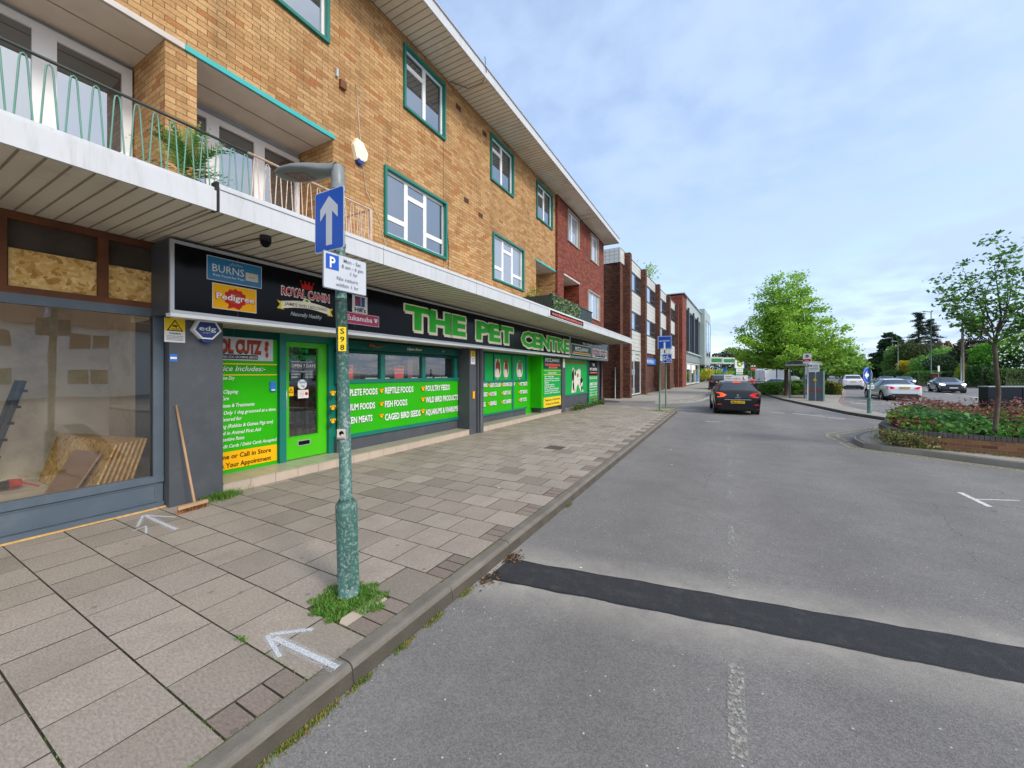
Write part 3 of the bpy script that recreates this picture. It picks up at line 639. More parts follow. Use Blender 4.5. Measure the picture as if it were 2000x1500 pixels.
# ================================================================== YELLOW BRICK BLOCK
WX = -6.05; P = PX(WX)
H = thing("apartment_block", "three storey yellow brick block with teal window surrounds over the shops", "building", (WX, 6, 0))
W_top = [(2.35, 4.39), (6.18, 7.59), (9.71, 11.13), (12.9, 14.4)]; W_mid = [(5.64, 7.65), (9.83, 11.87)]
holes = [(a, b, 7.52, 8.9) for a, b in W_top]+[(a, b, 4.6, 6.02) for a, b in W_mid]
rec = [(-2.6, 2.14), (2.47, 4.48), (12.9, 14.75)]
holes += [(a, b, 3.7, 5.93, .99) for a, b in rec]
mb = MB(); wall_holes(mb, P, -4, 14.75, 3.43, 9.1, holes, "yellow_brick", .1)
mb.rect(Plane((WX, 14.753, 0), (-1, 0, 0)), 0, 8, 3.43, 9.1, 0, "yellow_brick")
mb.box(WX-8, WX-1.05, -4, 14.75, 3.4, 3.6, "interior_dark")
mb.rect(Plane((WX, -4, 0), (1, 0, 0)), -8, 0, 2.45, 9.1, 0, "yellow_brick")
mb.build("wall", H)
for a, b in rec:
    mb = MB(); mb.box(WX-1.0, WX-.001, a+.001, b-.001, 5.925, 5.935, "soffit_grey"); mb.box(WX-.52, WX-.50, a+.002, b-.002, 5.9215, 5.926, "soffit_groove"); mb.build("balcony_ceiling", H)
mb = MB(); mb.slab(P, -3.4, 2.33, 5.925, 5.995, -.01, .03, "lintel_white"); mb.build("lintel", H)
mb = MB(); mb.slab(P, 2.33, 4.5, 5.925, 5.995, -.01, .03, "teal_bright"); mb.build("lintel", H)
mb = MB(); mb.slab(P, 12.85, 14.75, 5.925, 5.99, -.01, .03, "teal_bright"); mb.build("lintel", H)
Pb = PX(WX-.98)
def glazing(parent, lst):
    for u0, u1, v0, v1, t in lst:
        f = MB(); f.frame(Pb, u0, u1, v0, v1, t, 0, .06, "white_upvc"); fo = f.build("balcony_door", parent)
        p = MB(); p.rect(Pb, u0+t, u1-t, v0+t, v1-t, .03, "upper_glass"); po = p.build("pane", parent); reparent(po, fo)
glazing(H, [(-2.6, .2, 3.7, 5.86, .09), (.2, 1.35, 3.7, 5.86, .09), (1.35, 2.12, 3.7, 5.86, .1), (2.5, 3.05, 3.7, 5.8, .08), (3.05, 3.75, 3.7, 5.8, .09), (3.75, 4.46, 3.7, 5.8, .08), (13.0, 14.7, 3.7, 5.8, .09)])
mb = MB(); mb.rect(Pb, -3, 14.75, 3.6, 5.93, -.01, "net"); mb.build("curtain", H)
for a, b in W_top: window(H, P, a, b, 7.52, 8.9, "teal", 2)
for a, b in W_mid: window(H, P, a, b, 4.6, 6.02, "teal", 3, "net" if a < 8 else "blind")
for u, v in [(8.05, 8.62), (9.3, 8.62), (8.4, 6.35), (9.1, 6.2)]:      # air bricks
    mb = MB()
    mb.slab(P, u, u+.22, v, v+.14, -.01, .004, "timber")
    for i in range(4): mb.slab(P, u+.02, u+.2, v+.02+i*.032, v+.034+i*.032, .004, .007, "interior_dark")
    mb.build("air_brick", H)
mb = MB(); mb.slab(P, 7.535, 7.545, 3.7, 7.52, -.005, .003, "interior_dark"); mb.build("expansion_joint", H)
mb = MB(); mb.tube([(WX+.012, 4.96, 7.2), (WX+.012, 5.0, 6.8), (WX+.012, 5.06, 6.2)], .006, "lintel_white", 5); mb.build("cable", H); mb = MB(); mb.tube([(WX+.012, 5.1, 5.8), (WX+.012, 5.2, 5.3), (WX+.012, 5.55, 4.8), (WX+.012, 5.62, 4.55), (WX+.012, 5.8, 4.15)], .006, "lintel_white", 5)
mb.build("cable", H); mb = MB(); mb.tube([(WX+.012, 7.7, 5.3), (WX+.012, 7.75, 4.8), (WX+.012, 7.72, 4.4)], .006, "interior_dark", 5); mb.build("cable", H)
for q in ((4.52, 4.56, 7.06, 7.2, 0, .05, "alu"), (4.6, 4.72, 6.92, 7.06, 0, .06, "timber"), (12.1, 12.14, 4.2, 4.5, 0, .1, "rail_dark"), (12.3, 12.38, 4.15, 4.3, 0, .08, "black")):
    mb = MB(); mb.slab(P, *q); mb.build("bracket", H)
t = thing("wall_lamp", "small white globe lamp on the brick pier side of the left balcony", "lamp", (-6.95, 2.1, 4.6)); mb = MB(True); mb.tube([(-6.88, 2.14, 4.62), (-6.88, 2.08, 4.62)], [.05, .05], "alu", 12); mb.build("base", t)
mb = MB(True); mb.tube([(-6.88, 2.09, 4.62), (-6.88, 2.07, 4.62), (-6.88, 2.03, 4.62), (-6.88, 1.98, 4.62), (-6.88, 1.955, 4.62)], [.04, .07, .085, .06, .01], "white_upvc", 14); mb.build("globe", t)
# eaves
def eaves(parent, y0, y1, closed):
    m_ = MB(); m_.box(WX-8, -5.16, y0, y1, 9.1, 9.14, "soffit")
    y = y0+.07
    while y < y1: m_.box(WX-.02, -5.17, y, y+.012, 9.094, 9.101, "soffit_groove"); y += .15
    m_.build("eaves_soffit", parent)
    m_ = MB(); m_.box(-5.16, -5.13, y0, y1, 9.07, 9.3, "white_fascia"); m_.box(-5.2, -5.1, y0, y1, 9.3, 9.325, "alu")
    if closed: m_.box(-14, -5.13, y1, y1+.03, 9.07, 9.3, "white_fascia")
    m_.build("fascia", parent)
    m_ = MB(); m_.box(-14, -5.2, y0, y1, 9.14, 9.3, "rubber"); m_.build("roof", parent)
eaves(H, -4, 14.8, False)
mb = MB(); mb.tube([(WX+.05, 7.75, 9.08), (-5.7, 8.1, 9.03), (-5.3, 8.15, 9.06), (-5.12, 8.05, 9.2), (-5.1, 7.95, 9.5)], .008, "interior_dark", 5); mb.build("aerial_cable", H)
# canopy over the shops
def canopy(parent, y0, y1, end):
    m_ = MB(); m_.box(-6.6, -4.42, y0, y1, 3.42, 3.44, "soffit"); y = y0+.06
    while y < y1: m_.box(-6.25, -4.43, y, y+.012, 3.4135, 3.4205, "soffit_groove"); y += .13 if y0 < 1 else .15
    m_.build("canopy_soffit", parent)
    ft = 3.60 if y0 < 1 else 3.65
    m_ = MB(); m_.box(-4.42, -4.39, y0, y1, 3.40, ft, "white_fascia"); m_.box(-4.47, -4.43, y0, y1, ft-.02, ft+.045, "white_fascia"); m_.box(-4.475, -4.455, y0, y1, ft+.045, ft+.055, "grey_print")
    y = y0+2.1
    while y < y1-.5: m_.box(-4.3895, -4.388, y, y+.006, 3.40, ft, "grey_print"); y += 2.44
    if y0 >= 1: m_.box(-4.388, -4.384, y0, y1, ft-.03, ft-.024, "grey_print")
    if end: m_.box(-6.6, -4.42, y1-.03, y1, 3.4, 3.69, "white_fascia")
    m_.build("canopy_fascia", parent)
    m_ = MB(); m_.box(-7.1, -4.5, y0, y1, 3.44, ft+.02, "lintel_white"); m_.build("canopy_roof", parent)
canopy(H, -4, 1.955, False); canopy(H, 1.985, 14.75, False)
mb = MB(); mb.box(-4.5, -4.4, 1.957, 1.983, 3.41, 3.7, "interior_dark"); mb.build("canopy_joint", H)
# hairpin balcony railing
def railing(y0, y1, m, top, parent):
    mb = MB(); x = -4.56
    mb.tube([(x, y0, 4.21), (x, y1, 4.205)], .013, top, 6); mb.build("top_rail", parent)
    mb = MB(); y = y0+.06
    while y < y1-.02:
        mb.tube([(x, y-.03, 3.64), (x, y-.002, 4.12), (x, y+.004, 4.165), (x, y+.018, 4.178), (x, y+.032, 4.165), (x, y+.038, 4.12), (x, y+.066, 3.64)], .0065, m, 5); y += .127
    mb.build("hairpin_bars", parent)
rg = thing("balcony_railing", "green painted hairpin railing on the canopy edge at the left of the photo", "railing", (-4.56, 0, 3.76)); railing(-1.2, 2.32, "rail_green", "rail_dark", rg)
rg = thing("balcony_railing", "rusty cream hairpin railing above the street lamp, ending beside the large window", "railing", (-4.56, 3, 3.76)); railing(2.33, 4.0, "rail_rust", "rail_rust", rg)
mb = MB(); mb.tube([(-4.56, 4.0, 4.2), (-6.04, 4.0, 4.2)], .013, "rail_rust", 6); mb.build("return_rail", rg)
mb = MB(); x = -4.7
while x > -6.0: mb.tube([(x, 4.0, 3.66), (x-.035, 4.0, 4.16), (x-.075, 4.0, 4.16), (x-.11, 4.0, 3.72)], .0075, "rail_rust", 5); x -= .25
mb.build("hairpin_bars", rg); mb = MB(); mb.box(-4.58, -4.54, 3.98, 4.02, 3.72, 4.21, "rail_rust"); mb.build("post", rg)
# ================================================================== RED BRICK BLOCK
RX = -5.95; P2 = PX(RX)
Q = thing("apartment_block", "red brick end block with stone framed windows beside the yellow brick one", "building", (RX, 18, 0))
hr = [(15.87, 17.35, 7.55, 8.93), (19.16, 20.5, 7.55, 8.93), (18.7, 20.75, 4.6, 5.98), (15.44, 17.42, 3.7, 5.96, .9)]
mb = MB(); wall_holes(mb, P2, 14.75, 21.65, 3.43, 9.1, hr, "red_brick", .12)
mb.rect(Plane((RX, 14.75, 0), (1, 0, 0)), -.1, 0, 2.45, 9.1, 0, "red_brick"); mb.rect(Plane((RX, 21.65, 0), (-1, 0, 0)), 0, 8, 0, 9.1, 0, "red_brick")
mb.rect(Plane((RX, 14.76, 0), (1, 0, 0)), -1, -.1, 3.6, 5.93, 0, "red_brick"); mb.box(RX-1, RX-.9, 15.44, 17.42, 3.7, 5.96, "red_brick")
mb.build("wall", Q)
mb = MB(); mb.box(RX-.9, RX-.002, 15.442, 17.418, 5.95, 5.957, "soffit_grey"); mb.build("balcony_ceiling", Q)
mb = MB(); mb.slab(P2, 15.4, 17.45, 5.955, 6.02, -.01, .035, "lintel_white"); mb.build("lintel", Q)
for h in hr[:3]: window(Q, P2, *h[:4], "stone_surround", 5, "blind")
mb = MB(); mb.box(RX-8, -5.16, 14.8, 21.9, 9.1, 9.14, "soffit"); y = 17.3
for y in (17.3, 17.75): mb.box(WX, -5.17, y, y+.02, 9.093, 9.101, "soffit_groove")
mb.build("eaves_soffit", Q)
mb = MB(); mb.box(-5.16, -5.13, 14.8, 21.9, 9.07, 9.3, "white_fascia"); mb.box(-5.2, -5.1, 14.8, 21.93, 9.3, 9.325, "alu"); mb.box(-14, -5.13, 21.9, 21.93, 9.07, 9.3, "white_fascia"); mb.build("fascia", Q)
mb = MB(); mb.box(-14, -5.2, 14.8, 21.9, 9.14, 9.3, "rubber"); mb.build("roof", Q)
canopy(Q, 14.75, 21.6, True)
bp_ = thing("balcony_screen", "dark slatted balcony screen half covered with ivy, above the canopy", "screen", (-4.75, 13.4, 3.7))
mb = MB(); y = 11.25
while y < 15.5: mb.box(-4.78, -4.75, y, y+.088, 3.72, 4.27, "rail_dark"); y += .095
x = -6.0
while x < -4.8: mb.box(x, x+.088, 11.24, 11.27, 3.72, 4.27, "rail_dark"); x += .095
mb.box(-4.8, -4.73, 11.22, 15.55, 4.27, 4.3, "rail_dark"); mb.build("slats", bp_)
g = np.random.default_rng(3); n = 1500
Pn = np.stack([-4.72+g.uniform(-.02, .03, n), 11.3+2.6*g.random(n)**1.1, 3.78+.52*g.random(n)], 1)
leaves("ivy", Pn, g.uniform(.02, .045, n), np.array([hexc(c) for c in g.choice(["5a7a4a", "87a070", "3a5a30", "c2ccb0", "6c8a5c"], n)]), bp_, flat=0, seed=4)
mb = MB()
for y in (12.4, 13.6): mb.tube([(-5.9, y, 3.7), (-5.9, y, 4.0)], .12, "ceramic", 12)
po = mb.build("plant_pots"); bpy.data.objects.remove(po)
def potted(name, label, loc, n, hgt, rad, cols, spiky, seed):
    t = thing(name, label, "potted plant", loc); m_ = MB(True); m_.tube([(loc[0], loc[1], loc[2]), (loc[0], loc[1], loc[2]+.26)], [.11, .15], "ceramic", 16); m_.build("pot", t)
    g = np.random.default_rng(seed)
    if spiky:
        m_ = MB()
        for i in range(n):
            a = g.uniform(0, 6.28); el = g.uniform(.5, 1.45); ln = hgt*g.uniform(.6, 1); b = Vector((loc[0], loc[1], loc[2]+.25)); st = b+Vector((0, 0, g.uniform(0, .25)))
            dr = Vector((math.cos(a)*math.cos(el), math.sin(a)*math.cos(el), math.sin(el)))
            c = hexc(cols[g.integers(len(cols))]); prev = None
            for k_ in range(9):
                s_ = k_/8; p_ = st+dr*ln*s_+Vector((0, 0, -.35*ln*s_*s_*math.cos(el)*1.5))
                sd = dr.cross(Vector((0, 0, 1))).normalized()
                if k_ > 1:
                    for sg in (-1, 1):
                        for q in (0, .5):
                            pp = p_+dr*ln*q/8; tip = pp+(sd*sg*.7+dr*.8+Vector((0, 0, -.25))).normalized()*ln*.26*(1.15-s_); wv = dr*.011
                            m_.face([pp-wv, tip, pp+wv], "leaf", c)
                prev = p_
        m_.build("fronds", t)
    else:
        Pn = g.normal(size=(n, 3))*[rad, rad, hgt*.35]+[loc[0], loc[1], loc[2]+.3+hgt*.4]
        leaves("foliage", Pn, g.uniform(.02, .04, n), np.array([hexc(cols[i]) for i in g.integers(0, len(cols), n)]), t, seed=seed)
potted("potted_palm", "bushy green potted palm behind the railing by the brick pier", (-5.1, 2.0, 3.62), 70, .62, .3, ["4f8a3a", "3c7430", "86a856", "b2b068"], True, 5)
potted("potted_plant", "small yellow green potted plant in the far balcony recess", (-5.7, 11.9, 4.0), 260, .4, .14, ["7a9a30", "a8a838", "5a7c2c"], False, 6)
# ================================================================== SHOPS AT STREET LEVEL
def sub(m_, name, parent): 
    o = m_.build(name, None); return o
# ---- vacant shop
V = thing("vacant_shopfront", "vacant shop with grey framed window and chipboard panels above it", "shopfront", (-6.25, .5, .12))
PV = PX(-6.25)
mb = MB(); mb.slab(PV, -3, 2.18, 2.50, 2.60, -.06, .05, "mid_grey"); mb.slab(PV, -3, 2.18, .44, .52, -.06, .06, "mid_grey"); mb.slab(PV, 2.08, 2.18, .52, 2.50, -.06, .05, "mid_grey"); mb.slab(PV, -3, -2.9, .52, 2.5, -.06, .05, "mid_grey")
mb.slab(PV, 2.075, 2.082, .52, 2.5, .0, .03, "rubber"); mb.build("frame", V)
mb = MB(); mb.rect(PV, -2.9, 2.08, .52, 2.5, .0, "shop_glass"); mb.build("pane", V)
mb = MB(); mb.slab(PV, -3, 2.18, .14, .44, -.06, .03, "mid_grey"); mb.frame(PV, -3, 2.12, .2, .43, .02, .03, .04, "mid_grey"); mb.slab(PV, -3, 2.18, .13, .19, -.06, .07, "mid_grey"); mb.slab(PV, -3, 2.2, .118, .135, -.06, .09, "osb_edge"); mb.build("stall_riser", V)
mb = MB(); mb.slab(PV, -3, 2.2, 2.60, 3.42, -.12, -.04, "render_dark")
mb.build("backing", V)
for a, b in ((-1.2, .88), (.98, 1.6), (1.68, 2.08)):
    m_ = MB(); m_.slab(PV, a, b, 2.66, 3.06, -.039, -.01, "osb"); m_.build("chipboard_panel", V)
mb = MB(); mb.slab(PV, -3, 2.2, 2.6, 2.67, -.04, .05, "timber"); mb.slab(PV, -3, 2.2, 3.34, 3.415, -.04, .05, "timber")
for u in (.88, 1.6, 2.08): mb.slab(PV, u, u+.085, 2.67, 3.34, -.04, .045, "timber")
mb.slab(PV, 2.165, 2.2, 2.6, 3.4, .045, .3, "timber"); mb.build("timber_frame", V)
mb = MB(); mb.box(-9.3, -6.32, -3, 2.5, .1, .3, "room_floor"); mb.box(-8.75, -8.65, -3, 2.5, .1, 3.3, "plaster"); mb.box(-9.3, -6.5, 2.35, 2.45, .1, 3.3, "plaster"); mb.box(-10.5, -6.5, -3.1, -3, .1, 3.3, "plaster"); mb.box(-10.5, -6.4, -3, 2.4, 3.2, 3.3, "plaster"); mb.build("room", V)
mb = MB(); mb.box(-6.6, -6.36, 2.2, 2.34, .3, 2.2, "sign_grey"); mb.build("window_reveal", V)
t = thing("board_stack", "stack of chipboard sheets leaning inside the vacant shop window", "boards", (-6.95, 1.5, .3))
for i in range(7):
    m_ = MB(); k = i*.052; e_ = .022
    m_.hexa([(-8.35, 1.56+k, .31), (-6.5, 1.60+k, .31), (-6.5, 1.60+k+e_, .31), (-8.35, 1.56+k+e_, .31), (-8.3, 1.74+k*.9, .95-.01*i), (-6.5, 1.82+k*.9, .93+.006*i), (-6.5, 1.82+k*.9+e_, .93+.006*i), (-8.3, 1.74+k*.9+e_, .95-.01*i)], "osb" if i == 0 else "osb_edge"); m_.build("sheet", t)
m_ = MB(); m_.hexa([(-7.35, 1.42, .31), (-6.62, 1.44, .31), (-6.62, 1.46, .31), (-7.35, 1.44, .31), (-7.3, 1.66, .82), (-6.6, 1.72, .84), (-6.6, 1.74, .84), (-7.3, 1.68, .82)], mat("hardboard", hexc("a98468"), .7, vary=.1)); m_.build("offcut", t)
t = thing("power_tool", "red and black power tool on the vacant shop floor", "tool", (-8.0, 1.2, .3)); m_ = MB(True); m_.tube([(-8.0, 1.1, .38), (-8.0, 1.25, .38), (-8.0, 1.35, .36)], [.05, .06, .03], "black", 10); m_.build("body", t)
m_ = MB(True); m_.tube([(-8.0, 1.25, .385), (-8.0, 1.36, .385)], [.065, .05], "red_print", 10); m_.tube([(-8.0, 1.36, .385), (-7.95, 1.5, .31)], .01, "red_print", 6); m_.build("casing", t)
t = thing("step_ladder", "dark folded step ladder leaning deep inside the vacant shop", "ladder", (-8.4, 1.1, .3)); m_ = MB()
for dx in (0, .3): m_.tube([(-8.45+dx, 1.05, .3), (-8.55+dx, 1.42, 1.7)], .03, "win_frame_dark", 6)
m_.build("stiles", t); m_ = MB()
for i in range(6): m_.box(-8.5, -8.14, 1.1+i*.055, 1.16+i*.055, .5+i*.21, .53+i*.21, "black")
m_.build("treads", t)
# ---- pier between the shops
S = thing("pet_shopfront", "bright green and teal pet shop front with tiled step and grey piers", "shopfront", (-6.1, 9, .12))
mb = MB()
for a, b, x in ((2.19, 2.78, -6.07), (8.72, 9.05, -6.09), (15.55, 15.96, -6.07), (21.55, 21.75, -6.06)):
    mb = MB(); mb.box(-7.1, x, a, b, .1, 2.5, "dark_grey"); mb.build("pier", S)
mb = MB(); mb.tube([(-6.02, 9.18, .12), (-6.02, 9.18, 2.55)], .05, "dark_grey", 12); mb.tube([(-6.02, 9.18, 1.35), (-6.02, 9.18, 1.4)], .058, "dark_grey", 12); mb.box(-6.12, -6.05, 9.06, 9.36, .12, 2.5, "dark_grey"); mb.tube([(-6.02, 21.5, .12), (-6.02, 21.5, 2.55)], .045, "dark_grey", 10); mb.build("drainpipe", S)
mb = MB(); mb.slab(PX(-6.08), 8.85, 8.93, 1.1, 1.3, .0, .02, "yellow"); mb.build("meter_label", S)
# step
mb = MB(); 
def tiles(y0, y1, x0, x1):
    mb.box(x0, x1-.02, y0, y1, .1, .262, "joint"); y = y0
    while y < y1-.01:
        e = min(y+.36, y1); mb.box(x1-.02, x1, y+.003, e-.003, .12, .262, "tile_riser"); x = x1+.012
        while x > x0+.02:
            f = max(x-.33, x0); mb.box(f+.003, x-.003, y+.003, e-.003, .262, .271, "tile_step"); x -= .33
        y += .36
tiles(2.79, 8.71, -7.3, -6.09); tiles(9.37, 15.54, -7.3, -6.09)
mb.box(-6.15, -6.095, 15.97, 21.5, .11, .27, "kerb"); mb.build("tiled_step", S)
# soffit under the sign
mb = MB(); mb.box(-7.0, -5.72, 2.2, 21.7, 2.488, 2.5, "soffit"); x = -6.95
while x < -5.8: mb.box(x, x+.012, 2.4, 21.6, 2.481, 2.489, "soffit_groove"); x += .17
mb.build("under_sign_soffit", S)
# grooming service panel
PG = PX(-6.65)
mb = MB(); mb.slab(PG, 2.6, 3.86, .272, 2.49, -.06, 0, "green"); mb.slab(PG, 2.6, 3.86, 2.36, 2.488, 0, .01, "dark_teal"); mb.slab(PG, 2.7, 3.78, 2.0, 2.36, .0, .012, "sign_grey")
mb.slab(PG, 2.6, 3.85, 1.935, 1.955, 0, .006, "yellow2"); mb.slab(PG, 2.6, 3.85, 1.765, 1.782, 0, .006, "yellow2"); mb.slab(PG, 2.6, 3.845, .33, .60, 0, .008, "yellow"); gp = mb.build("service_panel", S)
mb = MB(); TP = PX(-6.65)
from_px = None
def gy(px, py, x):   # facade coordinates on the plane X = x
    dx = (px-1000)/757; dz = (729-py)/757; a = -SA+dx*CA; b = CA+dx*SA; t_ = x/a; return b*t_, 1.8+dz*t_
for s_, u, v, h in [("Service Includes:-", 3.66, 1.835, .085), ("Wet & Blow Dry", 3.2, 1.70, .058), ("Fully", 3.02, 1.6, .058), ("Styling & Clipping", 3.25, 1.49, .058), ("Eye Care", 3.12, 1.39, .058), ("Medicated Rinses & Treatments", 3.49, 1.28, .058), ("Stress Free, Only 1 dog groomed at a time.", 3.83, 1.17, .058), ("All Breeds Catered for", 3.30, 1.07, .058), ("Grooming (Rabbits & Guinea Pigs too)", 3.78, .965, .058), ("Qualified in Animal First Aid", 3.60, .86, .058), ("Competitive Rates", 3.34, .765, .058), ("Credit Cards / Debit Cards Accepted", 3.84, .66, .056)]:
    mb.text(TP, s_, u, v, h, .012, "white_print", .83 if h > .08 else (.0385 if len(s_) > 20 else .036)*len(s_)*(h/.058)*.68, 'R', .008, .25)
mb.text(TP, "Phone or Call in Store", 3.75, .49, .075, .012, "black", .86, 'R', .02); mb.text(TP, "to Book Your Appointment", 3.75, .36, .075, .012, "black", .98, 'R', .02)
mb.text(TP, "COOL CUTZ", 3.60, 2.12, .2, .016, "black", .82, 'R', .07, 0); mb.text(TP, "COOL CUTZ", 3.59, 2.128, .19, .019, "orange_red", .8, 'R', .045, 0)
mb.slab(TP, 2.7, 3.54, 2.02, 2.09, .012, .015, "black"); mb.text(TP, "PROFESSIONAL DOG GROOMING SERVICE", 3.53, 2.035, .04, .018, "white_print", .66, 'R', .006)
for q, (a, b) in enumerate([(3.68, 2.28), (3.67, 2.2), (3.68, 2.1)]): mb.disc(TP, a, b, .035-.005*q, .05, .014+q*.001, "orange_red", 10)
o = mb.build("lettering", S); reparent(o, gp)
mb = MB(); mb.slab(PG, 3.73, 3.82, 1.5, 1.66, 0, .03, "sky_blue"); mb.slab(PG, 3.745, 3.805, 1.51, 1.53, .03, .034, "white_print"); mb.build("key_box", S)
# door
PD = PX(-6.68)
mb = MB(); mb.slab(PD, 3.87, 3.98, .272, 2.49, -.05, .09, "teal"); mb.slab(PD, 4.80, 4.95, .272, 2.49, -.05, .09, "teal"); mb.slab(PD, 3.98, 4.80, 2.36, 2.49, -.05, .07, "teal"); mb.build("door_frame", S)
mb = MB(); mb.slab(PD, 3.985, 4.06, .285, 2.355, -.04, .02, "green_door"); mb.slab(PD, 4.62, 4.795, .285, 2.355, -.04, .02, "green_door"); mb.slab(PD, 4.06, 4.62, 2.26, 2.355, -.04, .02, "green_door"); mb.slab(PD, 4.06, 4.62, .285, .68, -.04, .02, "green_door"); mb.frame(PD, 4.05, 4.63, .67, 2.27, .012, .02, .03, "green_door"); dr = mb.build("door", S)
mb = MB(); mb.rect(PD, 4.06, 4.62, .68, 2.26, -.01, "shop_glass"); o = mb.build("pane", S); reparent(o, dr)
mb = MB(); mb.slab(PD, 4.22, 4.46, .5, .6, .02, .03, "alu"); mb.slab(PD, 4.235, 4.445, .515, .585, .03, .034, "black"); o = mb.build("letter_plate", S); reparent(o, dr)
mb = MB(); mb.tube([(-6.66, 4.01, 1.15), (-6.62, 4.0, 1.17), (-6.62, 4.0, 1.5), (-6.66, 4.01, 1.52)], .01, "alu", 6); o = mb.build("handle", S); reparent(o, dr)
mb = MB(); T = PD
mb.text(T, "THE", 4.35, 2.17, .07, .003, "green_blue", .18, 'C', .02); mb.text(T, "PET CENTRE", 4.35, 2.05, .075, .003, "green_blue", .46, 'C', .02); mb.slab(T, 4.12, 4.52, 2.0, 2.008, 0, .002, "white_print")
mb.text(T, "OPEN 7 DAYS", 4.35, 1.905, .06, .003, "white_print", .46, 'C', .015); mb.slab(T, 4.13, 4.56, 1.872, 1.885, 0, .002, "grey_print")
for i, (a, b) in enumerate([("MONDAY - FRIDAY", "9am-5.30pm"), ("SATURDAY", "9am-5.00pm"), ("SUNDAY", "10am-4.00pm")]): mb.text(T, a, 4.12, 1.82-i*.05, .026, .003, "white_print", None, 'L', .01); mb.text(T, b, 4.38, 1.82-i*.05, .026, .003, "white_print", None, 'L', .01)
mb.disc(T, 4.32, 1.6, .088, .088, .003, "paper_white"); mb.text(T, "Good", 4.32, 1.62, .045, .006, "sky_blue", .12, 'C', .02); mb.text(T, "Tip", 4.33, 1.55, .035, .006, "navy", .07, 'C', .02)
mb.slab(T, 4.24, 4.44, 1.35, 1.5, .0, .003, "paper_white"); mb.disc(T, 4.4, 1.43, .03, .03, .005, "red_print", 12)
for i in range(4): mb.slab(T, 4.26, 4.36, 1.46-i*.025, 1.465-i*.025, .003, .004, "red_print")
mb.slab(T, 4.065, 4.16, 1.4, 1.56, .0, .003, "yellow"); mb.poly(T, [(4.075, 1.455), (4.15, 1.455), (4.112, 1.54)], .005, "black"); mb.poly(T, [(4.09, 1.463), (4.135, 1.463), (4.112, 1.52)], .006, "yellow")
o = mb.build("notices", S); reparent(o, dr)
# interior seen through door and windows
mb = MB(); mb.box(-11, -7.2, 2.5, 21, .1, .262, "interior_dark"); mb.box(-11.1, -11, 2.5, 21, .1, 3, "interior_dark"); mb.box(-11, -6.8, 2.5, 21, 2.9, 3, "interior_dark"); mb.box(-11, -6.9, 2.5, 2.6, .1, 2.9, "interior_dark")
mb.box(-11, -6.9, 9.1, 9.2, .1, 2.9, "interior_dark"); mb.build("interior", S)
g = random.Random(5)
gm = [mat("stock_%s" % h, hexc(h), .6, vary=.2) for h in ("8a6a30", "6a2a20", "b8b09a", "3a5a40", "42506a", "9a8a6a")]
for x, y0, y1 in ((-8.3, 4.2, 5.4), (-7.7, 5.3, 6.6), (-7.8, 6.8, 8.2)):
    t = thing("shelf_unit", "stocked shelf inside the pet shop, %s" % {4.2: "seen through the glass door", 5.3: "seen through the first high window", 6.8: "seen through the last high window"}[y0], "shelves", (x, (y0+y1)/2, .27), 0, "stocked shelves inside the pet shop")
    m_ = MB(); 
    for i in range(7): m_.box(x-.35, x, y0, y1, .4+i*.3, .42+i*.3, "sign_grey")
    m_.box(x-.37, x-.35, y0, y1, .27, 2.4, "sign_grey"); m_.build("shelves", t); m_ = MB()
    for i in range(7):
        y = y0+.02
        while y < y1-.1:
            wd = g.uniform(.06, .16); m_.box(x-.3, x-g.uniform(.02, .08), y, y+wd-.01, .42+i*.3, .42+i*.3+g.uniform(.12, .25), g.choice(gm)); y += wd
    m_.build("stock", t, kind="stuff")
# long window bay
PWN = PX(-6.5)
mb = MB(); mb.box(-6.62, -6.5, 4.9, 8.72, .27, .52, "dark_grey"); mb.box(-6.62, -6.5, 9.37, 12.95, .27, .48, "dark_grey"); mb.box(-7.2, -6.62, 4.94, 8.72, .27, .5, "dark_grey"); mb.box(-6.3, -6.14, 15.97, 19.3, .27, .78, "dark_grey"); mb.box(-6.6, -6.22, 13.7, 15.54, .27, .46, "dark_grey"); mb.build("stall_riser", S)
mb = MB(); mb.slab(PWN, 4.9, 8.72, 1.60, 1.68, -.06, .05, "teal"); mb.slab(PWN, 4.9, 8.72, .52, .60, -.06, .04, "teal"); mb.slab(PWN, 4.9, 8.72, 2.2, 2.49, -.06, .03, "dark_teal"); mb.slab(PWN, 4.9, 8.6, 2.27, 2.44, .03, .16, "dark_teal")
for u in (4.9, 5.95, 7.25, 8.55): mb.slab(PWN, u, u+.12 if u > 5 else u+.05, 1.68, 2.2, -.06, .04, "teal")
mb.build("window_frame", S)
mb = MB(); mb.rect(PWN, 4.95, 8.6, 1.68, 2.2, -.01, "shop_glass"); mb.build("pane", S)
mb = MB(); mb.tube([(-6.34, 5.5, 2.36), (-6.34, 5.56, 2.38), (-6.34, 5.75, 2.34), (-6.34, 5.95, 2.38)], [.03, .035, .02, .006], "fur_brown", 6); mb.text(PX(-6.33), "Open Now", 6.85, 2.33, .06, 0, "cream", .5, 'C', .01, .4); mb.disc(PX(-6.33), 7.9, 2.36, .07, .03, 0, "fur_grey", 10); mb.build("header_decals", S)
m_ = MB(); 
for u in (5.0, 6.4): m_.slab(PWN, u, u+.28, 1.68, 1.97, -.03, -.02, "salmon"); m_.slab(PWN, u+.03, u+.25, 1.91, 1.95, -.02, -.018, "black"); m_.text(PWN, "BARGAIN", u+.14, 1.83, .04, -.017, "red_print", .2, 'C'); m_.text(PWN, "CORNER", u+.14, 1.76, .04, -.017, "red_print", .18, 'C')
m_.slab(PWN, 4.97, 5.07, 2.0, 2.12, -.03, -.02, "sky_blue")
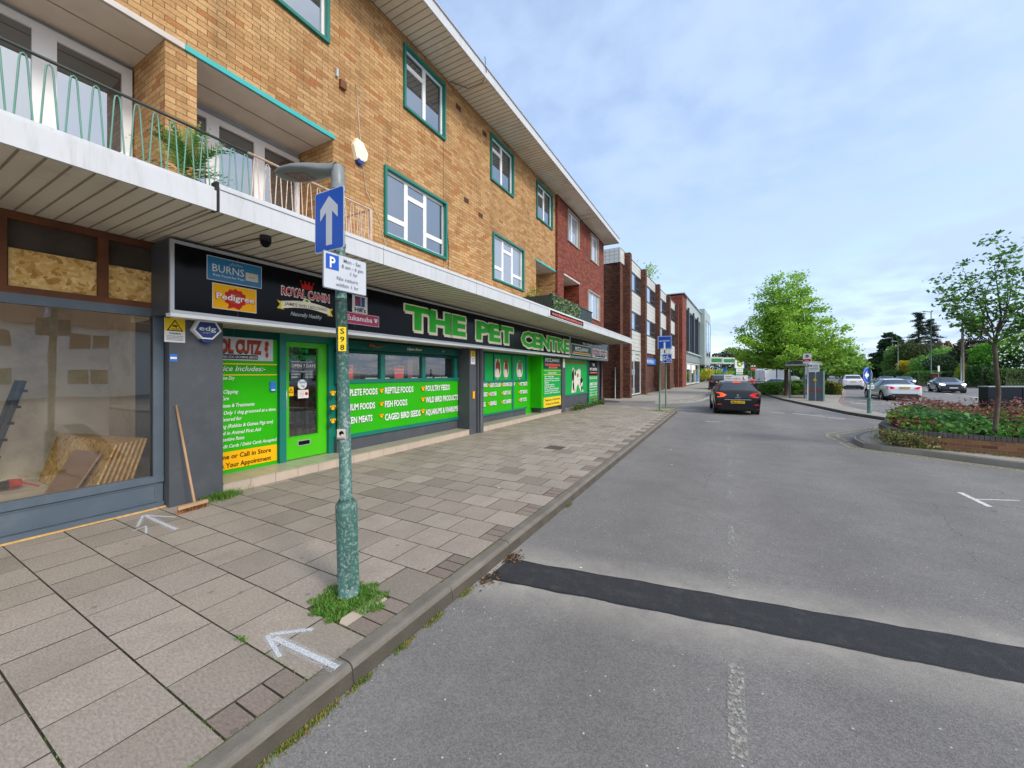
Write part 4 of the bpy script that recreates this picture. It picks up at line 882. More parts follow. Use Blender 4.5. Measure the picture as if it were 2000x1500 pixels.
for u, wd in ((5.6, .3), (7.42-.35, .0), (6.95, .2), (6.1, .15), (7.5, .2), (7.8, .25), (8.1, .2)): m_.slab(PWN, u, u+wd+.01, 1.68, 1.705, -.04, -.03, "paper_white")
m_.slab(PWN, 7.05, 7.22, 1.68, 2.2, -.25, -.24, "flower_pink"); m_.slab(PWN, 7.4, 7.47, 1.9, 2.2, -.25, -.24, "flower_pink")
m_.build("window_posters", S)
# product list panel
mb = MB(); mb.slab(PWN, 4.95, 8.7, .60, 1.60, -.06, .03, "green"); pp = mb.build("product_panel", S)
def paw(m_, T, u, v, r, d, c="yellow"):
    for cc, k, dd in (("black", 1.28, 0), (c, 1, .002)):
        m_.disc(T, u, v-r*.25, r*.62*k, r*.55*k, d+dd, cc, 10)
        for a in (-.75, -.27, .27, .75): m_.disc(T, u+a*r*1.05, v+r*(.62-.35*abs(a)), r*.24*k, r*.3*k, d+dd+.0005, cc, 8)
mb = MB(); T = PX(-6.465)
cols = [(4.8, 4.93, ["COMPLETE FOODS", "PREMIUM FOODS", "FROZEN MEATS"], [(5.02, 6.0-.12), (5.02, 5.8), (5.02, 5.72)])]
def pl_txt(px0, px1, py, s_, capx=7.5):
    u0, v0 = gy(px0, py, -6.465); u1, v1 = gy(px1, py, -6.465); Zc = SA*6.465+CA*(u0+u1)/2; h = capx*1.35/757*Zc
    mb.text(T, s_, u0+.008, (v0+v1)/2-h/2-.008, h, .002, "grey_print", u1-u0, 'L', .02); mb.text(T, s_, u0, (v0+v1)/2-h/2, h, .006, "white_print", u1-u0, 'L', .022)
def pl_paw(px, py, r=.06): u, v = gy(px, py, -6.465); paw(mb, T, u, v, r, .003)
for y_, s_, e_ in ((767, "COMPLETE FOODS", 737), (795, "PREMIUM FOODS", 732), (821, "FROZEN MEATS", 727)): pl_txt(660, e_, (y_+{767: 764, 795: 793, 821: 818}[y_])/2, s_, 9.5); pl_paw(650, y_+1)
for y_, s_, e_ in ((761, "REPTILE FOODS", 807), (787, "FISH FOODS", 795), (810, "CAGED BIRD SEEDS", 821)): pl_txt(751.5, e_, y_, s_, 9); pl_paw(745, y_+2)
for y_, s_, e_ in ((757, "POULTRY FEEDS", 878), (778, "WILD BIRD PRODUCTS", 894), (801, "AQUARIUMS & VIVARIUMS", 894)): pl_txt(831, e_, y_, s_, 8); pl_paw(826, y_+2, .07)
o = mb.build("lettering", S); reparent(o, pp)
# second bay with animal pictures
mb = MB(); mb.slab(PWN, 9.37, 13.0, .48, .54, -.06, .04, "teal"); mb.slab(PWN, 9.37, 13.0, 1.5, 1.57, -.06, .04, "teal"); mb.slab(PWN, 9.37, 13.0, 2.42, 2.49, -.06, .04, "dark_teal")
for u in (10.05, 10.62, 11.85, 12.93): mb.slab(PWN, u, u+(.06 if u < 11.5 else .11), 1.57, 2.42, -.06, .035, "teal")
mb.slab(PWN, 11.85, 11.96, .48, 1.5, -.06, .035, "teal"); mb.build("window_frame", S)
mb = MB(); mb.slab(PWN, 9.37, 13.0, 1.57, 2.42, -.05, 0, "green_blue"); mb.slab(PWN, 9.37, 11.85, .54, 1.5, -.05, .015, "green"); mb.slab(PWN, 11.96, 12.93, .54, 1.5, -.05, .015, "green"); pp = mb.build("product_panel", S)
mb = MB(); T = PX(-6.48)
def txt2(px0, px1, py, s_, h): 
    u0, v0 = gy(px0, py, -6.48); u1, _ = gy(px1, py, -6.48); mb.slab(T, u0-.02, u1+.02, v0-h*.62, v0+h*.62, -.002, .0, "green"); mb.text(T, s_, u0+.012, v0-h/2-.01, h, .003, "black", u1-u0, 'L', .04); mb.text(T, s_, u0, v0-h/2, h, .006, "white_print", u1-u0, 'L', .03)
for px0, px1, py, s_ in [(936, 952, 752, "BRUSHES"), (957, 978, 752, "LEADS COLLARS"), (982.5, 1006, 751, "GROOMING EQUIPMENT"), (1016, 1029.5, 750, "PET TREATS"), (937, 952, 771, "CAT BEDS"), (957, 969.5, 769.5, "HUTCHES"), (982.5, 997, 767.5, "RABBIT RUNS"), (1016, 1029.5, 765.5, "PET BOOKS"), (936, 948, 791, "CAGES"), (957, 969.5, 788, "KENNELS"), (982.5, 998, 785, "PET CARRIERS"), (1016, 1028, 781, "PET TOYS")]:
    txt2(px0, px1, py, s_, .13); u, v = gy(px0-2.3, py, -6.48); paw(mb, T, u, v, .055, .003)
o = mb.build("lettering", S); reparent(o, pp)
for i, (u, c1, c2) in enumerate([(9.75, "fur_brown", "fur_white"), (10.95-.06, "fur_white", "fur_brown"), (11.55-.1, "fur_brown", "fur_white"), (12.45, "fur_grey", "fur_white")]):
    m_ = MB(); sg = 1.0
    wd = (.17, .2, .16, .22)[i]; m_.disc(T, u, 1.93, wd+.02, .33, -.012, "fur_white", 18); m_.disc(T, u+.02, 1.98, wd*.78, .27, -.010, c1 if c1 != "fur_white" else c2, 16); m_.disc(T, u-.02, 1.8, wd*.6, .16, -.008, "fur_white", 14)
    m_.disc(T, u-wd*.5, 2.22, .05, .06, -.007, c1, 8); m_.disc(T, u+wd*.5, 2.22, .05, .06, -.007, c1, 8)
    for a in (-.05, .05): m_.disc(T, u+a, 2.08, .018, .02, -.005, "black", 8)
    m_.disc(T, u, 2.0, .02, .015, -.005, "salmon", 8); m_.slab(T, u-wd*.6, u+wd*.6, 1.63, 1.66, -.008, -.006, "black"); m_.build("animal_picture", S)
# projecting green bay
mb = MB(); mb.box(-6.6, -6.12, 13.55, 15.5, .46, 2.49, "green"); mb.box(-7.2, -6.6, 13.0, 15.54, .27, 2.49, "green"); mb.build("projecting_bay", S)
mb = MB(); T = PX(-6.12); mb.slab(T, 13.7, 15.5, .46, 2.45, 0, .015, "green_blue"); mb.slab(T, 13.7, 15.5, 1.98, 2.45, .015, .02, "dark_teal"); mb.slab(T, 13.7, 15.5, .46, .85, .015, .02, "yellow2"); mb.slab(T, 13.7, 15.5, 1.74, 1.76, .015, .02, "yellow2"); mb.slab(T, 13.7, 15.5, 1.9, 1.92, .015, .02, "yellow2"); bo = mb.build("notice_board", S)
mb = MB(); T = PX(-6.10); mb.text(T, "PETZ.AWAY", 14.6, 2.26, .14, .002, "white_print", 1.5, 'C', .03); mb.slab(T, 13.85, 15.4, 2.1, 2.18, 0, .002, "salmon"); mb.slab(T, 14.2, 15.1, 2.0, 2.07, 0, .002, "salmon"); mb.text(T, "PET HOLIDAY CARE & BOARDING", 14.62, 2.115, .05, .004, "red_print", 1.5, 'C', .01); mb.text(T, "SERVICE", 14.65, 2.015, .045, .004, "red_print", .6, 'C', .01)
mb.text(T, "Service Includes:-", 14.6, 1.79, .07, .002, "white_print", .9, 'C', .02, .2)
for i, (s_, wd) in enumerate([("Cats - Kittens Dogs", .9), ("Rabbit - Small Animal Guinea Pigs", 1.5), ("Caged birds & Transport included in", 1.55), ("Service", .4), ("Dog Boarding Stay", 1.0), ("Puppy Socialise Care", 1.0), ("Pick-up - Delivery available daily", 1.5), ("Home Visits available for Pets", 1.4), ("Call to our Staff - Fully Experienced", 1.6)]): mb.text(T, s_, 13.78, 1.65-i*.082, .052, .002, "white_print", wd, 'L', .02, .2)
mb.text(T, "Telephone or Call in Store", 14.6, .7, .09, .002, "black", 1.6, 'C', .02); mb.text(T, "To Book Your Pets Stay", 14.6, .54, .09, .002, "black", 1.45, 'C', .02); o = mb.build("lettering", S); reparent(o, bo)
# last window with dog picture and hours board
PL = PX(-6.14)
mb = MB(); mb.frame(PL, 16.0, 19.25, .78, 2.49, .06, -.05, .03, "teal"); mb.slab(PL, 19.25, 19.5, .2, 2.49, -.05, .02, "dark_teal"); mb.slab(PL, 21.0, 21.5, .2, 2.49, -.05, .0, "dark_grey"); mb.build("window_frame", S)
mb = MB(); mb.slab(PL, 16.06, 19.19, .84, 2.43, -.04, 0, "green_blue"); pp = mb.build("dog_picture_panel", S)
mb = MB(); T = PX(-6.135); mb.text(T, "Everything to Keep Your Pets Healthy", 17.6, 2.26, .12, .002, "orange_red", 2.8, 'C', .04)
dog = [(16.9, .9), (17.05, 1.75), (16.95, 1.95), (17.1, 2.1), (17.3, 1.95), (17.5, 1.9), (17.85, 2.0), (17.95, 2.17), (18.1, 2.0), (18.2, 1.9), (18.15, 1.6), (18.45, 1.55), (18.5, 1.3), (18.4, 1.1), (18.6, .9), (18.2, .9), (17.9, 1.2), (17.8, 1.3), (17.6, 1.15), (17.5, .9)]
mb.poly(T, dog, .003, "fur_white")
for a, b, c, d in [(17.12, 1.7, .13, .3), (17.15, 1.2, .1, .22), (18.3, 1.45, .18, .14), (17.4, 1.8, .1, .12), (18.35, 1.05, .1, .14), (17.95, 2.05, .05, .08)]: mb.disc(T, a, b, c, d, .006, "black", 10)
for a, b, c, d in [(18.15, 1.28, .07, .1), (17.35, 1.0, .05, .12), (17.75, 1.7, .14, .1)]: mb.disc(T, a, b, c, d, .008, "fur_grey", 10)
o = mb.build("dog_picture", S); reparent(o, pp)
mb = MB(); T = PX(-6.12); mb.slab(T, 19.5, 21.0, .2, 2.4, -.05, 0, "green_blue"); mb.slab(T, 19.5, 21.0, 1.68, 2.4, 0, .004, "black"); bo = mb.build("opening_hours_board", S)
mb = MB(); mb.text(T, "THE", 20.25, 2.18, .13, .008, "white_print", .4, 'C', .03); mb.text(T, "PET CENTRE", 20.25, 1.95, .14, .008, "white_print", 1.25, 'C', .03); mb.slab(T, 19.65, 20.9, 1.8, 1.86, .004, .008, "salmon")
mb.text(T, "Tel: 0121 743 1337", 20.25, 1.5, .12, .008, "white_print", 1.35, 'C', .03); mb.text(T, "OPEN 7 DAYS", 20.25, 1.15, .16, .008, "white_print", 1.35, 'C', .03); mb.slab(T, 19.6, 20.95, 1.06, 1.09, 0, .004, "white_print")
for i, (a, b) in enumerate([("MONDAY", "FRIDAY 9-5.30"), ("SATURDAY", "9 - 5.00"), ("SUNDAY", "10 - 4.00")]): mb.text(T, a, 19.6, .9-i*.14, .07, .008, "white_print", .5, 'L', .02); mb.text(T, b, 20.2, .9-i*.14, .07, .008, "white_print", .7, 'L', .02)
mb.text(T, "ALL WELCOME", 20.25, .4, .1, .008, "orange_red", 1.2, 'C', .03, .2); o = mb.build("lettering", S); reparent(o, bo)
# ---- long fascia sign
F = thing("shop_sign", "long black fascia sign with big green letters and pet food logos above the pet shop", "sign", (-5.7, 8.7, 2.5))
FP = PX(-5.7)
mb = MB(); mb.box(-6.2, -5.72, 2.06, 15.5, 2.51, 3.38, "dark_grey"); mb.rect(FP, 2.1, 15.46, 2.55, 3.34, -.005, "black_gloss"); mb.build("panel", F)
mb = MB(); mb.frame(FP, 2.06, 15.5, 2.51, 3.38, .04, -.025, .015, "alu"); mb.slab(FP, 2.06, 15.5, 2.47, 2.51, -.1, .02, "white_upvc"); mb.build("trim", F)
mb = MB(); 
for u in (2.785, 4.65, 6.9, 9.3, 11.8): mb.slab(FP, u, u+.004, 2.55, 3.34, -.004, -.001, "dark_grey")
mb.build("panel_joint", F)
def word(s_, u0, u1, v0, v1):
    m_ = MB(); h = v1-v0; wd = u1-u0
    m_.text(FP, s_, u0+.03, v0-.04, h, .012, "cream", wd, 'L', .085); m_.text(FP, s_, u0, v0, h, .02, "cream", wd, 'L', .09, 0, .02); m_.text(FP, s_, u0+.035, v0+.0, h, .024, "green_letter", wd-.07, 'L', .05); m_.build("lettering", F)
word("THE", 5.83, 8.0, 2.74, 3.2); word("PET", 8.4, 10.5, 2.72, 3.18); word("CENTRE", 10.98, 15.38, 2.70, 3.17)
m_ = MB(); m_.rect(FP, 2.43, 3.09, 2.985, 3.29, .002, "white_print"); m_.rect(FP, 2.437, 3.083, 2.992, 3.283, .004, "logo_blue"); m_.text(FP, "BURNS", 2.49, 3.10, .1, .007, "white_print", .37, 'L', .0); m_.text(FP, "Real Food for Pets", 2.5, 3.045, .03, .007, "white_print", .36, 'L', .004); m_.text(FP, "John", 2.68, 3.22, .035, .007, "sign_grey", .16, 'L', 0, .4); m_.rect(FP, 2.88, 3.04, 3.06, 3.17, .006, "soffit"); m_.text(FP, "BURNS", 2.96, 3.1, .02, .008, "orange_red", .08, 'C', 0); m_.build("logo", F)
m_ = MB(); m_.rect(FP, 2.49, 3.02, 2.63, 2.955, .002, "white_print"); m_.rect(FP, 2.497, 3.013, 2.637, 2.948, .004, "yellow")
m_.poly(FP, [(2.755+(.125 if i % 2 else .145)*math.cos(i*.2618), 2.79+(.11 if i % 2 else .13)*math.sin(i*.2618)) for i in range(24)], .006, "red_print"); m_.poly(FP, [(2.68, 2.7), (2.66, 2.645), (2.74, 2.67), (2.8, 2.645), (2.84, 2.7)], .0055, "red_print"); m_.disc(FP, 2.755, 2.79, .085, .075, .007, "orange_red", 16)
m_.text(FP, "Pedigree", 2.76, 2.755, .085, .008, "red_print", .47, 'C', .05); m_.text(FP, "Pedigree", 2.76, 2.76, .08, .01, "white_print", .455, 'C', .02); m_.build("logo", F)
m_ = MB(); m_.text(FP, "ROYAL CANIN", 3.76, 2.96, .13, .004, "white_print", .80, 'C', .07); m_.text(FP, "ROYAL CANIN", 3.76, 2.965, .115, .007, "red_print", .78, 'C', .02)
m_.poly(FP, [(3.68, 3.1), (3.66, 3.2), (3.705, 3.16), (3.73, 3.225), (3.765, 3.17), (3.8, 3.225), (3.825, 3.16), (3.87, 3.2), (3.85, 3.1)], .004, "red_print")
for u in (3.66, 3.73, 3.8, 3.87): m_.disc(FP, u, 3.215, .014, .014, .006, "red_print", 8)
m_.build("logo", F)
m_ = MB(); bn = []
for i in range(13): a = i/12; bn.append((3.36+a*.80, 2.86+.05*math.sin(a*3.14)))
for i in range(12, -1, -1): a = i/12; bn.append((3.36+a*.80, 2.755+.05*math.sin(a*3.14)))
m_.poly(FP, bn, .005, "cream"); m_.poly(FP, [(3.3, 2.75), (3.4, 2.74), (3.4, 2.85), (3.3, 2.87), (3.345, 2.81)], .003, "yellow2"); m_.poly(FP, [(4.22, 2.74), (4.12, 2.74), (4.12, 2.85), (4.22, 2.87), (4.18, 2.81)], .003, "yellow2"); m_.disc(FP, 3.76, 2.90, .07, .055, .003, "cream", 14); m_.disc(FP, 3.76, 2.925, .03, .018, .006, "green", 10)
m_.text(FP, "JAMES WELLBELOVED", 3.76, 2.81, .05, .008, "grey_print", .70, 'C', .005); m_.text(FP, "Naturally Healthy", 3.76, 2.67, .06, .006, "panel_pale", .52, 'C', .02, .3); m_.build("logo", F)
m_ = MB(); m_.rect(FP, 4.6, 4.93, 2.87, 3.18, .002, "paper_white"); m_.rect(FP, 4.66, 4.87, 2.99, 3.16, .004, "navy"); m_.poly(FP, [(4.66, 2.99), (4.8, 3.16), (4.75, 3.16), (4.66, 3.05)], .006, "red_print"); m_.rect(FP, 4.78, 4.79, 2.99, 3.16, .0065, "paper_white"); m_.text(FP, "Hill's", 4.77, 2.89, .08, .006, "black", .24, 'C', .02); m_.build("logo", F)
m_ = MB(); m_.rect(FP, 4.44, 5.2, 2.665, 2.865, .002, "white_print"); m_.rect(FP, 4.447, 5.193, 2.672, 2.858, .004, "magenta"); m_.text(FP, "Eukanuba", 4.48, 2.73, .09, .007, "white_print", .56, 'L', .02); paw(m_, FP, 5.12, 2.775, .05, .006, "white_print"); m_.build("logo", F)
F2 = thing("shop_sign", "short black fascia sign at the far end of the canopy with two small logos", "sign", (-5.7, 18.6, 2.5))
mb = MB(); mb.box(-6.2, -5.72, 15.52, 21.6, 2.51, 3.38, "dark_grey"); mb.rect(FP, 15.56, 21.56, 2.55, 3.34, -.005, "black_gloss"); mb.build("panel", F2)
mb = MB(); mb.frame(FP, 15.52, 21.6, 2.51, 3.38, .04, -.025, .015, "alu"); mb.build("trim", F2)
m_ = MB(); m_.text(FP, "Also Available at this Store", 18.7, 3.14, .1, .003, "white_print", 3.0, 'C', .02); m_.build("lettering", F2)
m_ = MB(); m_.rect(FP, 15.7, 18.5, 2.62, 3.08, .002, "white_print"); m_.rect(FP, 15.74, 18.46, 2.65, 3.05, .004, "dark_teal"); m_.text(FP, "PETZ.AWAY", 17.1, 2.8, .17, .007, "white_print", 1.9, 'C', .04); m_.slab(FP, 15.9, 18.3, 2.69, 2.74, .004, .006, "yellow"); m_.build("logo", F2)
m_ = MB(); m_.rect(FP, 18.7, 21.45, 2.6, 3.05, .002, "white_print"); m_.text(FP, "COOL CUTZ", 20.05, 2.74, .24, .005, "black", 2.2, 'C', .05); m_.text(FP, "COOL CUTZ", 20.05, 2.75, .22, .008, "orange_red", 2.15, 'C', .02); m_.slab(FP, 19.1, 21.0, 2.64, 2.71, .002, .005, "black")
for u in (18.85, 21.3): m_.slab(FP, u-.05, u+.05, 2.66, 2.98, .002, .005, "orange_red")
m_.build("logo", F2)
F3 = thing("web_address_sign", "narrow black and red web address board on the canopy edge", "sign", (-4.38, 11.6, 3.45)); T = PX(-4.385)
mb = MB(); mb.slab(T, 10.2, 13.3, 3.44, 3.64, 0, .02, "white_upvc"); mb.slab(T, 10.25, 13.25, 3.46, 3.62, .02, .024, "black"); mb.build("panel", F3); mb = MB(); mb.text(T, "www.thepetcentreshirley.co.uk", 11.75, 3.5, .09, .028, "salmon", 2.75, 'C', .03); mb.build("lettering", F3)
# ---- small things fixed about the shops
t = thing("warning_sign", "yellow and white camera warning sign at the top of the first grey pier", "sign", (-6.07, 2.24, 2.2)); T = PX(-6.07)
mb = MB(); mb.slab(T, 2.14, 2.35, 2.19, 2.49, 0, .006, "paper_white"); mb.rect(T, 2.14, 2.35, 2.33, 2.49, .0065, "yellow2"); mb.build("plate", t)
mb = MB(); mb.poly(T, [(2.16, 2.33), (2.33, 2.33), (2.245, 2.475)], .008, "black"); mb.poly(T, [(2.18, 2.342), (2.31, 2.342), (2.245, 2.455)], .0095, "yellow2"); mb.text(T, "CCTV", 2.245, 2.346, .022, .011, "black", .08, 'C', .01); mb.slab(T, 2.22, 2.27, 2.385, 2.405, .0095, .011, "black"); mb.slab(T, 2.25, 2.258, 2.37, 2.39, .0095, .011, "black"); mb.text(T, "WARNING", 2.245, 2.29, .022, .008, "black", .12, 'C', .02)
for i in range(4): mb.slab(T, 2.16, 2.33, 2.265-i*.017, 2.27-i*.017, .006, .008, "grey_print")
mb.build("lettering", t)
t = thing("alarm_box", "white and blue hexagonal alarm box beside the yellow camera warning sign", "alarm", (-6.07, 2.56, 2.37)); hx = [(2.40, 2.36), (2.46, 2.49), (2.66, 2.49), (2.725, 2.37), (2.62, 2.25), (2.50, 2.25)]
mb = MB(); mb.prism(T, hx, 0, .09, "white_print"); mb.prism(T, [(2.5, 2.24), (2.62, 2.24), (2.6, 2.21), (2.52, 2.21)], 0, .07, "navy"); mb.build("housing", t)
mb = MB(); mb.poly(T, [(2.56+(a-2.56)*.84, 2.37+(b-2.37)*.84) for a, b in hx], .093, "navy"); mb.text(T, "edg", 2.56, 2.36, .065, .096, "white_print", .19, 'C', .01); mb.text(T, "SECURITY", 2.55, 2.325, .012, .096, "white_print", .09, 'C', 0); mb.build("face", t)
t = thing("sticker", "small blue and white sticker on the edge of the first grey pier", "sticker", (-6.07, 2.2, 2.0)); mb = MB(); mb.slab(T, 2.195, 2.27, 1.95, 2.04, 0, .003, "sky_blue"); mb.rect(T, 2.2, 2.265, 1.98, 2.005, .004, "white_print"); mb.build("label", t)
t = thing("alarm_box", "cream alarm box with a dark blue base on the yellow brick wall", "alarm", (-6.05, 5.0, 5.85)); T = PX(-6.05)
hx = [(4.86, 6.02), (4.93, 6.17), (5.07, 6.14), (5.18, 6.0), (5.16, 5.86), (5.03, 5.74), (4.93, 5.78)]
mb = MB(); mb.prism(T, hx, 0, .08, "cream"); mb.prism(T, [(5.01+(a-5.01)*.8, 5.96+(b-5.96)*.8) for a, b in hx], .08, .095, "cream"); mb.build("housing", t); mb = MB(); mb.prism(T, [(4.93, 5.80), (5.10, 5.80), (5.05, 5.72), (4.96, 5.73)], .0, .083, "navy"); mb.build("strobe", t)
t = thing("security_camera", "black dome security camera hanging under the canopy", "camera", (-4.9, 2.95, 3.42)); cxx, cyy = -4.56-.12, 2.48+.12
cxx, cyy = -4.75, 2.62
mb = MB(True); mb.tube([(cxx, cyy, 3.42), (cxx, cyy, 3.37), (cxx, cyy, 3.35)], [.06, .06, .062], "plastic", 16); mb.build("base", t); mb = MB(True); mb.tube([(cxx, cyy, 3.35), (cxx, cyy, 3.32), (cxx, cyy, 3.295), (cxx, cyy, 3.285)], [.058, .05, .03, .005], "black_gloss", 16); mb.build("dome", t); mb = MB(); mb.tube([(cxx-.05, cyy-.02, 3.4), (-5.7, 2.5, 3.4)], .008, "timber", 6); mb.build("conduit", t)
t = thing("warning_sign", "small yellow and white warning sign at the top of the pier beside the drainpipe", "sign", (-6.09, 8.85, 2.2)); T = PX(-6.09); mb = MB(); mb.slab(T, 8.78, 8.98, 2.05, 2.42, 0, .006, "paper_white"); mb.rect(T, 8.78, 8.98, 2.25, 2.42, .007, "yellow2"); mb.build("plate", t); mb = MB(); mb.poly(T, [(8.82, 2.28), (8.95, 2.28), (8.885, 2.39)], .009, "black"); mb.poly(T, [(8.845, 2.295), (8.925, 2.295), (8.885, 2.36)], .0105, "yellow2")
for i in range(4): mb.slab(T, 8.82, 8.94, 2.2-i*.03, 2.21-i*.03, .006, .009, "grey_print")
mb.build("lettering", t)
t = thing("warning_sign", "narrow pale warning sign on the pier right of the yellow notice board", "sign", (-6.07, 15.8, 2.3)); T = PX(-6.07); mb = MB(); mb.slab(T, 15.66, 15.88, 2.05, 2.42, 0, .006, "paper_white"); mb.rect(T, 15.68, 15.86, 2.3, 2.4, .007, "yellow2"); mb.build("plate", t)
# broom
t = thing("broom", "wooden broom with bristle head leaning on the first grey pier", "broom", (-5.72, 2.27, .12))
mb = MB(True); mb.tube([(-5.74, 2.32, .21), (-6.045, 2.25, 1.4)], [.014, .013], "pale_wood", 8); mb.build("handle", t)
mb = MB(); P0 = Plane((-5.69, 2.14, .17), (.02, 1, .0)); mb.hexa([(-5.72, 2.13, .175), (-5.665, 2.13, .175), (-5.70, 2.45, .175), (-5.755, 2.45, .175), (-5.715, 2.13, .21), (-5.67, 2.13, .21), (-5.705, 2.45, .21), (-5.75, 2.45, .21)], "pale_wood"); mb.build("head", t)
mb = MB(); g = random.Random(2)
for i in range(170):
    a = g.random(); x = -5.72+.045*g.random()-.035*a; y = 2.135+.31*a; mb.face([(x-.002, y, .178), (x+.002, y, .178), (x+.002+g.uniform(-.01, .02), y+g.uniform(-.008, .008), .122), (x-.002+g.uniform(-.01, .02), y+.003, .122)], "pale_bristle")
mb.build("bristles", t, kind="stuff")
# ================================================================== LAMP POST WITH SIGNS
LX, LY = -2.5, 1.99
t = thing("street_lamp", "short chipped green lamp post with a grey head, standing in the grass tuft", "street lamp", (LX, LY, .12))
tx = lambda z: LX-.051*z; ty = lambda z: LY+.01*z
mb = MB(True); mb.tube([(tx(0), ty(0), .08), (tx(.6), ty(.6), .62), (tx(.78), ty(.8), .78), (tx(.82), ty(.8), .80), (tx(.86), ty(.8), .84)], [.077, .077, .079, .077, .05], "green_post", 24)
mb.tube([(tx(.84), ty(.84), .83), (tx(1.6), ty(1.6), 1.6), (tx(2.38), ty(2.4), 2.38)], [.045, .045, .043], "green_post", 24); mb.tube([(tx(2.36), ty(2.36), 2.345), (tx(2.4), ty(2.4), 2.36)], .0445, "rubber", 24); mb.tube([(tx(2.38), ty(2.38), 2.37), (tx(3.3), ty(3.3), 3.3)], [.042, .04], "green_post", 24); mb.build("column", t)
mb = MB(); mb.hexa([(tx(.1)+.045, ty(.1)-.062, .2), (tx(.1)+.078, ty(.1)-.04, .2), (tx(.1)+.078, ty(.1)+.03, .2), (tx(.1)+.05, ty(.1)+.05, .2), (tx(.7)+.05, ty(.7)-.068, .7), (tx(.7)+.086, ty(.7)-.04, .7), (tx(.7)+.086, ty(.7)+.03, .7), (tx(.7)+.05, ty(.7)+.05, .7)], "green_post"); mb.build("access_door", t)
hd = Vector((-.95, -.12, .10)).normalized(); b0 = Vector((tx(3.38), ty(3.38), 3.40)); sd = hd.cross(Vector((0, 0, 1))).normalized(); upv = sd.cross(hd)
mb = MB(True); mb.tube([(tx(3.26), ty(3.26), 3.24), (tx(3.3), ty(3.3), 3.3), (tx(3.42), ty(3.42), 3.42), (tx(3.44), ty(3.44), 3.445)], [.052, .051, .048, .03], "lamp_grey", 20); mb.build("head_socket", t)
mb = MB(True); rings = []; prof = [(0, .055, .055, .0), (.08, .056, .055, .0), (.15, .07, .054, .004), (.25, .105, .052, .008), (.38, .13, .048, .008), (.5, .125, .04, .004), (.58, .1, .03, -.002), (.63, .045, .012, -.008)]; seg = 20; vs = []
for s_, wv, hv, lift in prof:
    for k in range(seg):
        a = 6.2832*k/seg; cv, sv = math.cos(a), math.sin(a); vs.append(b0+hd*s_+sd*wv*(abs(cv)**.7)*(1 if cv > 0 else -1)+upv*(hv*(sv if sv > 0 else sv*.55)+lift))
fs = [(i*seg+k, i*seg+(k+1) % seg, (i+1)*seg+(k+1) % seg, (i+1)*seg+k) for i in range(len(prof)-1) for k in range(seg)]+[tuple(range((len(prof)-1)*seg, len(prof)*seg))]
mb.mesh(vs, fs, "lamp_grey"); mb.build("lamp_head", t)
mb = MB(); q = [b0+hd*.3+sd*.06-upv*.019, b0+hd*.5+sd*.07-upv*.019, b0+hd*.5-sd*.07-upv*.019, b0+hd*.3-sd*.06-upv*.019]; mb.mesh([p_+upv*.03 for p_ in q]+[p_-upv*.002 for p_ in q], [(4, 5, 6, 7), (7, 6, 5, 4), (0, 1, 5, 4), (1, 2, 6, 5), (2, 3, 7, 6), (3, 0, 4, 7)], mat("lens", hexc("8a6f6c"), .2, vary=.4, vscale=40)); mb.build("lens", t)
t = thing("direction_sign", "blue sign with a white upward arrow on the lamp post", "sign", (LX, LY-.08, 2.62))
# faces oncoming traffic (-Y)
A = Plane((-2.65, 1.93, 0), Vector((1, 0, 0)))
def rr(u0, u1, v0, v1, r): 
    o_ = []
    for cx_, cy_, a0 in ((u1-r, v1-r, 0), (u0+r, v1-r, 90), (u0+r, v0+r, 180), (u1-r, v0+r, 270)):
        for k in range(5): a = R(a0+k*22.5); o_.append((cx_+r*math.cos(a), cy_+r*math.sin(a)))
    return o_
mb = MB(); mb.prism(A, rr(-.17, .17, 2.735, 3.205, .025), -.004, 0, "sign_grey"); mb.poly(A, rr(-.162, .162, 2.743, 3.197, .02), .002, "sign_blue"); mb.build("plate", t)
mb = MB(); mb.poly(A, [(-.032, 2.78), (.04, 2.78), (.04, 3.035), (.105, 2.975), (.105, 3.065), (.004, 3.155), (-.1, 3.065), (-.1, 2.975), (-.032, 3.035)], .004, "sign_grey"); mb.build("arrow", t)
mb = MB(); 
for z in (2.8, 3.08): mb.tube([(tx(z), ty(z), z-.012), (tx(z), ty(z), z+.012)], .046, "lamp_grey", 20)
mb.build("clamp", t)
t = thing("parking_sign", "white parking sign with blue P and time limits on the lamp post", "sign", (LX+.06, LY, 2.4))
B = PX(tx(2.55)+.052); yo = ty(2.5)
mb = MB(); mb.prism(B, rr(yo-.19, yo+.205, 2.43, 2.71, .012), -.004, 0, "grey_print"); mb.poly(B, rr(yo-.183, yo+.198, 2.437, 2.703, .01), .002, "sign_grey"); mb.build("plate", t)
mb = MB(); mb.rect(B, yo-.167, yo-.057, 2.578, 2.69, .004, "sign_blue"); mb.text(B, "P", yo-.112, 2.592, .083, .006, "white_print", .048, 'C', .02)
for s_, u, v, wd in [("Mon - Sat", .065, 2.655, .16), ("8 am - 6 pm", .068, 2.61, .2), ("1 hr", .08, 2.565, .065), ("No return", .02, 2.51, .19), ("within 1 hr", .02, 2.462, .205)]: mb.text(B, s_, yo+u, v, .029, .006, "grey_print", wd, 'C', .004)
mb.build("lettering", t)
t = thing("number_label", "yellow number label S98 down the lamp post", "label", (LX, LY, 2.0)); C_ = Plane((tx(2.0)+.036, ty(2.0)-.031, 0), (.64, .77, 0)); mb = MB()
for i, ch in enumerate("S98"): mb.slab(C_, -.026, .03, 2.155-.062*(i+1), 2.155-.062*i-.001, -.006, .0045, "yellow2"); mb.text(C_, ch, .002, 2.155-.062*(i+1)+.01, .042, .006, "black", .03, 'C', .01)
mb.build("lettering", t)
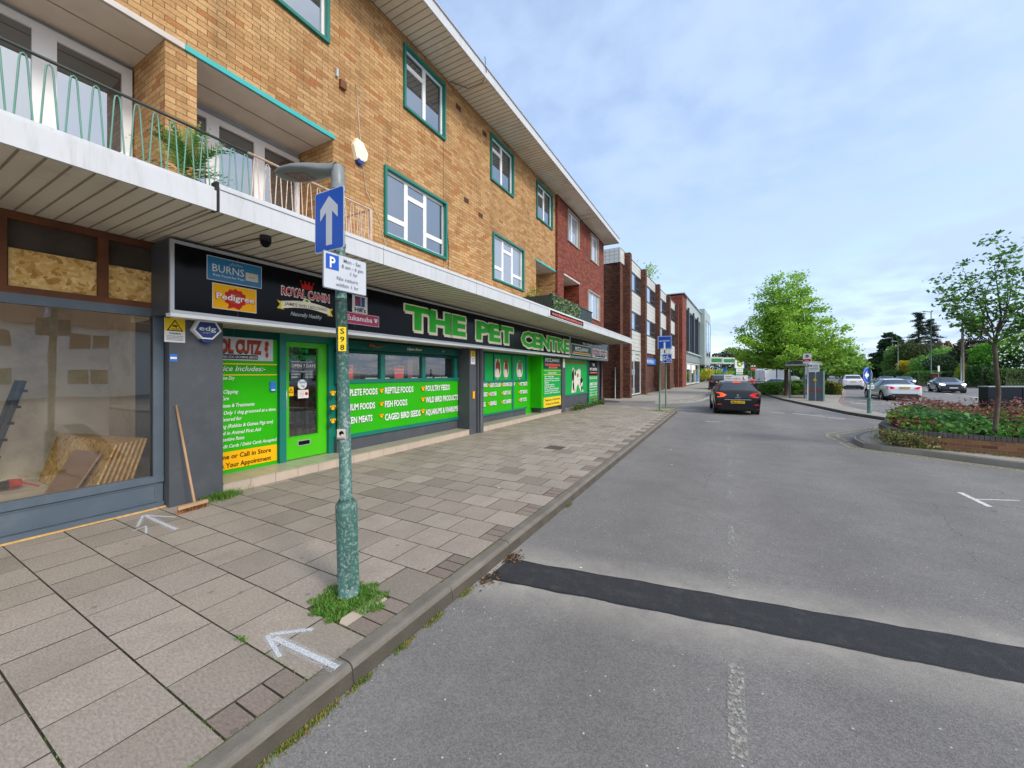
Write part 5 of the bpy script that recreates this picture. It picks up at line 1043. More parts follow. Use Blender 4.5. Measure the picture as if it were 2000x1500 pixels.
t = thing("sticker", "small torn picture sticker low on the lamp post", "sticker", (LX, LY, 1.35)); C_ = Plane((tx(1.35)+.018, ty(1.35)-.043, 0), (.95, .35, 0)); mb = MB(); mb.slab(C_, -.033, .033, 1.30, 1.375, -.003, .003, "soffit"); mb.disc(C_, .005, 1.345, .02, .018, .005, "black", 9); mb.disc(C_, .012, 1.33, .01, .01, .006, "fur_white", 9); mb.rect(C_, -.03, .033, 1.302, 1.312, .005, "flower_pink"); mb.build("picture", t)
# ================================================================== SIGN POSTS AHEAD
def post(x, y, h, r, m, parent, z0=.12, name="post"):
    m_ = MB(True); m_.tube([(x, y, z0), (x, y, h)], r, m, 10); m_.tube([(x, y, h), (x, y, h+.02)], [r*1.15, r*.8], "rubber", 10); m_.build(name, parent)
mat("thin_post", hexc("4c6c58"), .5, vary=.1)
t = thing("parking_sign", "small parking plate on the nearer of two thin green posts by the side entrance", "sign", (-2.51, 18.3, .12)); post(-2.51, 18.3, 2.95, .038, "thin_post", t)
mb = MB(); A = PX(-2.465); mb.slab(A, 18.1, 18.75, 2.36, 2.8, 0, .01, "sign_grey"); mb.rect(A, 18.12, 18.32, 2.56, 2.78, .012, "sign_blue"); mb.text(A, "P", 18.22, 2.6, .13, .014, "white_print", .08, 'C', .02)
for i in range(4): mb.slab(A, 18.38, 18.7, 2.7-i*.09, 2.73-i*.09, .01, .013, "grey_print")
mb.build("plate", t)
t = thing("route_sign", "tall blue road sign with bicycle plate on the farther thin green post", "sign", (-2.48, 20.2, .12)); post(-2.48, 20.15, 3.45, .038, "thin_post", t)
A = Plane((-2.5, 20.09, 0), (1, -.1, 0)); mb = MB(); mb.slab(A, -.36, .3, 2.98, 3.62, 0, .012, "sign_blue"); mb.frame(A, -.34, .28, 3.0, 3.6, .015, .012, .014, "white_print"); mb.text(A, "NO THROUGH", -.03, 3.34, .07, .016, "white_print", .46, 'C', .02); mb.slab(A, -.07, .01, 2.98, 3.3, .012, .016, "white_print"); mb.slab(A, -.22, -.1, 3.2, 3.3, .012, .016, "sign_blue"); mb.build("plate", t)
mb = MB(); mb.slab(A, -.27, .25, 2.74, 2.97, 0, .012, "paper_white"); mb.slab(A, -.05, 0, 2.78, 2.94, .012, .015, "black"); mb.build("plate", t)
mb = MB(); mb.slab(A, -.28, .3, 2.3, 2.73, 0, .012, "sign_blue"); mb.frame(A, -.27, .29, 2.31, 2.72, .015, .012, .014, "white_print")
def ring(pl, u, v, r, wd, d, m, m_): 
    n = 18
    for i in range(n):
        a, b = 6.2832*i/n, 6.2832*(i+1)/n; m_.face([pl.p(u+r*math.cos(a), v+r*math.sin(a), d), pl.p(u+(r+wd)*math.cos(a), v+(r+wd)*math.sin(a), d), pl.p(u+(r+wd)*math.cos(b), v+(r+wd)*math.sin(b), d), pl.p(u+r*math.cos(b), v+r*math.sin(b), d)], m)
ring(A, -.13, 2.46, .075, .02, .016, "white_print", mb); ring(A, .15, 2.46, .075, .02, .016, "white_print", mb)
def bar(pl, a, b, wd, d, m, m_):
    a = Vector(a); b = Vector(b); n_ = (b-a).normalized(); n_ = Vector((-n_.y, n_.x))*wd/2; m_.face([pl.p(*(a-n_), d), pl.p(*(b-n_), d), pl.p(*(b+n_), d), pl.p(*(a+n_), d)], m)
for a, b in [((-.13, 2.46), (-.06, 2.6)), ((-.06, 2.6), (.1, 2.6)), ((.15, 2.46), (.1, 2.64)), ((0, 2.46), (-.06, 2.6)), ((0, 2.46), (.1, 2.6)), ((-.13, 2.46), (0, 2.46)), ((.06, 2.65), (.14, 2.65)), ((-.1, 2.62), (-.02, 2.62))]: bar(A, a, b, .018, .017, "white_print", mb)
mb.build("bicycle_plate", t)

# ================================================================== OFFICE BUILDING WITH BRICK PIERS
ang = R(2.0); OX, OY = -5.6, 25.85
O = thing("office_building", "three storey office with brown brick piers and white boarded panels", "building", (OX, OY, 0), 0)
OP = Plane((OX, OY, 0), (math.sin(ang), math.cos(ang), 0)); OS = Plane((OX, OY, 0), (math.cos(ang), -math.sin(ang), 0))
Lb = 24.6; piers = [(0.95, 1.45), (5.85, 6.4), (11.8, 12.4), (17.8, 18.5), (23.9, 24.6)]; D = -.42
mb = MB(); mb.rect(OS, -10, D, 0, 9.2, 0, "brown_brick"); mb.slab(OP, 0, .35, 0, 9.25, -1, D+.02, "brown_brick")
mb.slab(OP, .35, Lb, 0, 9.9, -10, D-.05, "brown_brick"); mb.slab(OP, -.0, .35, 0, 9.2, -10, -1, "brown_brick"); mb.build("wall", O)
for a, b in piers: m_ = MB(); m_.slab(OP, a, b, 0, 9.98, D-.05, 0, "brown_brick"); m_.build("pier", O)
mb = MB(); mb.slab(OS, -10, D+.03, 9.15, 10.12, -.02, .05, "panel_white")
for i in range(14): mb.slab(OS, -4.4+i*.3, -4.385+i*.3, 9.17, 10.1, .05, .056, "grey_print")
for i in range(3): mb.slab(OS, -4.6, D+.02, 9.4+i*.25, 9.412+i*.25, .05, .056, "grey_print")
mb.slab(OP, 0, .95, 9.15, 10.12, D-.04, D+.04, "panel_white"); mb.build("parapet", O)
mb = MB(); mb.slab(OP, 0, Lb, 9.98, 10.04, -10, D+.02, "rubber"); mb.slab(OP, .0, Lb, 10.04, 10.1, D-.1, D+.06, "panel_pale"); mb.build("roof", O)
bays = [(1.45, 5.85), (6.4, 11.8), (12.4, 17.8), (18.5, 23.9)]
for bi, (a, b) in enumerate(bays):
    m_ = MB()
    for v0, v1 in ((9.22, 10.0), (6.35, 7.78), (3.5, 4.95)):
        n_ = max(2, round((v1-v0)/.28)); hh = (v1-v0)/n_
        for i in range(n_): m_.slab(OP, a, b, v0+i*hh, v0+(i+1)*hh-.02, D-.04, D+.045, "panel_white")
        m_.slab(OP, a, b, v0, v1, D-.04, D+.03, "grey_print")
    m_.build("boarded_panel", O)
    for v0, v1 in ((7.8, 9.2), (4.97, 6.33)):
        f = MB(); f.frame(OP, a, b, v0, v1, .07, D-.02, D+.03, "win_frame_dark"); us = [a, a+(b-a)*.3, a+(b-a)*.62, b]
        for k in range(3):
            u0, u1 = us[k], us[k+1]; f.frame(OP, u0+.02, u1-.02, v0+.04, v1-.04, .06, D-.01, D+.04, "win_frame_dark")
            if k != 1: f.slab(OP, u0, u1, v0+.38, v0+.46, D-.01, D+.045, "win_frame_dark")
        fo = f.build("window", O); p = MB(); p.rect(OP, a, b, v0, v1, D+.005, "blue_glass"); po = p.build("pane", O); reparent(po, fo)
a, b = bays[0]
mb = MB(); mb.frame(OP, a, b, .2, 3.45, .08, D-.02, D+.06, "panel_white"); mb.slab(OP, a+2.15, a+2.25, .2, 3.45, D, D+.06, "panel_white"); mb.slab(OP, a+.08, b-.08, 2.72, 3.4, D, D+.05, "panel_white"); so_ = mb.build("shop_window", O)
mb = MB(); mb.rect(OP, a+.08, b-.08, .28, 2.72, D+.02, "blue_glass"); o = mb.build("pane", O); reparent(o, so_)
mb = MB()
for k, u in enumerate((a+1.1, a+3.3)):
    mb.text(OP, ["SOLIHULL", "WALDRON OSTEO"][k], u, 3.15, .13, D+.055, "green_brand", 1.5, 'C', .02); mb.text(OP, ["PHYSIO", "Practice"][k], u, 2.87, .12, D+.055, "green_brand", .9, 'C', .02)
o = mb.build("lettering", O); reparent(o, so_)
a, b = bays[1]
mb = MB(); mb.slab(OP, a, b, 2.55, 3.1, D-.3, D+.1, "sky_blue"); mb.text(OP, "CAR WORLD", (a+b)/2, 2.68, .28, D+.11, "white_print", 3.6, 'C', .02); mb.build("sign_board", O)
mb = MB(); mb.slab(OP, a+.3, a+1.7, .12, 2.5, D-.04, D+.02, "sign_blue"); mb.build("door", O)
mb = MB(); mb.slab(OP, a, Lb, .1, .5, D-.05, D+.06, "brown_brick"); mb.build("plinth", O)
mb = MB(); mb.tube([OS.p(-1.55, .1, .07), OS.p(-1.55, 3.0, .07)], .04, "panel_pale", 8); mb.tube([OS.p(-.72, .1, .06), OS.p(-.72, 2.2, .06)], .03, "panel_pale", 8); mb.tube([OS.p(-1.55, 3.0, .07), OS.p(-1.55, 5, .07), OS.p(-.8, 5, .07)], .02, "interior_dark", 6); mb.build("downpipe", O)
g = np.random.default_rng(9); n = 220
leaves("roof_plant", g.normal(size=(n, 3))*[.3, .5, .35]+[-5.6, 35.2, 10.6], g.uniform(.05, .13, n), np.array([hexc(c) for c in g.choice(["a8c860", "8cb048"], n)]), None, label="bright green weed growing on the office roof edge", category="plant")
# ================================================================== MODERN GLAZED BUILDING
MO = thing("glazed_building", "modern grey glazed building with brick end wall beyond the brick office", "building", (-4.6, 51.3, 0)); ang2 = R(3.0)
MP = Plane((-4.62, 50.6, 0), (math.sin(ang2), math.cos(ang2), 0)); MS = Plane((-4.62, 50.6, 0), (math.cos(ang2), -math.sin(ang2), 0))
mb = MB(); mb.slab(MP, 0, 3.2, 0, 11.2, -9, .25, "red_brick"); mb.build("brick_wall", MO)
mb = MB(); mb.slab(MP, 3.2, 29, 0, 11.1, -9, 0, "panel_grey"); mb.slab(MP, 3.2, 19, 9.9, 11.4, 0, .3, "panel_pale"); mb.slab(MP, 3.2, 29, 3.3, 4.4, 0, .2, "panel_grey"); mb.slab(MP, 19, 29, 3.2, 12.2, -9, .9, "panel_pale"); mb.slab(MP, 3.2, 19, 4.4, 4.6, 0, .45, "panel_pale"); mb.build("wall", MO)
mb = MB(); mb.slab(MP, 0, 19, 11.4, 11.5, -9, .5, "alu"); mb.build("roof", MO)
for u0, u1 in ((4.4, 8.4), (9.6, 13.4), (14.6, 18.0)):
    f = MB(); f.frame(MP, u0, u1, 4.6, 9.8, .12, 0, .25, "win_frame_dark"); f.slab(MP, u0-.5, u0, 4.6, 10.2, 0, .5, "win_frame_dark"); fo = f.build("window", MO); p = MB(); p.rect(MP, u0, u1, 4.6, 9.8, .1, "blue_glass"); o = p.build("pane", MO); reparent(o, fo)
f = MB(); f.frame(MP, 21, 28.5, 4.6, 10.6, .1, .9, 1.0, "panel_pale"); f.slab(MP, 24.6, 24.75, 4.6, 10.6, .9, 1.0, "panel_pale"); fo = f.build("window", MO); p = MB(); p.rect(MP, 21, 28.5, 4.6, 10.6, .95, "blue_glass"); o = p.build("pane", MO); reparent(o, fo)
f = MB(); f.frame(MP, 3.6, 18.5, .3, 3.2, .15, 0, .2, "panel_white")
for u in (8.5, 13.5): f.slab(MP, u, u+.15, .3, 3.2, 0, .2, "panel_white")
fo = f.build("shop_window", MO); p = MB(); p.rect(MP, 3.6, 18.5, .3, 3.2, .05, "dark_glass"); p.rect(MP, 19.2, 29, .3, 3.15, .05, "dark_glass"); o = p.build("pane", MO); reparent(o, fo)
mb = MB(); mb.slab(MP, 4.8, 8.2, 2.3, 3.0, .1, .14, "paper_white"); mb.slab(MP, 9.2, 13.2, 2.3, 3.0, .1, .14, "paper_white"); mb.slab(MP, 9.6, 11.0, 1.8, 2.3, .1, .14, "paper_white"); mb.slab(MP, 22, 23.5, 1.9, 2.6, .1, .14, "green"); mb.slab(MP, 14.5, 16.5, .5, 1.6, .1, .12, "sky_blue"); mb.build("posters", MO)

# ================================================================== VEHICLES
def car_mesh(kind):
    # stations: x, z_bottom, z_belt, z_top, half widths (sill, belt, top)
    if kind == "hatch":
        Lc = 4.06; st = [(0, .40, .66, .72, .72, .74, .66), (.02, .28, .84, .90, .84, .84, .70), (.05, .24, .95, 1.0, .86, .85, .70), (.09, .22, 1.0, 1.06, .87, .855, .68), (.36, .2, 1.01, 1.37, .875, .86, .57), (.5, .2, 1.0, 1.43, .875, .86, .57), (1.6, .2, .95, 1.46, .87, .86, .58), (2.35, .2, .93, 1.42, .87, .86, .56), (3.0, .2, .93, 1.0, .87, .85, .62), (3.6, .22, .86, .9, .85, .82, .62), (3.95, .25, .7, .74, .78, .74, .58), (4.06, .32, .55, .58, .62, .6, .5)]; gl = (3, 8); rw = .33; ax = (.72, 3.25)
    elif kind == "suv":
        Lc = 4.45; st = [(0, .55, .78, .82, .72, .74, .62), (.03, .36, .95, 1.0, .86, .84, .70), (.1, .3, 1.06, 1.1, .90, .88, .68), (.2, .28, 1.08, 1.18, .91, .88, .66), (.5, .26, 1.08, 1.52, .92, .88, .6), (.75, .26, 1.06, 1.6, .92, .88, .62), (1.7, .26, 1.04, 1.63, .92, .88, .64), (2.6, .26, 1.02, 1.56, .92, .88, .6), (3.2, .26, 1.03, 1.1, .92, .88, .66), (3.9, .28, .98, 1.02, .9, .85, .66), (4.3, .32, .82, .86, .84, .78, .62), (4.45, .4, .65, .68, .7, .66, .55)]; gl = (3, 8); rw = .36; ax = (.85, 3.6)
    else:
        Lc = 4.65; st = [(0, .5, .72, .76, .68, .7, .58), (.03, .34, .9, .95, .80, .80, .64), (.12, .26, .96, 1.01, .86, .84, .66), (.4, .22, .98, 1.04, .88, .86, .66), (.75, .2, .97, 1.08, .89, .87, .64), (1.35, .2, .95, 1.36, .89, .87, .56), (1.8, .2, .93, 1.42, .89, .87, .56), (2.6, .2, .91, 1.41, .89, .87, .56), (3.35, .2, .92, .98, .89, .86, .62), (4.1, .22, .84, .88, .87, .83, .62), (4.5, .26, .68, .72, .8, .75, .58), (4.65, .34, .54, .57, .64, .6, .5)]; gl = (4, 8); rw = .33; ax = (.95, 3.75)
    rows = []
    for x, zb, zl, zt, ws, wb, wt in st:
        zm = (zb+zl)/2; r = [(0, zb), (ws*.8, zb), (ws*.96, zb+.06), (ws, zm), (wb, zl), (wt, zt-.03 if zt-zl > .2 else zt-.008), (wt*.75, zt), (0, zt+.012)]
        rows.append([(x, -a, b) for a, b in r[:0:-1]]+[(x, a, b) for a, b in r])
    return st, rows, gl, rw, ax, Lc
def make_car(name, label, cat, paint, kind, x, y, head, group=None, rear=True, lit=False, plate=None, detail=True):
    """x, y = ground point under the middle of the REAR bumper; head = heading in degrees to the left of +Y"""
    st, rows, gl, rw, ax, Lc = car_mesh(kind); h = R(head)
    t = thing(name, label, cat, (x, y, 0), h, group)
    def T(p): return (p[1], p[0], p[2])        # car x (length) -> local +Y, width -> local X
    n = len(rows[0]); body = MB(True); glass = MB(True); k = n//2     # ring index layout: left belt.. right
    mid = rows[0].index((rows[0][7][0], 0, rows[0][7][2])) if False else None
    for i in range(len(rows)-1):
        for j in range(n-1):
            a, b, c, d = rows[i][j], rows[i][j+1], rows[i+1][j+1], rows[i+1][j]
            # ring order: j=0 top centre(left) ... 6 = sill left, 7 = bottom centre, ... 14 top centre
            side = (j == 2 or j == 11); topc = j in (0, 1, 12, 13)
            isg = False
            if gl[0] <= i < gl[1]:
                if side and (i >= gl[0]+2 or kind == "sedan"): isg = True
                rise = abs(st[i+1][3]-st[i][3]) > .2
                if topc and rise: isg = True
                if kind == "sedan" and topc and i == gl[0]: isg = True
                if kind != "sedan" and topc and i == gl[0]: isg = True
            if isg:
                q = [Vector(T(p)) for p in (a, b, c, d)]; cen = sum(q, Vector())/4
                (glass).face([p for p in q], "car_glass")
            else: body.face([T(p) for p in (a, b, c, d)], paint)
    body.face([T(p) for p in rows[0]], paint, smooth=False); body.face([T(p) for p in rows[-1][::-1]], paint, smooth=False)
    bo = body.build("body", t, world=False); go = glass.build("windows", t, world=False)
    for o in (bo, go):
        import bmesh
        bm = bmesh.new(); bm.from_mesh(o.data); bmesh.ops.remove_doubles(bm, verts=bm.verts, dist=.001); bmesh.ops.recalc_face_normals(bm, faces=bm.faces); bm.to_mesh(o.data); bm.free()
    bv = bo.modifiers.new("bevel", 'BEVEL'); bv.width = .02; bv.segments = 2; bv.limit_method = 'ANGLE'; bv.angle_limit = R(35)
    ww = st[6][4]
    if detail:
        m_ = MB(); m_.box(-ww*.86, ww*.86, .25, Lc-.25, .15, .3, "plastic"); m_.build("underbody_shade_box", t, world=False)  # black box added low under the car to deepen the shadow there
        pil = MB()
        for sx in (-1, 1):
            for i in (gl[0]+1, gl[0]+3, gl[1]-1):
                w1, z1, w2, z2 = st[i][5]+.004, st[i][2], st[i][6]+.006, st[i][3]-.03
                x0 = st[i][0]; pil.hexa([(sx*w1, x0-.04, z1), (sx*(w1-.02), x0-.04, z1), (sx*(w1-.02), x0+.04, z1), (sx*w1, x0+.04, z1), (sx*w2, x0-.04, z2), (sx*(w2-.02), x0-.04, z2), (sx*(w2-.02), x0+.04, z2), (sx*w2, x0+.04, z2)], "plastic" if i != gl[1]-1 else paint)
        pil.build("pillars", t, world=False)
    for sx in (-1, 1):
        for a_ in ax:
            if detail:
                m_ = MB(True); m_.tube([(sx*(ww-.25), a_, rw), (sx*(ww+.004), a_, rw)], rw+.045, "rubber", 24); m_.build("wheel_arch", t, world=False)
            m_ = MB(True); m_.tube([(sx*(ww-.2), a_, rw), (sx*(ww-.01), a_, rw), (sx*(ww+.012), a_, rw)], [rw, rw, rw-.03], "rubber", 24 if detail else 12); wo = m_.build("wheel", t, world=False)
            if detail:
                m_ = MB(True); m_.tube([(sx*(ww), a_, rw), (sx*(ww+.018), a_, rw)], [rw*.66, rw*.6], "rim", 16); ro = m_.build("rim", t, world=False); ro.parent = wo
                for q in range(5):
                    pass
    RB = Plane((0, 0, 0), (1, 0, 0)); FB = Plane((0, Lc, 0), (-1, 0, 0))
    zt = st[2][2]; wt = st[2][5]
    def lampbox(pts, y0, y1, m, nm):
        m_ = MB(); m_.mesh([(a, y0+c, b) for a, b, c in pts]+[(a, y1+c, b) for a, b, c in pts], [tuple(range(len(pts))), tuple(range(2*len(pts)-1, len(pts)-1, -1))]+[(i, (i+1) % len(pts), len(pts)+(i+1) % len(pts), len(pts)+i) for i in range(len(pts))], m, None, False); return m_.build(nm, t, world=False)
    for sx in (-1, 1):
        if kind == "hatch": pts = [(sx*.42, .86, .02), (sx*.6, .95, .015), (sx*.82, .97, .07), (sx*.86, .86, .13), (sx*.78, .76, .03), (sx*.55, .78, .0)]
        elif kind == "suv": pts = [(sx*.5, .98, .03), (sx*.84, 1.02, .06), (sx*.89, .9, .09), (sx*.55, .9, .0)]
        else: pts = [(sx*.45, .84, -.01), (sx*.62, .93, .0), (sx*.83, .94, .07), (sx*.87, .82, .12), (sx*.62, .76, -.0)]
        o = lampbox(pts, -.03, .12, ("tail_lit" if (lit and sx < 0) else "tail_red") if rear else "tail_dim", "tail_light")
        zf = st[-3][2]; pts = [(sx*.45, zf-.12, -.18), (sx*.5, zf-.02, -.22), (sx*.8, zf+.03, -.42), (sx*.84, zf-.08, -.36), (sx*.7, zf-.16, -.2)]
        lampbox(pts, Lc-.0, Lc+.06, "headlamp_lit" if lit is None else "headlamp", "headlight")
        mz = st[8][2]+.08; m_ = MB(True); m_.tube([(sx*.86, st[8][0]-.35, mz), (sx*.98, st[8][0]-.37, mz+.02), (sx*1.0, st[8][0]-.37, mz+.02)], [.04, .075, .05], paint if paint != "car_white" else "car_white", 8); m_.build("door_mirror", t, world=False)
    if detail:
        m_ = MB(); m_.slab(RB, -.62, .62, st[1][1]-.06, st[1][1]+.12, .0, .02, paint if kind == "hatch" else "plastic"); m_.hexa([(-.7, -.015, .26), (.7, -.015, .26), (.82, .2, .24), (-.82, .2, .24), (-.72, -.02, .40), (.72, -.02, .40), (.86, .2, .4), (-.86, .2, .4)], paint if kind == "hatch" else "plastic"); m_.build("rear_bumper", t, world=False)
        m_ = MB(); zf = st[-3][2]; m_.slab(FB, -.5, .5, zf-.22, zf-.08, -.02, .02, "plastic"); m_.slab(FB, -.65, .65, .26, .4, -.02, .01, "plastic"); m_.build("grille", t, world=False)
        pz = {"hatch": .50, "suv": .82, "sedan": .80}[kind]; py_ = .0
        m_ = MB(); m_.slab(RB, -.26, .26, pz, pz+.11, -.02, .035, "plate_y"); 
        if plate: m_.text(RB, plate, 0, pz+.02, .072, .038, "black", .46, 'C', .02)
        m_.build("number_plate", t, world=False)
        m_ = MB(); m_.slab(FB, -.26, .26, .42, .53, -.01, .04, "plate_w"); m_.build("number_plate", t, world=False)
    return t
at2 = at
c0 = make_car("driving_school_car", "black hatchback with a white learner board on its roof, driving away", "car", "car_black", "hatch", .52, 19.35, 5, lit=True, plate="ML66 ATF")
RB = Plane((0, 0, 0), (1, 0, 0))
def lpart(m_, nm, par): return m_.build(nm, par, world=False)
m_ = MB(); m_.slab(Plane((0, 1.15, 0), (1, 0, 0)), -.42, .52, 1.45, 1.7, -.09, .09, "paper_white"); A = Plane((0, 1.06, 0), (1, 0, 0)); m_.text(A, "ASAP", -.38, 1.62, .05, .004, "black", .26, 'L', .02); m_.text(A, "07909 767278", -.38, 1.52, .05, .004, "red_print", .6, 'L', .01); m_.rect(A, .26, .5, 1.46, 1.69, .002, "white_print"); m_.text(A, "L", .37, 1.5, .15, .006, "red_print", .1, 'C', .04); lpart(m_, "roof_board", c0)
m_ = MB(); A = Plane((0, -.02, 0), (1, 0, 0)); m_.slab(A, -.5, .5, .655, .675, -.02, .03, "chrome"); m_.slab(A, -.1, .1, .735, .75, 0, .012, "chrome"); m_.poly(A, [(0, .9), (.045, .845), (0, .79), (-.045, .845)], .015, "chrome"); m_.poly(A, [(0, .875), (.02, .845), (0, .815), (-.02, .845)], .018, "car_black"); lpart(m_, "badge", c0)
m_ = MB(); m_.slab(Plane((0, .44, 0), (1, 0, 0)), -.15, .15, 1.385, 1.42, 0, .05, "tail_lit"); lpart(m_, "brake_light", c0)
m_ = MB(True); m_.tube([(0, .62, 1.42), (0, .5, 1.62)], .006, "plastic", 5); lpart(m_, "aerial", c0)
for sx in (-1, 1):
    m_ = MB(); m_.slab(RB, sx*.7-.08, sx*.7+.08, .43, .46, -.02, .035, "tail_red"); lpart(m_, "reflector", c0)
x, y = at(1404, 40); make_car("parked_suv", "dark tall car ahead of the learner car, next to the left kerb", "car", "car_black", "suv", x, y, 2)
x, y = at(1421, 49); make_car("blue_car", "pale blue car roof showing beyond the dark tall car", "car", "car_silver", "suv", x, y, 0)
x, y = at(1461, 52); make_car("red_car", "red car partly hidden behind the learner car", "car", "car_red", "sedan", x, y, 12)
x, y = at(1756, 25.0); make_car("white_saloon", "nearest white saloon driving away behind the round blue arrow sign", "car", "car_white", "sedan", x+.35, y+.25, 1.5, rear=True, plate="BG16 OYV")
x, y = at(1667, 43); make_car("white_suv", "white tall car driving away beside the bus stop island", "car", "car_white", "suv", x, y, -6)
def oncoming(name, label, paint, kind, px, Z, th, detail=True, group=None):
    fx, fy = at(px, Z); Lc = {"hatch": 4.06, "suv": 4.45, "sedan": 4.65}[kind]; th = R(th)     # front centre
    return make_car(name, label, "car", paint, kind, fx+math.sin(th)*Lc, fy+math.cos(th)*Lc, 180-math.degrees(th), group, rear=False, lit=None, detail=detail)
oncoming("blue_saloon", "dark blue saloon coming towards the planter with headlights on", "car_navy", "sedan", 1863, 35, 8)
oncoming("white_oncoming_car", "white oncoming car behind the nearest white saloon", "car_white", "sedan", 1737, 50, 8)
oncoming("purple_saloon", "dark purple oncoming car in front of the clipped hedge and brick pillar", "car_purple", "sedan", 1773, 51, 8)
x, y = at(1526, 41); hx_ = math.degrees(math.atan2(CA, SA)); make_car("grey_car", "dark grey car standing behind the clipped hedge on the island", "car", "car_navy", "sedan", x+2.1*CA, y+2.1*SA, 61).scale = (1, 1, .84)
GC = "distant cars on the main road"
for nm, lab, paint, kind, px, Z, hd in [("distant_car", "left one of two small white cars far up the main road", "car_white", "hatch", 1627, 122, -10), ("distant_car", "right one of two small white cars far up the main road", "car_white", "hatch", 1643, 118, -10), ("distant_car", "dark car far up the road just left of the round blue arrow sign", "car_navy", "suv", 1677, 96, -12), ("distant_car", "small red car far up the main road", "car_red", "hatch", 1662, 125, -12), ("distant_car", "white car end showing just right of the bus shelter", "car_white", "hatch", 1602, 100, -12)]:
    x, y = at(px, Z); make_car(nm, lab, "car", paint, kind, x, y, hd, GC, detail=False)
# delivery van
x, y = at(1484, 60); vh = math.atan2(CA*.985-SA*.17, SA*.985+CA*.17); VN = thing("delivery_van", "long white panel van behind the big tree trunk, nose to the right", "van", (x, y, 0), -math.acos(SA*.97+CA*.24) if False else R(-52))
def vl(pts_side, w0, w1, m, m_):
    A = [(-w0 if p[1] < 1.1 else -w1, p[0], p[1]) for p in pts_side]; Bq = [(w0 if p[1] < 1.1 else w1, p[0], p[1]) for p in pts_side]; n = len(A)
    m_.mesh(A+Bq, [tuple(range(n)), tuple(range(2*n-1, n-1, -1))]+[((i+1) % n, i, n+i, n+(i+1) % n) for i in range(n)], m, None, False)
m_ = MB(); vl([(0, .4), (0, 2.3), (.15, 2.5), (4.2, 2.5), (4.6, 2.35), (5.25, 1.45), (6.1, 1.15), (6.25, .8), (6.25, .4)], 1.02, .95, "car_white", m_); o = m_.build("body", VN, world=False)
bv = o.modifiers.new("bevel", 'BEVEL'); bv.width = .07; bv.segments = 3
m_ = MB()
for sx in (-1, 1): m_.mesh([(sx*1.03, 4.35, 1.4), (sx*1.03, 5.15, 1.4), (sx*1.0, 4.75, 2.05), (sx*1.0, 4.35, 2.1)], [(0, 1, 2, 3)], "car_glass")
m_.mesh([(-.85, 4.72, 2.3), (.85, 4.72, 2.3), (.9, 5.3, 1.5), (-.9, 5.3, 1.5)], [(0, 1, 2, 3)], "car_glass"); m_.build("windows", VN, world=False)
m_ = MB(); m_.box(-.01, .01, -.012, .02, .5, 2.3, "grey_print"); m_.box(-1, 1, -.05, .05, .38, .55, "plastic"); m_.box(-.3, -.1, -.02, .02, .75, .95, "plastic"); m_.build("rear_doors", VN, world=False)
for sx in (-1, 1):
    m_ = MB(); m_.box(sx*.97-.05, sx*.97+.05, -.02, .08, .85, 1.15, "tail_red"); m_.build("tail_light", VN, world=False)
    for a_ in (1.2, 5.2): m_ = MB(True); m_.tube([(sx*.8, a_, .36), (sx*1.04, a_, .36)], .36, "rubber", 18); m_.build("wheel", VN, world=False)
# double decker bus far away
x, y = at(1703, 120); BU = thing("double_decker_bus", "dark double decker bus far up the main road above the round arrow sign", "bus", (x, y, 0), R(-12)); m_ = MB(); m_.box(-1.25, 1.25, 0, 10, .3, 4.2, "car_navy"); o = m_.build("body", BU, world=False); bv = o.modifiers.new("bevel", 'BEVEL'); bv.width = .15
m_ = MB(); m_.box(-1.1, 1.1, -.02, .1, 2.6, 3.7, "dark_glass"); m_.box(-1.1, 1.1, -.02, .1, 1.0, 1.9, "dark_glass"); m_.build("windows", BU, world=False); m_ = MB(); m_.box(-.6, .6, -.03, .05, 2.1, 2.45, "paper_white"); m_.build("destination_board", BU, world=False)
x, y = at(1722, 105); WT = thing("delivery_lorry", "pale small lorry seen from behind, right of the distant bus", "lorry", (x, y, 0), R(-12)); m_ = MB(); m_.box(-1.2, 1.2, 0, 5, .9, 3.6, "panel_white"); m_.build("box_body", WT, world=False); m_ = MB(); m_.box(-1.05, -.05, -.02, .02, 1.1, 3.2, "panel_grey"); m_.box(.05, 1.05, -.02, .02, 1.1, 3.2, "panel_grey"); m_.box(-1.15, 1.15, -.05, .2, .55, .9, "plastic"); m_.build("rear_doors", WT, world=False)
for sx in (-.9, .9): m_ = MB(True); m_.tube([(sx-.15, 1, .45), (sx+.15, 1, .45)], .45, "rubber", 12); m_.build("wheel", WT, world=False)
# ================================================================== BUS STOP
mat("shelter_grey", hexc("58646a"), .4, vary=.1)
xA, yA = at(1594, 23.6); t = thing("information_pillar", "tall grey twin post information pillar with red bands at the end of the bus shelter", "pillar", (xA, yA, .12), R(-30))
mb = MB(); mb.box(-.34, -.03, -.08, .08, 0, 1.75, "shelter_grey"); mb.box(.03, .34, -.08, .08, 0, 1.75, "shelter_grey"); mb.box(-.38, -.34, -.1, .1, 0, 1.85, "panel_pale"); mb.box(-.03, .03, -.1, .1, 0, 1.95, "panel_pale"); mb.box(.34, .4, -.1, .1, 0, 1.85, "green_post"); mb.build("panels", t, world=False)
mb = MB(); mb.box(-.31, -.06, -.1, -.08, .62, .72, "orange_red"); mb.box(.06, .31, -.1, -.08, .62, .72, "orange_red"); mb.disc(Plane((0, -.085, 0), (1, 0, 0)), -.16, .56, .07, .05, 0, "red_print", 10); mb.build("red_band", t, world=False)
mb = MB(); A = Plane((0, -.11, 0), (1, 0, 0)); mb.poly(A, [(-.02, 1.4), (.1, 1.22), (-.14, 1.22)], .0, "yellow"); mb.build("emblem", t, world=False)
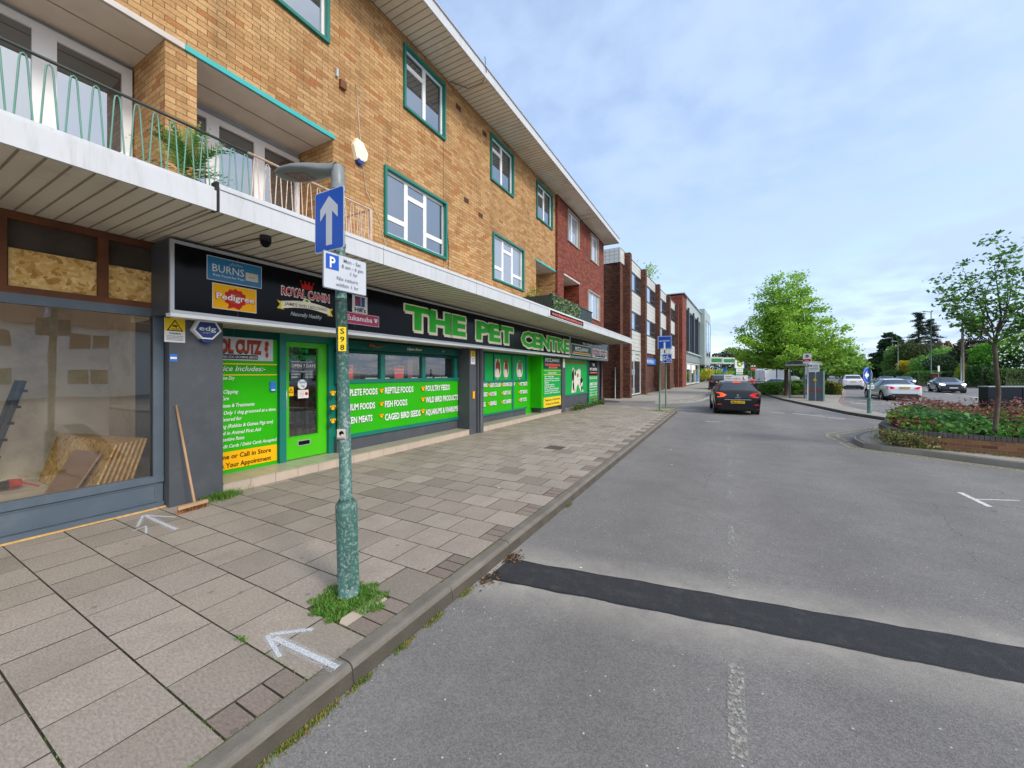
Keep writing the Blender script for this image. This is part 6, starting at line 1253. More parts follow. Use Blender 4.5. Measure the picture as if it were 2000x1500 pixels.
t = thing("bus_notice", "white notice plate above the grey information pillar", "sign", (xA, yA, 1.9), R(-30)); A = Plane((0, -.12, 0), (1, 0, 0)); mb = MB(); mb.slab(A, -.3, .2, .0, .44, 0, .02, "paper_white"); mb.disc(A, -.2, .35, .05, .05, .023, "black", 10)
for i in range(4): mb.slab(A, -.1 if i < 2 else -.26, .16, .36-i*.09, .39-i*.09, .02, .023, "grey_print")
mb.tube([(0, -.1, -.1), (0, -.1, .4)], .02, "panel_pale", 6); mb.build("plate", t, world=False)
x, y = at(1577, 24.5); t = thing("bus_stop_flag", "tall white and red bus stop flag rising above the shelter", "sign", (x, y, .12), R(-30)); mb = MB(True); mb.tube([(0, 0, 0), (0, 0, 3.0)], .035, "panel_pale", 8); mb.build("post", t, world=False)
A = Plane((0, -.04, 0), (1, 0, 0)); mb = MB(); mb.slab(A, -.22, .22, 2.3, 2.92, 0, .03, "paper_white"); mb.slab(A, -.22, .22, 2.42, 2.58, .03, .034, "red_print"); mb.disc(A, 0, 2.75, .1, .09, .034, "black", 14); mb.text(A, "BUS", 0, 2.725, .05, .038, "white_print", .14, 'C', .02); mb.text(A, "Stop", 0, 2.47, .06, .038, "white_print", .2, 'C', .01); mb.build("plate", t, world=False)
x, y = at(1570, 26.5); t = thing("bus_shelter", "glazed bus shelter with a curved grey roof on the island", "shelter", (x, y, .12), R(-29)); mb = MB()
for px_, py_ in ((-.42, -1.0), (.42, -1.0), (.42, 1.2), (-.42, 1.2)): mb.box(px_-.035, px_+.035, py_-.035, py_+.035, 0, 2.3, "shelter_grey")
mb.build("posts", t, world=False); mb = MB(True); n = 8; vs = []
for i in range(n+1):
    a = math.pi*i/n; vs += [(-.6*math.cos(a), -1.25, 2.28+.28*math.sin(a)), (-.6*math.cos(a), 1.4, 2.28+.28*math.sin(a)), (-.6*math.cos(a), -1.25, 2.24+.28*math.sin(a)), (-.6*math.cos(a), 1.4, 2.24+.28*math.sin(a))]
for i in range(n): q = i*4; mb.mesh([vs[k] for k in (q, q+1, q+5, q+4, q+2, q+3, q+7, q+6)], [(0, 1, 2, 3), (7, 6, 5, 4), (0, 3, 7, 4)], "lamp_grey", None, True)
mb.box(-.6, .6, -1.27, -1.2, 2.18, 2.28, "panel_pale"); mb.build("roof", t, world=False)
mb = MB(); mb.face([(.42, -.9, .2), (.42, 1.1, .2), (.42, 1.1, 2.1), (.42, -.9, 2.1)], "shop_glass"); mb.build("pane", t, world=False); mb = MB(); mb.box(-.4, .4, 1.1, 1.18, .15, 2.1, "dark_glass"); mb.build("timetable_panel", t, world=False)
mb = MB(); mb.box(.15, .38, -.8, 1.0, .5, .55, "orange_red"); mb.build("bench", t, world=False)
x, y = at(1559, 30.5); t = thing("litter_bin", "black litter bin with a pale band beside the hedge", "bin", (x, y, .12), R(-30)); mb = MB(); mb.box(-.28, .28, -.28, .28, .1, .95, "black"); mb.box(-.32, .32, -.32, .32, .95, 1.05, "rubber"); mb.box(-.2, .2, -.2, .2, 0, .1, "rubber"); mb.build("body", t, world=False); mb = MB(); mb.box(-.285, .285, -.29, -.28, .68, .71, "paper_white"); mb.box(-.285, .285, -.29, -.28, .16, .19, "cream"); mb.disc(Plane((0, -.285, 0), (1, 0, 0)), 0, .45, .07, .07, .006, "paper_white", 10); mb.build("band", t, world=False)
# keep-left bollard sign
t = thing("keep_left_sign", "round blue arrow sign on a green post at the tip of the island", "sign", (5.37, 21.5, .12), R(-6)); mb = MB(True); mb.tube([(0, 0, -.02), (0, 0, .58), (0, 0, .62)], [.085, .085, .06], "green_post", 14); mb.tube([(0, 0, .6), (0, 0, 1.95)], .045, "green_post", 12); mb.build("post", t, world=False)
A = Plane((-.07, -.09, 0), (math.cos(R(57)), math.sin(R(57)), 0)); mb = MB(); mb.prism(A, [(.34*math.cos(i*.2244), 1.6+.34*math.sin(i*.2244)) for i in range(28)], -.03, 0, "sign_blue"); mb.build("disc", t, world=False)
mb = MB(); mb.poly(A, [(-.24, 1.6), (-.05, 1.78), (-.05, 1.66), (.22, 1.66), (.22, 1.54), (-.05, 1.54), (-.05, 1.42)], .004, "white_print"); ring(A, 0, 1.6, .31, .012, .003, "white_print", mb); mb.build("arrow", t, world=False)
mb = MB(); mb.slab(A, -.1, .45, 1.0, 1.22, 0, .02, "black"); mb.slab(A, -.08, .43, 1.02, 1.2, .02, .024, "sign_grey"); mb.text(A, "One way", .175, 1.07, .08, .028, "black", .4, 'C', .01); mb.build("plate", t, world=False)

# ================================================================== FOLIAGE
def blobs(spec, n, seed, tone, size, shell=.55):
    """leaf points spread through overlapping ellipsoid clumps; spec = [(x,y,z,rx,ry,rz)]"""
    g = np.random.default_rng(seed); out = []; col = []; vols = np.array([s[3]*s[4]*s[5] for s in spec])**.72; cnt = np.maximum(20, (n*vols/vols.sum()).astype(int)); tn = np.array([hexc(c) for c in tone])
    for s, c in zip(spec, cnt):
        d = g.normal(size=(c, 3)); d /= np.linalg.norm(d, axis=1)[:, None]; r = shell+(1-shell)*g.random(c)**.7; r *= 1+.12*np.sin(d[:, 0]*7+s[0])*np.cos(d[:, 2]*9+s[1])
        p = d*r[:, None]*np.array(s[3:6])+np.array(s[:3]); out.append(p); k = g.integers(0, len(tn)); base = tn[k]*.55+tn[g.integers(0, len(tn), c)]*.45; col.append(base*g.uniform(1.1, 1.85, c)[:, None])
    P = np.concatenate(out); C = np.concatenate(col); return P, g.uniform(size*.6, size*1.3, len(P)), C
def limb_tree(name, label, base, trunk_h, r0, limbs, tone, nleaf, lsize, seed, group=None, spread=.5, rise=.5, flat=.25, trunk_mat="bark"):
    """trunk, forking limbs and sprays of leaves along every twig. limbs: list of tip points relative to the base"""
    g = np.random.default_rng(seed); b = Vector(base); t = thing(name, label, "tree", base, 0, group); m_ = MB(True); zt = max(l_[2] for l_ in limbs)
    trunk = [b, b+Vector((g.normal()*.03, g.normal()*.03, trunk_h*.5)), b+Vector((0, 0, trunk_h)), b+Vector((.1, 0, zt*.62)), b+Vector((0, 0, zt*.88))]
    m_.tube(trunk, [r0*1.15, r0, r0*.85, r0*.45, r0*.12], trunk_mat, 10); m_.build("trunk", t); m_ = MB(True); cent = []; 
    for tip in limbs:
        tip = Vector(tip); s_ = g.uniform(0, .45); z0 = trunk_h+(zt*.75-trunk_h)*s_*min(1, tip.z/zt*1.2); st = b+Vector((0, 0, min(z0, tip.z*.8 if tip.z > trunk_h else trunk_h*.95)))
        end = b+tip; mid = st.lerp(end, .5)+Vector((g.normal()*.2, g.normal()*.2, -rise*(end-st).length*.12)); pts = []
        for k in range(7): u = k/6; pts.append(st*(1-u)**2+mid*2*u*(1-u)+end*u*u)
        rr_ = r0*.38*(1 if (end-st).length > 1 else .6); m_.tube(pts, [rr_*(1-.85*k/6) for k in range(7)], trunk_mat, 5, False); ln = (end-st).length
        for k in range(2, 7):
            for q in range(3):
                d = Vector((g.normal(), g.normal(), abs(g.normal())*.5+.1)).normalized(); e = pts[k]+d*ln*spread*.42*g.uniform(.4, 1)*(1.15-k/9); m_.tube([pts[k], pts[k].lerp(e, .5)+Vector((0, 0, .03*ln)), e], [rr_*.25, rr_*.16, rr_*.07], trunk_mat, 3, False)
                for w_ in (.35, .6, .8, 1.0): cent.append((*pts[k].lerp(e, w_), ln*.05+.12))
    m_.build("limbs", t); cent = np.array(cent); k = g.integers(0, len(cent), nleaf); tn = np.array([hexc(c) for c in tone]); sc = cent[k, 3]*spread*1.5
    P_ = cent[k, :3]+g.normal(size=(nleaf, 3))*sc[:, None]*np.array([1, 1, .55]); ctone = g.integers(0, len(tn), len(cent)); C = tn[ctone[k]]*.6+tn[g.integers(0, len(tn), nleaf)]*.4; C = C*g.uniform(.85, 1.45, nleaf)[:, None]
    leaves("foliage", P_, g.uniform(lsize*.6, lsize*1.3, nleaf), C, t, flat=flat, seed=seed+1); return t
def envelope(n, prof, seed, z0=0):
    """tips on a surface of revolution: prof [(z, r)]"""
    g = np.random.default_rng(seed); out = []
    for i in range(n):
        u = (i+.5)/n; k = u*(len(prof)-1); a = int(k); f = k-a; z = prof[a][0]*(1-f)+prof[min(a+1, len(prof)-1)][0]*f; r = prof[a][1]*(1-f)+prof[min(a+1, len(prof)-1)][1]*f
        an = i*2.39996+g.uniform(-.3, .3); r *= g.uniform(.82, 1.06); out.append((r*math.cos(an), r*math.sin(an), z+g.uniform(-.2, .2)))
    return out
# big spring-green tree in the island hedge
x, y = at(1536, 29); green = ["86b23a", "9cc448", "729f32", "5f8c2a", "aed058"]
limb_tree("street_tree", "large spring green pyramidal tree growing out of the island hedge", (x, y, .1), 2.3, .15, envelope(64, [(2.5, 2.6), (2.8, 3.5), (3.5, 3.7), (4.4, 3.6), (5.2, 3.1), (6.1, 2.2), (7.0, 1.7), (7.9, 1.3), (8.8, .7)], 3), green, 36000, .1, 11, None, .5, .9)
GA = "avenue trees along the main road"
for i, (px, Z, hgt, w_) in enumerate([(1612, 55, 6.2, 3.9), (1640, 72, 6.3, 4.2), (1660, 92, 6.6, 4.6), (1672, 118, 6.2, 5)]):
    x, y = at(px, Z); limb_tree("avenue_tree", "%s of the light green avenue trees receding behind the big tree" % ("nearest", "second", "third", "farthest")[i], (x, y, .1), 1.6, .16, envelope(22, [(1.8, w_*.75), (2.7, w_), (3.9, w_*.95), (hgt*.8, w_*.62), (hgt, w_*.2)], 20+i), ["88ad44", "6f9a38", "9abb55", "5c8834"], 11000, .2, 30+i, GA, .6)
def shrub(name, label, cat, spec, n, tone, size, seed, group=None, trunk=None, shell=.5, flat=.1):
    bx = (spec[0][0], spec[0][1], 0); P_, S_, C_ = blobs(spec, n, seed, tone, size, shell)
    ok = P_[:, 2] > .05; P_, S_, C_ = P_[ok], S_[ok], C_[ok]
    if trunk:
        t = thing(name, label, cat, bx, 0, group); m_ = MB(True)
        for (a, b_, r) in trunk: m_.tube([a, Vector(a).lerp(Vector(b_), .5)+Vector((.08, .05, 0)), b_], [r, r*.75, r*.35], "bark", 7)
        m_.build("trunk", t); leaves("crown", P_, S_, C_, t, flat=flat, seed=seed); return t
    o = leaves(name, P_, S_, C_, None, flat=flat, seed=seed); o['label'] = label; o['category'] = cat
    if group: o['group'] = group
    return o
def local_blobs(px, Z, lst):
    """clumps given as (screen-right offset m, depth offset m, z, rx, ry, rz) round the ground point"""
    x, y = at(px, Z); return [(x+a*CA-b*SA, y+a*SA+b*CA, z, rx, ry, rz) for a, b, z, rx, ry, rz in lst]
# dark evergreen far right of the road
g = random.Random(4)
def cone_blobs(px, Z, H_, W_, n, seed, z0=1, p=1.0):
    g = random.Random(seed); x, y = at(px, Z); out = []
    for i in range(n):
        u = g.random(); z = z0+(H_-z0)*u; r = W_*(1-u)**p*.95+.25; a = g.uniform(0, 6.28); q = r*g.uniform(.35, .95); s_ = (.22+.18*g.random())*W_*(1.15-u*.7); out.append((x+q*math.cos(a), y+q*math.sin(a), z, s_, s_, s_*.42))
    return out
def ground_at(px, Z): x, y = at(px, Z); return Vector((x, y, 0))
b = ground_at(1738, 85); shrub("evergreen_tree", "dense dark evergreen tree standing left of the pair of conifers", "tree", cone_blobs(1738, 85, 10.6, 4.6, 90, 1, 1.2, .7), 28000, ["1f3320", "2a4426", "18281c", "3f5a2c"], .22, 41, None, [(b, b+Vector((0, 0, 9)), .35)])
GCn = "pair of open tall conifers"
for px, Z, h_, w_, lab, sd in ((1793, 80, 14.4, 2.9, "left, taller one of the two open branched conifers", 2), (1818, 82, 13.2, 3.5, "right, broader one of the two open branched conifers", 3)):
    b = ground_at(px, Z); gg = random.Random(sd); t = thing("conifer_tree", lab, "tree", b, 0, GCn); m_ = MB(True); m_.tube([b, b+Vector((.1, 0, h_*.5)), b+Vector((0, 0, h_))], [.28, .2, .04], "bark", 7); Pn = []
    for i in range(62):
        u = .28+.72*i/62; z = h_*u; r = w_*(1.12-u)**.8*gg.uniform(.55, 1.05); a = gg.uniform(0, 6.28); e = b+Vector((r*math.cos(a), r*math.sin(a), z-.12*r)); s_ = b+Vector((0, 0, z)); m_.tube([s_, s_.lerp(e, .6)+Vector((0, 0, -.1)), e], [.05, .035, .01], "bark", 3, False)
        for k in range(130): q = gg.uniform(.2, 1.08); p_ = s_.lerp(e, q); Pn.append((p_.x+gg.gauss(0, .28), p_.y+gg.gauss(0, .28), p_.z+gg.gauss(0, .1)))
    m_.build("trunk", t); Pn = np.array(Pn); gn = np.random.default_rng(sd); leaves("needles", Pn, gn.uniform(.1, .22, len(Pn)), np.array([hexc(c) for c in gn.choice(["2c3f30", "3a4c3a", "24342a", "46523e"], len(Pn))]), t, flat=.5, seed=sd, aspect=.35)
# mixed garden trees, shrubs and hedges behind the far footway
for i, (nm, lab, cat, px, Z, sp, n, tone, sz) in enumerate([
    ("garden_tree", "low dark tree mass at the vanishing end of the road", "tree", 1705, 130, [(0, 0, 3, 6, 4, 3), (4, 0, 4.5, 5, 4, 3)], 3500, ["2e4a2a", "3c5a30"], .35),
    ("garden_tree", "pale olive tree left of and below the two conifers", "tree", 1757, 72, [(0, 0, 3.2, 2.6, 2.4, 2.6), (1.5, 0, 5.2, 2.5, 2, 2.0), (-.8, 0, 5.4, 1.6, 2, 1.6)], 7000, ["5c7a38", "6b8844", "48662e"], .17),
    ("garden_tree", "brown green tree below the left conifer", "tree", 1790, 70, [(0, 0, 3, 3, 2.5, 3), (1.5, 0, 5.2, 2.6, 2, 2.2), (-1.5, 0, 5.5, 2, 2, 2.4)], 8000, ["3c4626", "4a5430", "2e3a20"], .17),
    ("garden_shrub", "yellow orange leaved shrub below the pale olive tree", "shrub", 1768, 66, [(0, 0, 2.8, 1.2, 1, 1.2)], 1800, ["a89a28", "8a8a2c"], .13),
    ("garden_tree", "bright light green bushy tree right of the conifers", "tree", 1838, 62, [(0, 0, 2.4, 3.2, 2.5, 2.2), (1.2, 0, 4.4, 2.4, 2, 1.7), (-2.6, 0, 3.0, 2, 2, 1.6), (2.8, 0, 3.6, 1.4, 1.4, 1.4)], 9000, ["6a9440", "7ea84c", "4c7430"], .15),
    ("hawthorn_shrub", "pale blossoming spray of hawthorn in front of the light green tree", "shrub", 1824, 58.5, [(0, 0, 3.3, 1.1, .6, .9)], 700, ["c8d4c0", "a8b890", "7a9a50"], .09),
    ("garden_tree", "dark laurel mass above the dark blue saloon", "tree", 1862, 58, [(0, 0, 2.4, 3, 2, 2.4), (2.5, 0, 3.5, 2.2, 2, 2.2), (-2, 0, 3.2, 1.8, 2, 1.5)], 8000, ["263c22", "31502c", "1e3020"], .15),
    ("garden_tree", "dark purple brown tree behind the wooden telegraph pole", "tree", 1902, 58, [(0, 0, 5.2, 2.4, 2, 2.0), (-1.6, 0, 4.6, 1.6, 1.5, 1.3), (2, 0, 4.5, 2.4, 2, 2)], 6000, ["2c2626", "3a302c", "2e3a24"], .16),
    ("ornamental_shrub", "yellow green and dark leaved shrub just right of the telegraph pole", "shrub", 1890, 49, [(0, 0, 1.5, 1.3, .9, 1.6), (.8, 0, 2.6, .9, .8, .9)], 4200, ["8a9a2c", "a8a83a", "3c4a24", "2c2c22"], .09),
    ("garden_tree", "fresh green drooping leaved tree right behind the young tree trunk", "tree", 1940, 48, [(0, 0, 4.4, 2.2, 1.5, 1.4), (-1.1, 0, 3.7, 1.4, 1.2, .9), (1.2, 0, 3.9, 1.4, 1.2, 1.1)], 7000, ["5c9030", "76a83c", "487828"], .12),
    ("hawthorn_tree", "dark hawthorn covered in white blossom at the right edge", "tree", 1985, 47, [(0, 0, 3.4, 2.6, 1.5, 2.0), (1.8, 0, 4.4, 2.2, 1.5, 2.0), (-1.2, 0, 2.8, 1.5, 1.2, 1.2)], 9000, ["26442a", "31542e", "1e3824"], .11),
    ("garden_tree", "yellow green tree top at the far right behind the blossoming hawthorn", "tree", 2000, 56, [(0, 0, 5.3, 3.2, 2, 2.2), (-3, 0, 4.8, 2, 2, 1.6), (2, 0, 6.2, 3, 2, 2)], 7000, ["7a9440", "8ca848", "5c7c34"], .16),
]):
    spec = local_blobs(px, Z, sp); b = ground_at(px, Z); tr = [(b, b+Vector((0, 0, sp[0][2]+.5)), .16)] if cat == "tree" else None
    shrub(nm, lab, cat, spec, n, tone, sz, 60+i, None, tr)
gn = np.random.default_rng(77); spec = local_blobs(1985, 46.6, [(0, -.4, 3.5, 2.7, 1.5, 2.0), (1.8, -.4, 4.5, 2.2, 1.5, 2.0)]); Pw, Sw, Cw = blobs(spec, 1000, 78, ["dfe4d8", "c8d2c0"], .12, .9)
hw = [o for o in bpy.data.objects if o.get('label') == "dark hawthorn covered in white blossom at the right edge"][0]
leaves("blossom", Pw, Sw, Cw, hw, flat=.1, seed=79)
def hedge(name, label, c, ax_, half, hgt, n, tone, size, seed, group=None, rz=None, round_=.25):
    """clipped hedge: leaves over and just inside a rounded box"""
    g = np.random.default_rng(seed); d = Vector((ax_[0], ax_[1], 0)).normalized(); s_ = Vector((-d.y, d.x, 0)); L_, W_ = half
    q = g.normal(size=(n, 3)); q /= np.abs(q).max(axis=1)[:, None]; q = np.sign(q)*np.abs(q)**.9; rr_ = np.linalg.norm(q, axis=1); q *= (1-round_*np.clip(rr_-1, 0, 1)/.73)[:, None]; q *= g.uniform(.8, 1.03, n)[:, None]; q[:, 2] = np.abs(q[:, 2]) if False else q[:, 2]
    wob = 1+.04*np.sin(q[:, 0]*9+seed)+.03*np.cos(q[:, 1]*11)
    P_ = np.array(c)+np.outer(q[:, 0]*L_, d)+np.outer(q[:, 1]*W_*wob, s_); P_[:, 2] = .12+hgt*(q[:, 2]*wob+1)/2
    tn = np.array([hexc(k) for k in tone]); C = tn[g.integers(0, len(tn), n)]*g.uniform(.7, 1.3, n)[:, None]
    t = thing(name, label, "hedge", (c[0], c[1], .12), 0, group)
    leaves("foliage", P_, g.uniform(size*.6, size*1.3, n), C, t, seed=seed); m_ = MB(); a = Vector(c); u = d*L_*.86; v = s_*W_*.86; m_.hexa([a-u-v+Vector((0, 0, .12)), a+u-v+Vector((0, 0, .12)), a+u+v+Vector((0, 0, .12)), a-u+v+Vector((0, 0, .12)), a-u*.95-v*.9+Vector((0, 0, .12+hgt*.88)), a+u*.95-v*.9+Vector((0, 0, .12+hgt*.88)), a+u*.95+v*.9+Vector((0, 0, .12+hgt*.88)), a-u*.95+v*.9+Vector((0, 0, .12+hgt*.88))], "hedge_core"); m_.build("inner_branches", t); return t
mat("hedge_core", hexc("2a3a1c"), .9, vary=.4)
x, y = at(1532, 31); hedge("clipped_hedge", "low clipped hedge round the foot of the big tree, left of the bus shelter", (x, y, 0), (CA, SA), (1.55, 1.5), .95, 12000, ["64943e", "76a84a", "88ba56", "4c7430"], .075, 91)
x, y = at(1572, 34); hedge("clipped_hedge", "clipped hedge behind the bus shelter and litter bin", (x, y, 0), (CA*.97+.1, SA), (1.5, 1.6), 1.05, 8000, ["64943e", "76a84a", "547c36"], .09, 92)
x, y = at(1607, 31.5); hedge("clipped_hedge", "mixed yellow and green clipped hedge right of the information pillar", (x, y, 0), (-SA, CA), (1.7, .4), 1.0, 3500, ["5a7a30", "8a9034", "46642a", "9a7a30"], .08, 93)
x, y = at(1812, 56); hedge("clipped_hedge", "rounded clipped hedge beside the brick gate pillar across the road", (x, y, 0), (CA, SA), (3.0, 1.2), 2.0, 6000, ["4c8430", "5e983a", "3a6a2a"], .1, 94)
x, y = at(1935, 47.5); hedge("clipped_hedge", "tall flat topped clipped hedge behind the young tree trunk", (x, y, 0), (CA, SA), (2.5, 1.0), 2.8, 8000, ["3a6630", "4c7c36", "305426"], .1, 95)
x, y = at(1995, 46); hedge("clipped_hedge", "long rough hedge at the right edge above the dark cabinet", (x, y, 0), (CA, SA), (3.6, 1.1), 2.3, 9000, ["426a36", "52783c", "74864a"], .11, 96)
x, y = at(1745, 70); hedge("clipped_hedge", "far low hedge by the thin lamp posts across the road", (x, y, 0), (math.sin(R(13.6)), math.cos(R(13.6))), (9, 1.2), 2.2, 5000, ["3a5c2a", "2c4a24", "4c6e30"], .16, 97)
x, y = at(1868, 52); hedge("clipped_hedge", "dark hedge behind the dark blue saloon", (x, y, 0), (CA, SA), (2.3, .9), 1.9, 5000, ["304e2a", "3e5e32"], .1, 98)
x, y = at(1827, 51); t = thing("gate_pillar", "red brick gate pillar at the end of the rounded hedge across the road", "pillar", (x, y, .1)); mb = MB(); mb.box(x-.35, x+.35, y-.35, y+.35, .1, 1.75, "red_brick"); mb.build("shaft", t); mb = MB(); mb.box(x-.4, x+.4, y-.4, y+.4, 1.75, 1.85, "stone_surround"); mb.build("cap", t)
x, y = at(1833, 49.5); t = thing("street_sign", "small white upright sign plate on a thin post by the brick gate pillar", "sign", (x, y, .12)); mb = MB(); mb.tube([(x, y, .1), (x, y, 2.6)], .03, "panel_pale", 6); mb.build("post", t); mb = MB(); A = Plane((x, y-.05, 0), (CA, SA, 0)); mb.slab(A, -.12, .12, 2.0, 2.75, 0, .02, "paper_white"); mb.build("plate", t)
# telegraph pole and far street lamps
x, y = at(1880, 46); t = thing("telegraph_pole", "wooden telegraph pole with a wire, across the road", "pole", (x, y, 0)); mb = MB(True); mb.tube([(x, y, 0), (x, y, 7.3)], [.16, .11], "stem", 10); mb.build("pole", t); mb = MB(); mb.box(x-.2, x+.1, y-.2, y+.1, 6.7, 7.0, "rail_dark"); mb.tube([(x, y, 7.1), (x+8, y+2, 6.95), (x+20, y+5, 7.3)], .02, "rail_dark", 4); mb.build("wire", t)
x, y = at(1877, 44); t = thing("street_lamp", "thin pale post standing just in front of the telegraph pole", "lamp post", (x, y, 0)); mb = MB(True); mb.tube([(x, y, 0), (x, y, 3.6)], .05, "panel_pale", 8); mb.build("post", t)
for i, (px, Z, h_) in enumerate([(1743, 75, 8.6), (1754, 66, 7.2), (1818.5, 55, 10.5)]):
    x, y = at(px, Z); t = thing("street_lamp", ["farther of two thin pale lamp posts by the dark evergreen tree", "nearer of two thin pale lamp posts by the dark evergreen tree", "tall thin green lamp post in front of the conifers"][i], "street lamp", (x, y, 0), 0, "thin lamp posts across the main road"); mb = MB(True); mb.tube([(x, y, 0), (x, y, 1.4), (x, y, 1.45), (x, y, h_)], [.11, .11, .07, .05], "green_post" if i == 2 else "panel_pale", 8); mb.build("post", t); mb = MB(True); mb.tube([(x, y, h_), (x-1.2*CA, y-1.2*SA, h_+.1)], [.05, .08], "lamp_grey", 6); mb.build("lamp_head", t)
x, y = at(1517, 50); t = thing("street_pole", "slim dark blue pole standing in front of the white van", "pole", (x, y, 0)); mb = MB(True); mb.tube([(x, y, 0), (x, y, 3.3)], .07, "navy", 8); mb.box(x-.12, x+.12, y-.05, y+.05, 2.9, 3.4, "sign_blue"); mb.build("pole", t)

# ================================================================== PETROL STATION
x, y = at(1413, 88); t = thing("filling_station_canopy", "white petrol station canopy with a green band at the end of the street", "canopy", (x, y, 0)); xx = Vector((CA, SA, 0)); A = Plane((x, y, 0), xx)
mb = MB(); mb.slab(A, -3.2, -.2, 4.0, 5.5, -8, 0, "panel_white"); mb.slab(Plane((x, y, 0), (CA*.9-SA*-.2, SA*.9+.45, 0)), -.2, 3.6, 3.95, 5.4, -8, 0, "panel_white"); mb.build("roof", t)
mb = MB(); mb.slab(A, -2.7, -.4, 4.35, 5.15, 0, .05, "green_brand"); mb.slab(A, -2.5, -.5, 4.7, 4.78, .05, .07, "green"); mb.slab(Plane((x, y, 0), (CA*.9+SA*.2, SA*.9+.45, 0)), .1, 3.4, 4.3, 5.05, 0, .05, "green_brand"); mb.build("band", t)
mb = MB()
for u in (-2.2, 1.0, 2.3): p_ = A.p(u, 0, -3); mb.tube([p_, p_+Vector((0, 0, 4.1))], .14, "panel_pale", 8)
mb.build("columns", t)
x, y = at(1444.5, 58); t = thing("filling_station_sign", "tall white and green totem with a green and yellow flower emblem and prices", "sign", (x, y, 0)); A = Plane((x, y, 0), (CA, SA, 0)); mb = MB(); mb.slab(A, -.66, .66, 2.55, 3.75, -.3, 0, "paper_white"); mb.slab(A, -.55, .55, 0, 2.55, -.3, -.02, "green_brand"); mb.slab(A, .62, .8, 2.5, 3.75, -.3, -.05, "navy"); mb.build("pylon", t)
mb = MB(); 
for r_, c_ in ((.42, "green_brand"), (.33, "green"), (.24, "yellow2"), (.12, "cream")): mb.poly(A, [((r_ if i % 2 else r_*.86)*math.cos(i*.19635), 3.17+(r_ if i % 2 else r_*.86)*math.sin(i*.19635)) for i in range(32)], .01+(.5-r_)*.05, c_)
mb.build("emblem", t); mb = MB(); mb.slab(A, -.5, .5, 1.95, 2.5, -.02, .0, "paper_white"); mb.text(A, "167.9", 0, 2.1, .25, .01, "grey_print", .7, 'C', .01); mb.slab(A, -.5, .5, 1.65, 1.85, -.02, 0, "paper_white"); mb.text(A, "Diesel 178.9", 0, 1.69, .12, .01, "green_brand", .8, 'C', .01); mb.build("price_board", t)
x, y = at(1415, 66); t = thing("information_sign", "small blue sign on a thin post beneath the petrol station canopy", "sign", (x, y, 0)); A = Plane((x, y, 0), (CA, SA, 0)); mb = MB(); mb.slab(A, -.3, .3, 2.0, 2.5, 0, .02, "sign_blue"); mb.build("plate", t); mb = MB(); mb.tube([A.p(0, 0, 0), A.p(0, 2.1, 0)], .04, "panel_pale", 6); mb.build("post", t)
x, y = at(1471, 63); t = thing("pub_sign", "brown board sign with a pale top left of the white van", "sign", (x, y, 0)); A = Plane((x, y, 0), (CA, SA, 0)); mb = MB(); mb.slab(A, -.5, .5, 2.1, 2.9, 0, .05, "brown_sign"); mb.disc(A, 0, 2.9, .42, .22, .03, "paper_white", 14); mb.slab(A, -.35, .35, 2.45, 2.6, .05, .06, "salmon"); mb.build("board", t); mb = MB(); mb.tube([A.p(-.3, 0, 0), A.p(-.3, 2.2, 0)], .05, "panel_pale", 6); mb.tube([A.p(.3, 0, 0), A.p(.3, 2.2, 0)], .05, "panel_pale", 6); mb.build("post", t)
for i, (lab, px, Z, sp, n, tone, sz) in enumerate([
    ("dark tree mass behind the petrol station canopy", 1410, 118, [(0, 0, 4, 6, 3, 4.2), (5, 0, 4.5, 5, 3, 4.6), (9, 0, 4.5, 5, 3, 3.8), (2, 0, 7, 3, 2, 2)], 7000, ["22361f", "2c4426", "1c2c1c"], .3),
    ("leafy shrubs with yellow flowers below the petrol station canopy", 1405, 74, [(0, 0, 1.2, 3.5, 1.5, 1.3), (-2.5, 0, 1.6, 1.5, 1.5, 1.2)], 4500, ["5c8434", "7a9a3c", "c0b040", "46682c"], .14),
    ("dark green bushes behind the totem and white van", 1480, 80, [(0, 0, 1.8, 4, 2, 2.0), (5, 0, 2.6, 5, 2, 2.8), (-4, 0, 1.6, 3, 2, 1.6), (9, 0, 2.4, 5, 2, 2.4)], 8000, ["34562a", "28441f", "46682c"], .2),
    ("bushes at the end of the street behind the parked cars", 1590, 140, [(0, 0, 2.5, 9, 3, 3), (12, 0, 2.5, 9, 3, 3), (-12, 0, 3, 9, 3, 3.4)], 5000, ["3c5c2c", "4a6c34"], .4)]):
    shrub("roadside_shrubs", lab, "shrubs", local_blobs(px, Z, sp), n, tone, sz, 120+i)
# roofs showing above the gardens across the road
x, y = at(1870, 90); t = thing("brick_house", "red brick house with chimneys above the garden trees by the telegraph pole", "house", (x, y, 0)); A = Plane((x, y, 0), (CA, SA, 0)); mb = MB(); mb.slab(A, -9, 9, 0, 6.2, -7, 0, "brown_brick"); mb.build("wall", t); mb = MB(); mb.prism(Plane(A.p(0, 0, 0), A.n), [(-7.4, 6.0), (.4, 6.0), (-3.5, 8.3)], -9.3, 9.3, "roof_tile"); mb.build("roof", t); mb = MB()
for u in (-6.5, -.8, 1.2, 4.6): mb.slab(A, u, u+.8, 7.6, 9.2, -4, -3, "brown_brick"); mb.slab(A, u+.1, u+.35, 9.2, 9.6, -3.7, -3.3, "roof_tile"); mb.slab(A, u+.55, u+.8, 9.2, 9.6, -3.7, -3.3, "roof_tile")
mb.build("chimneys", t)

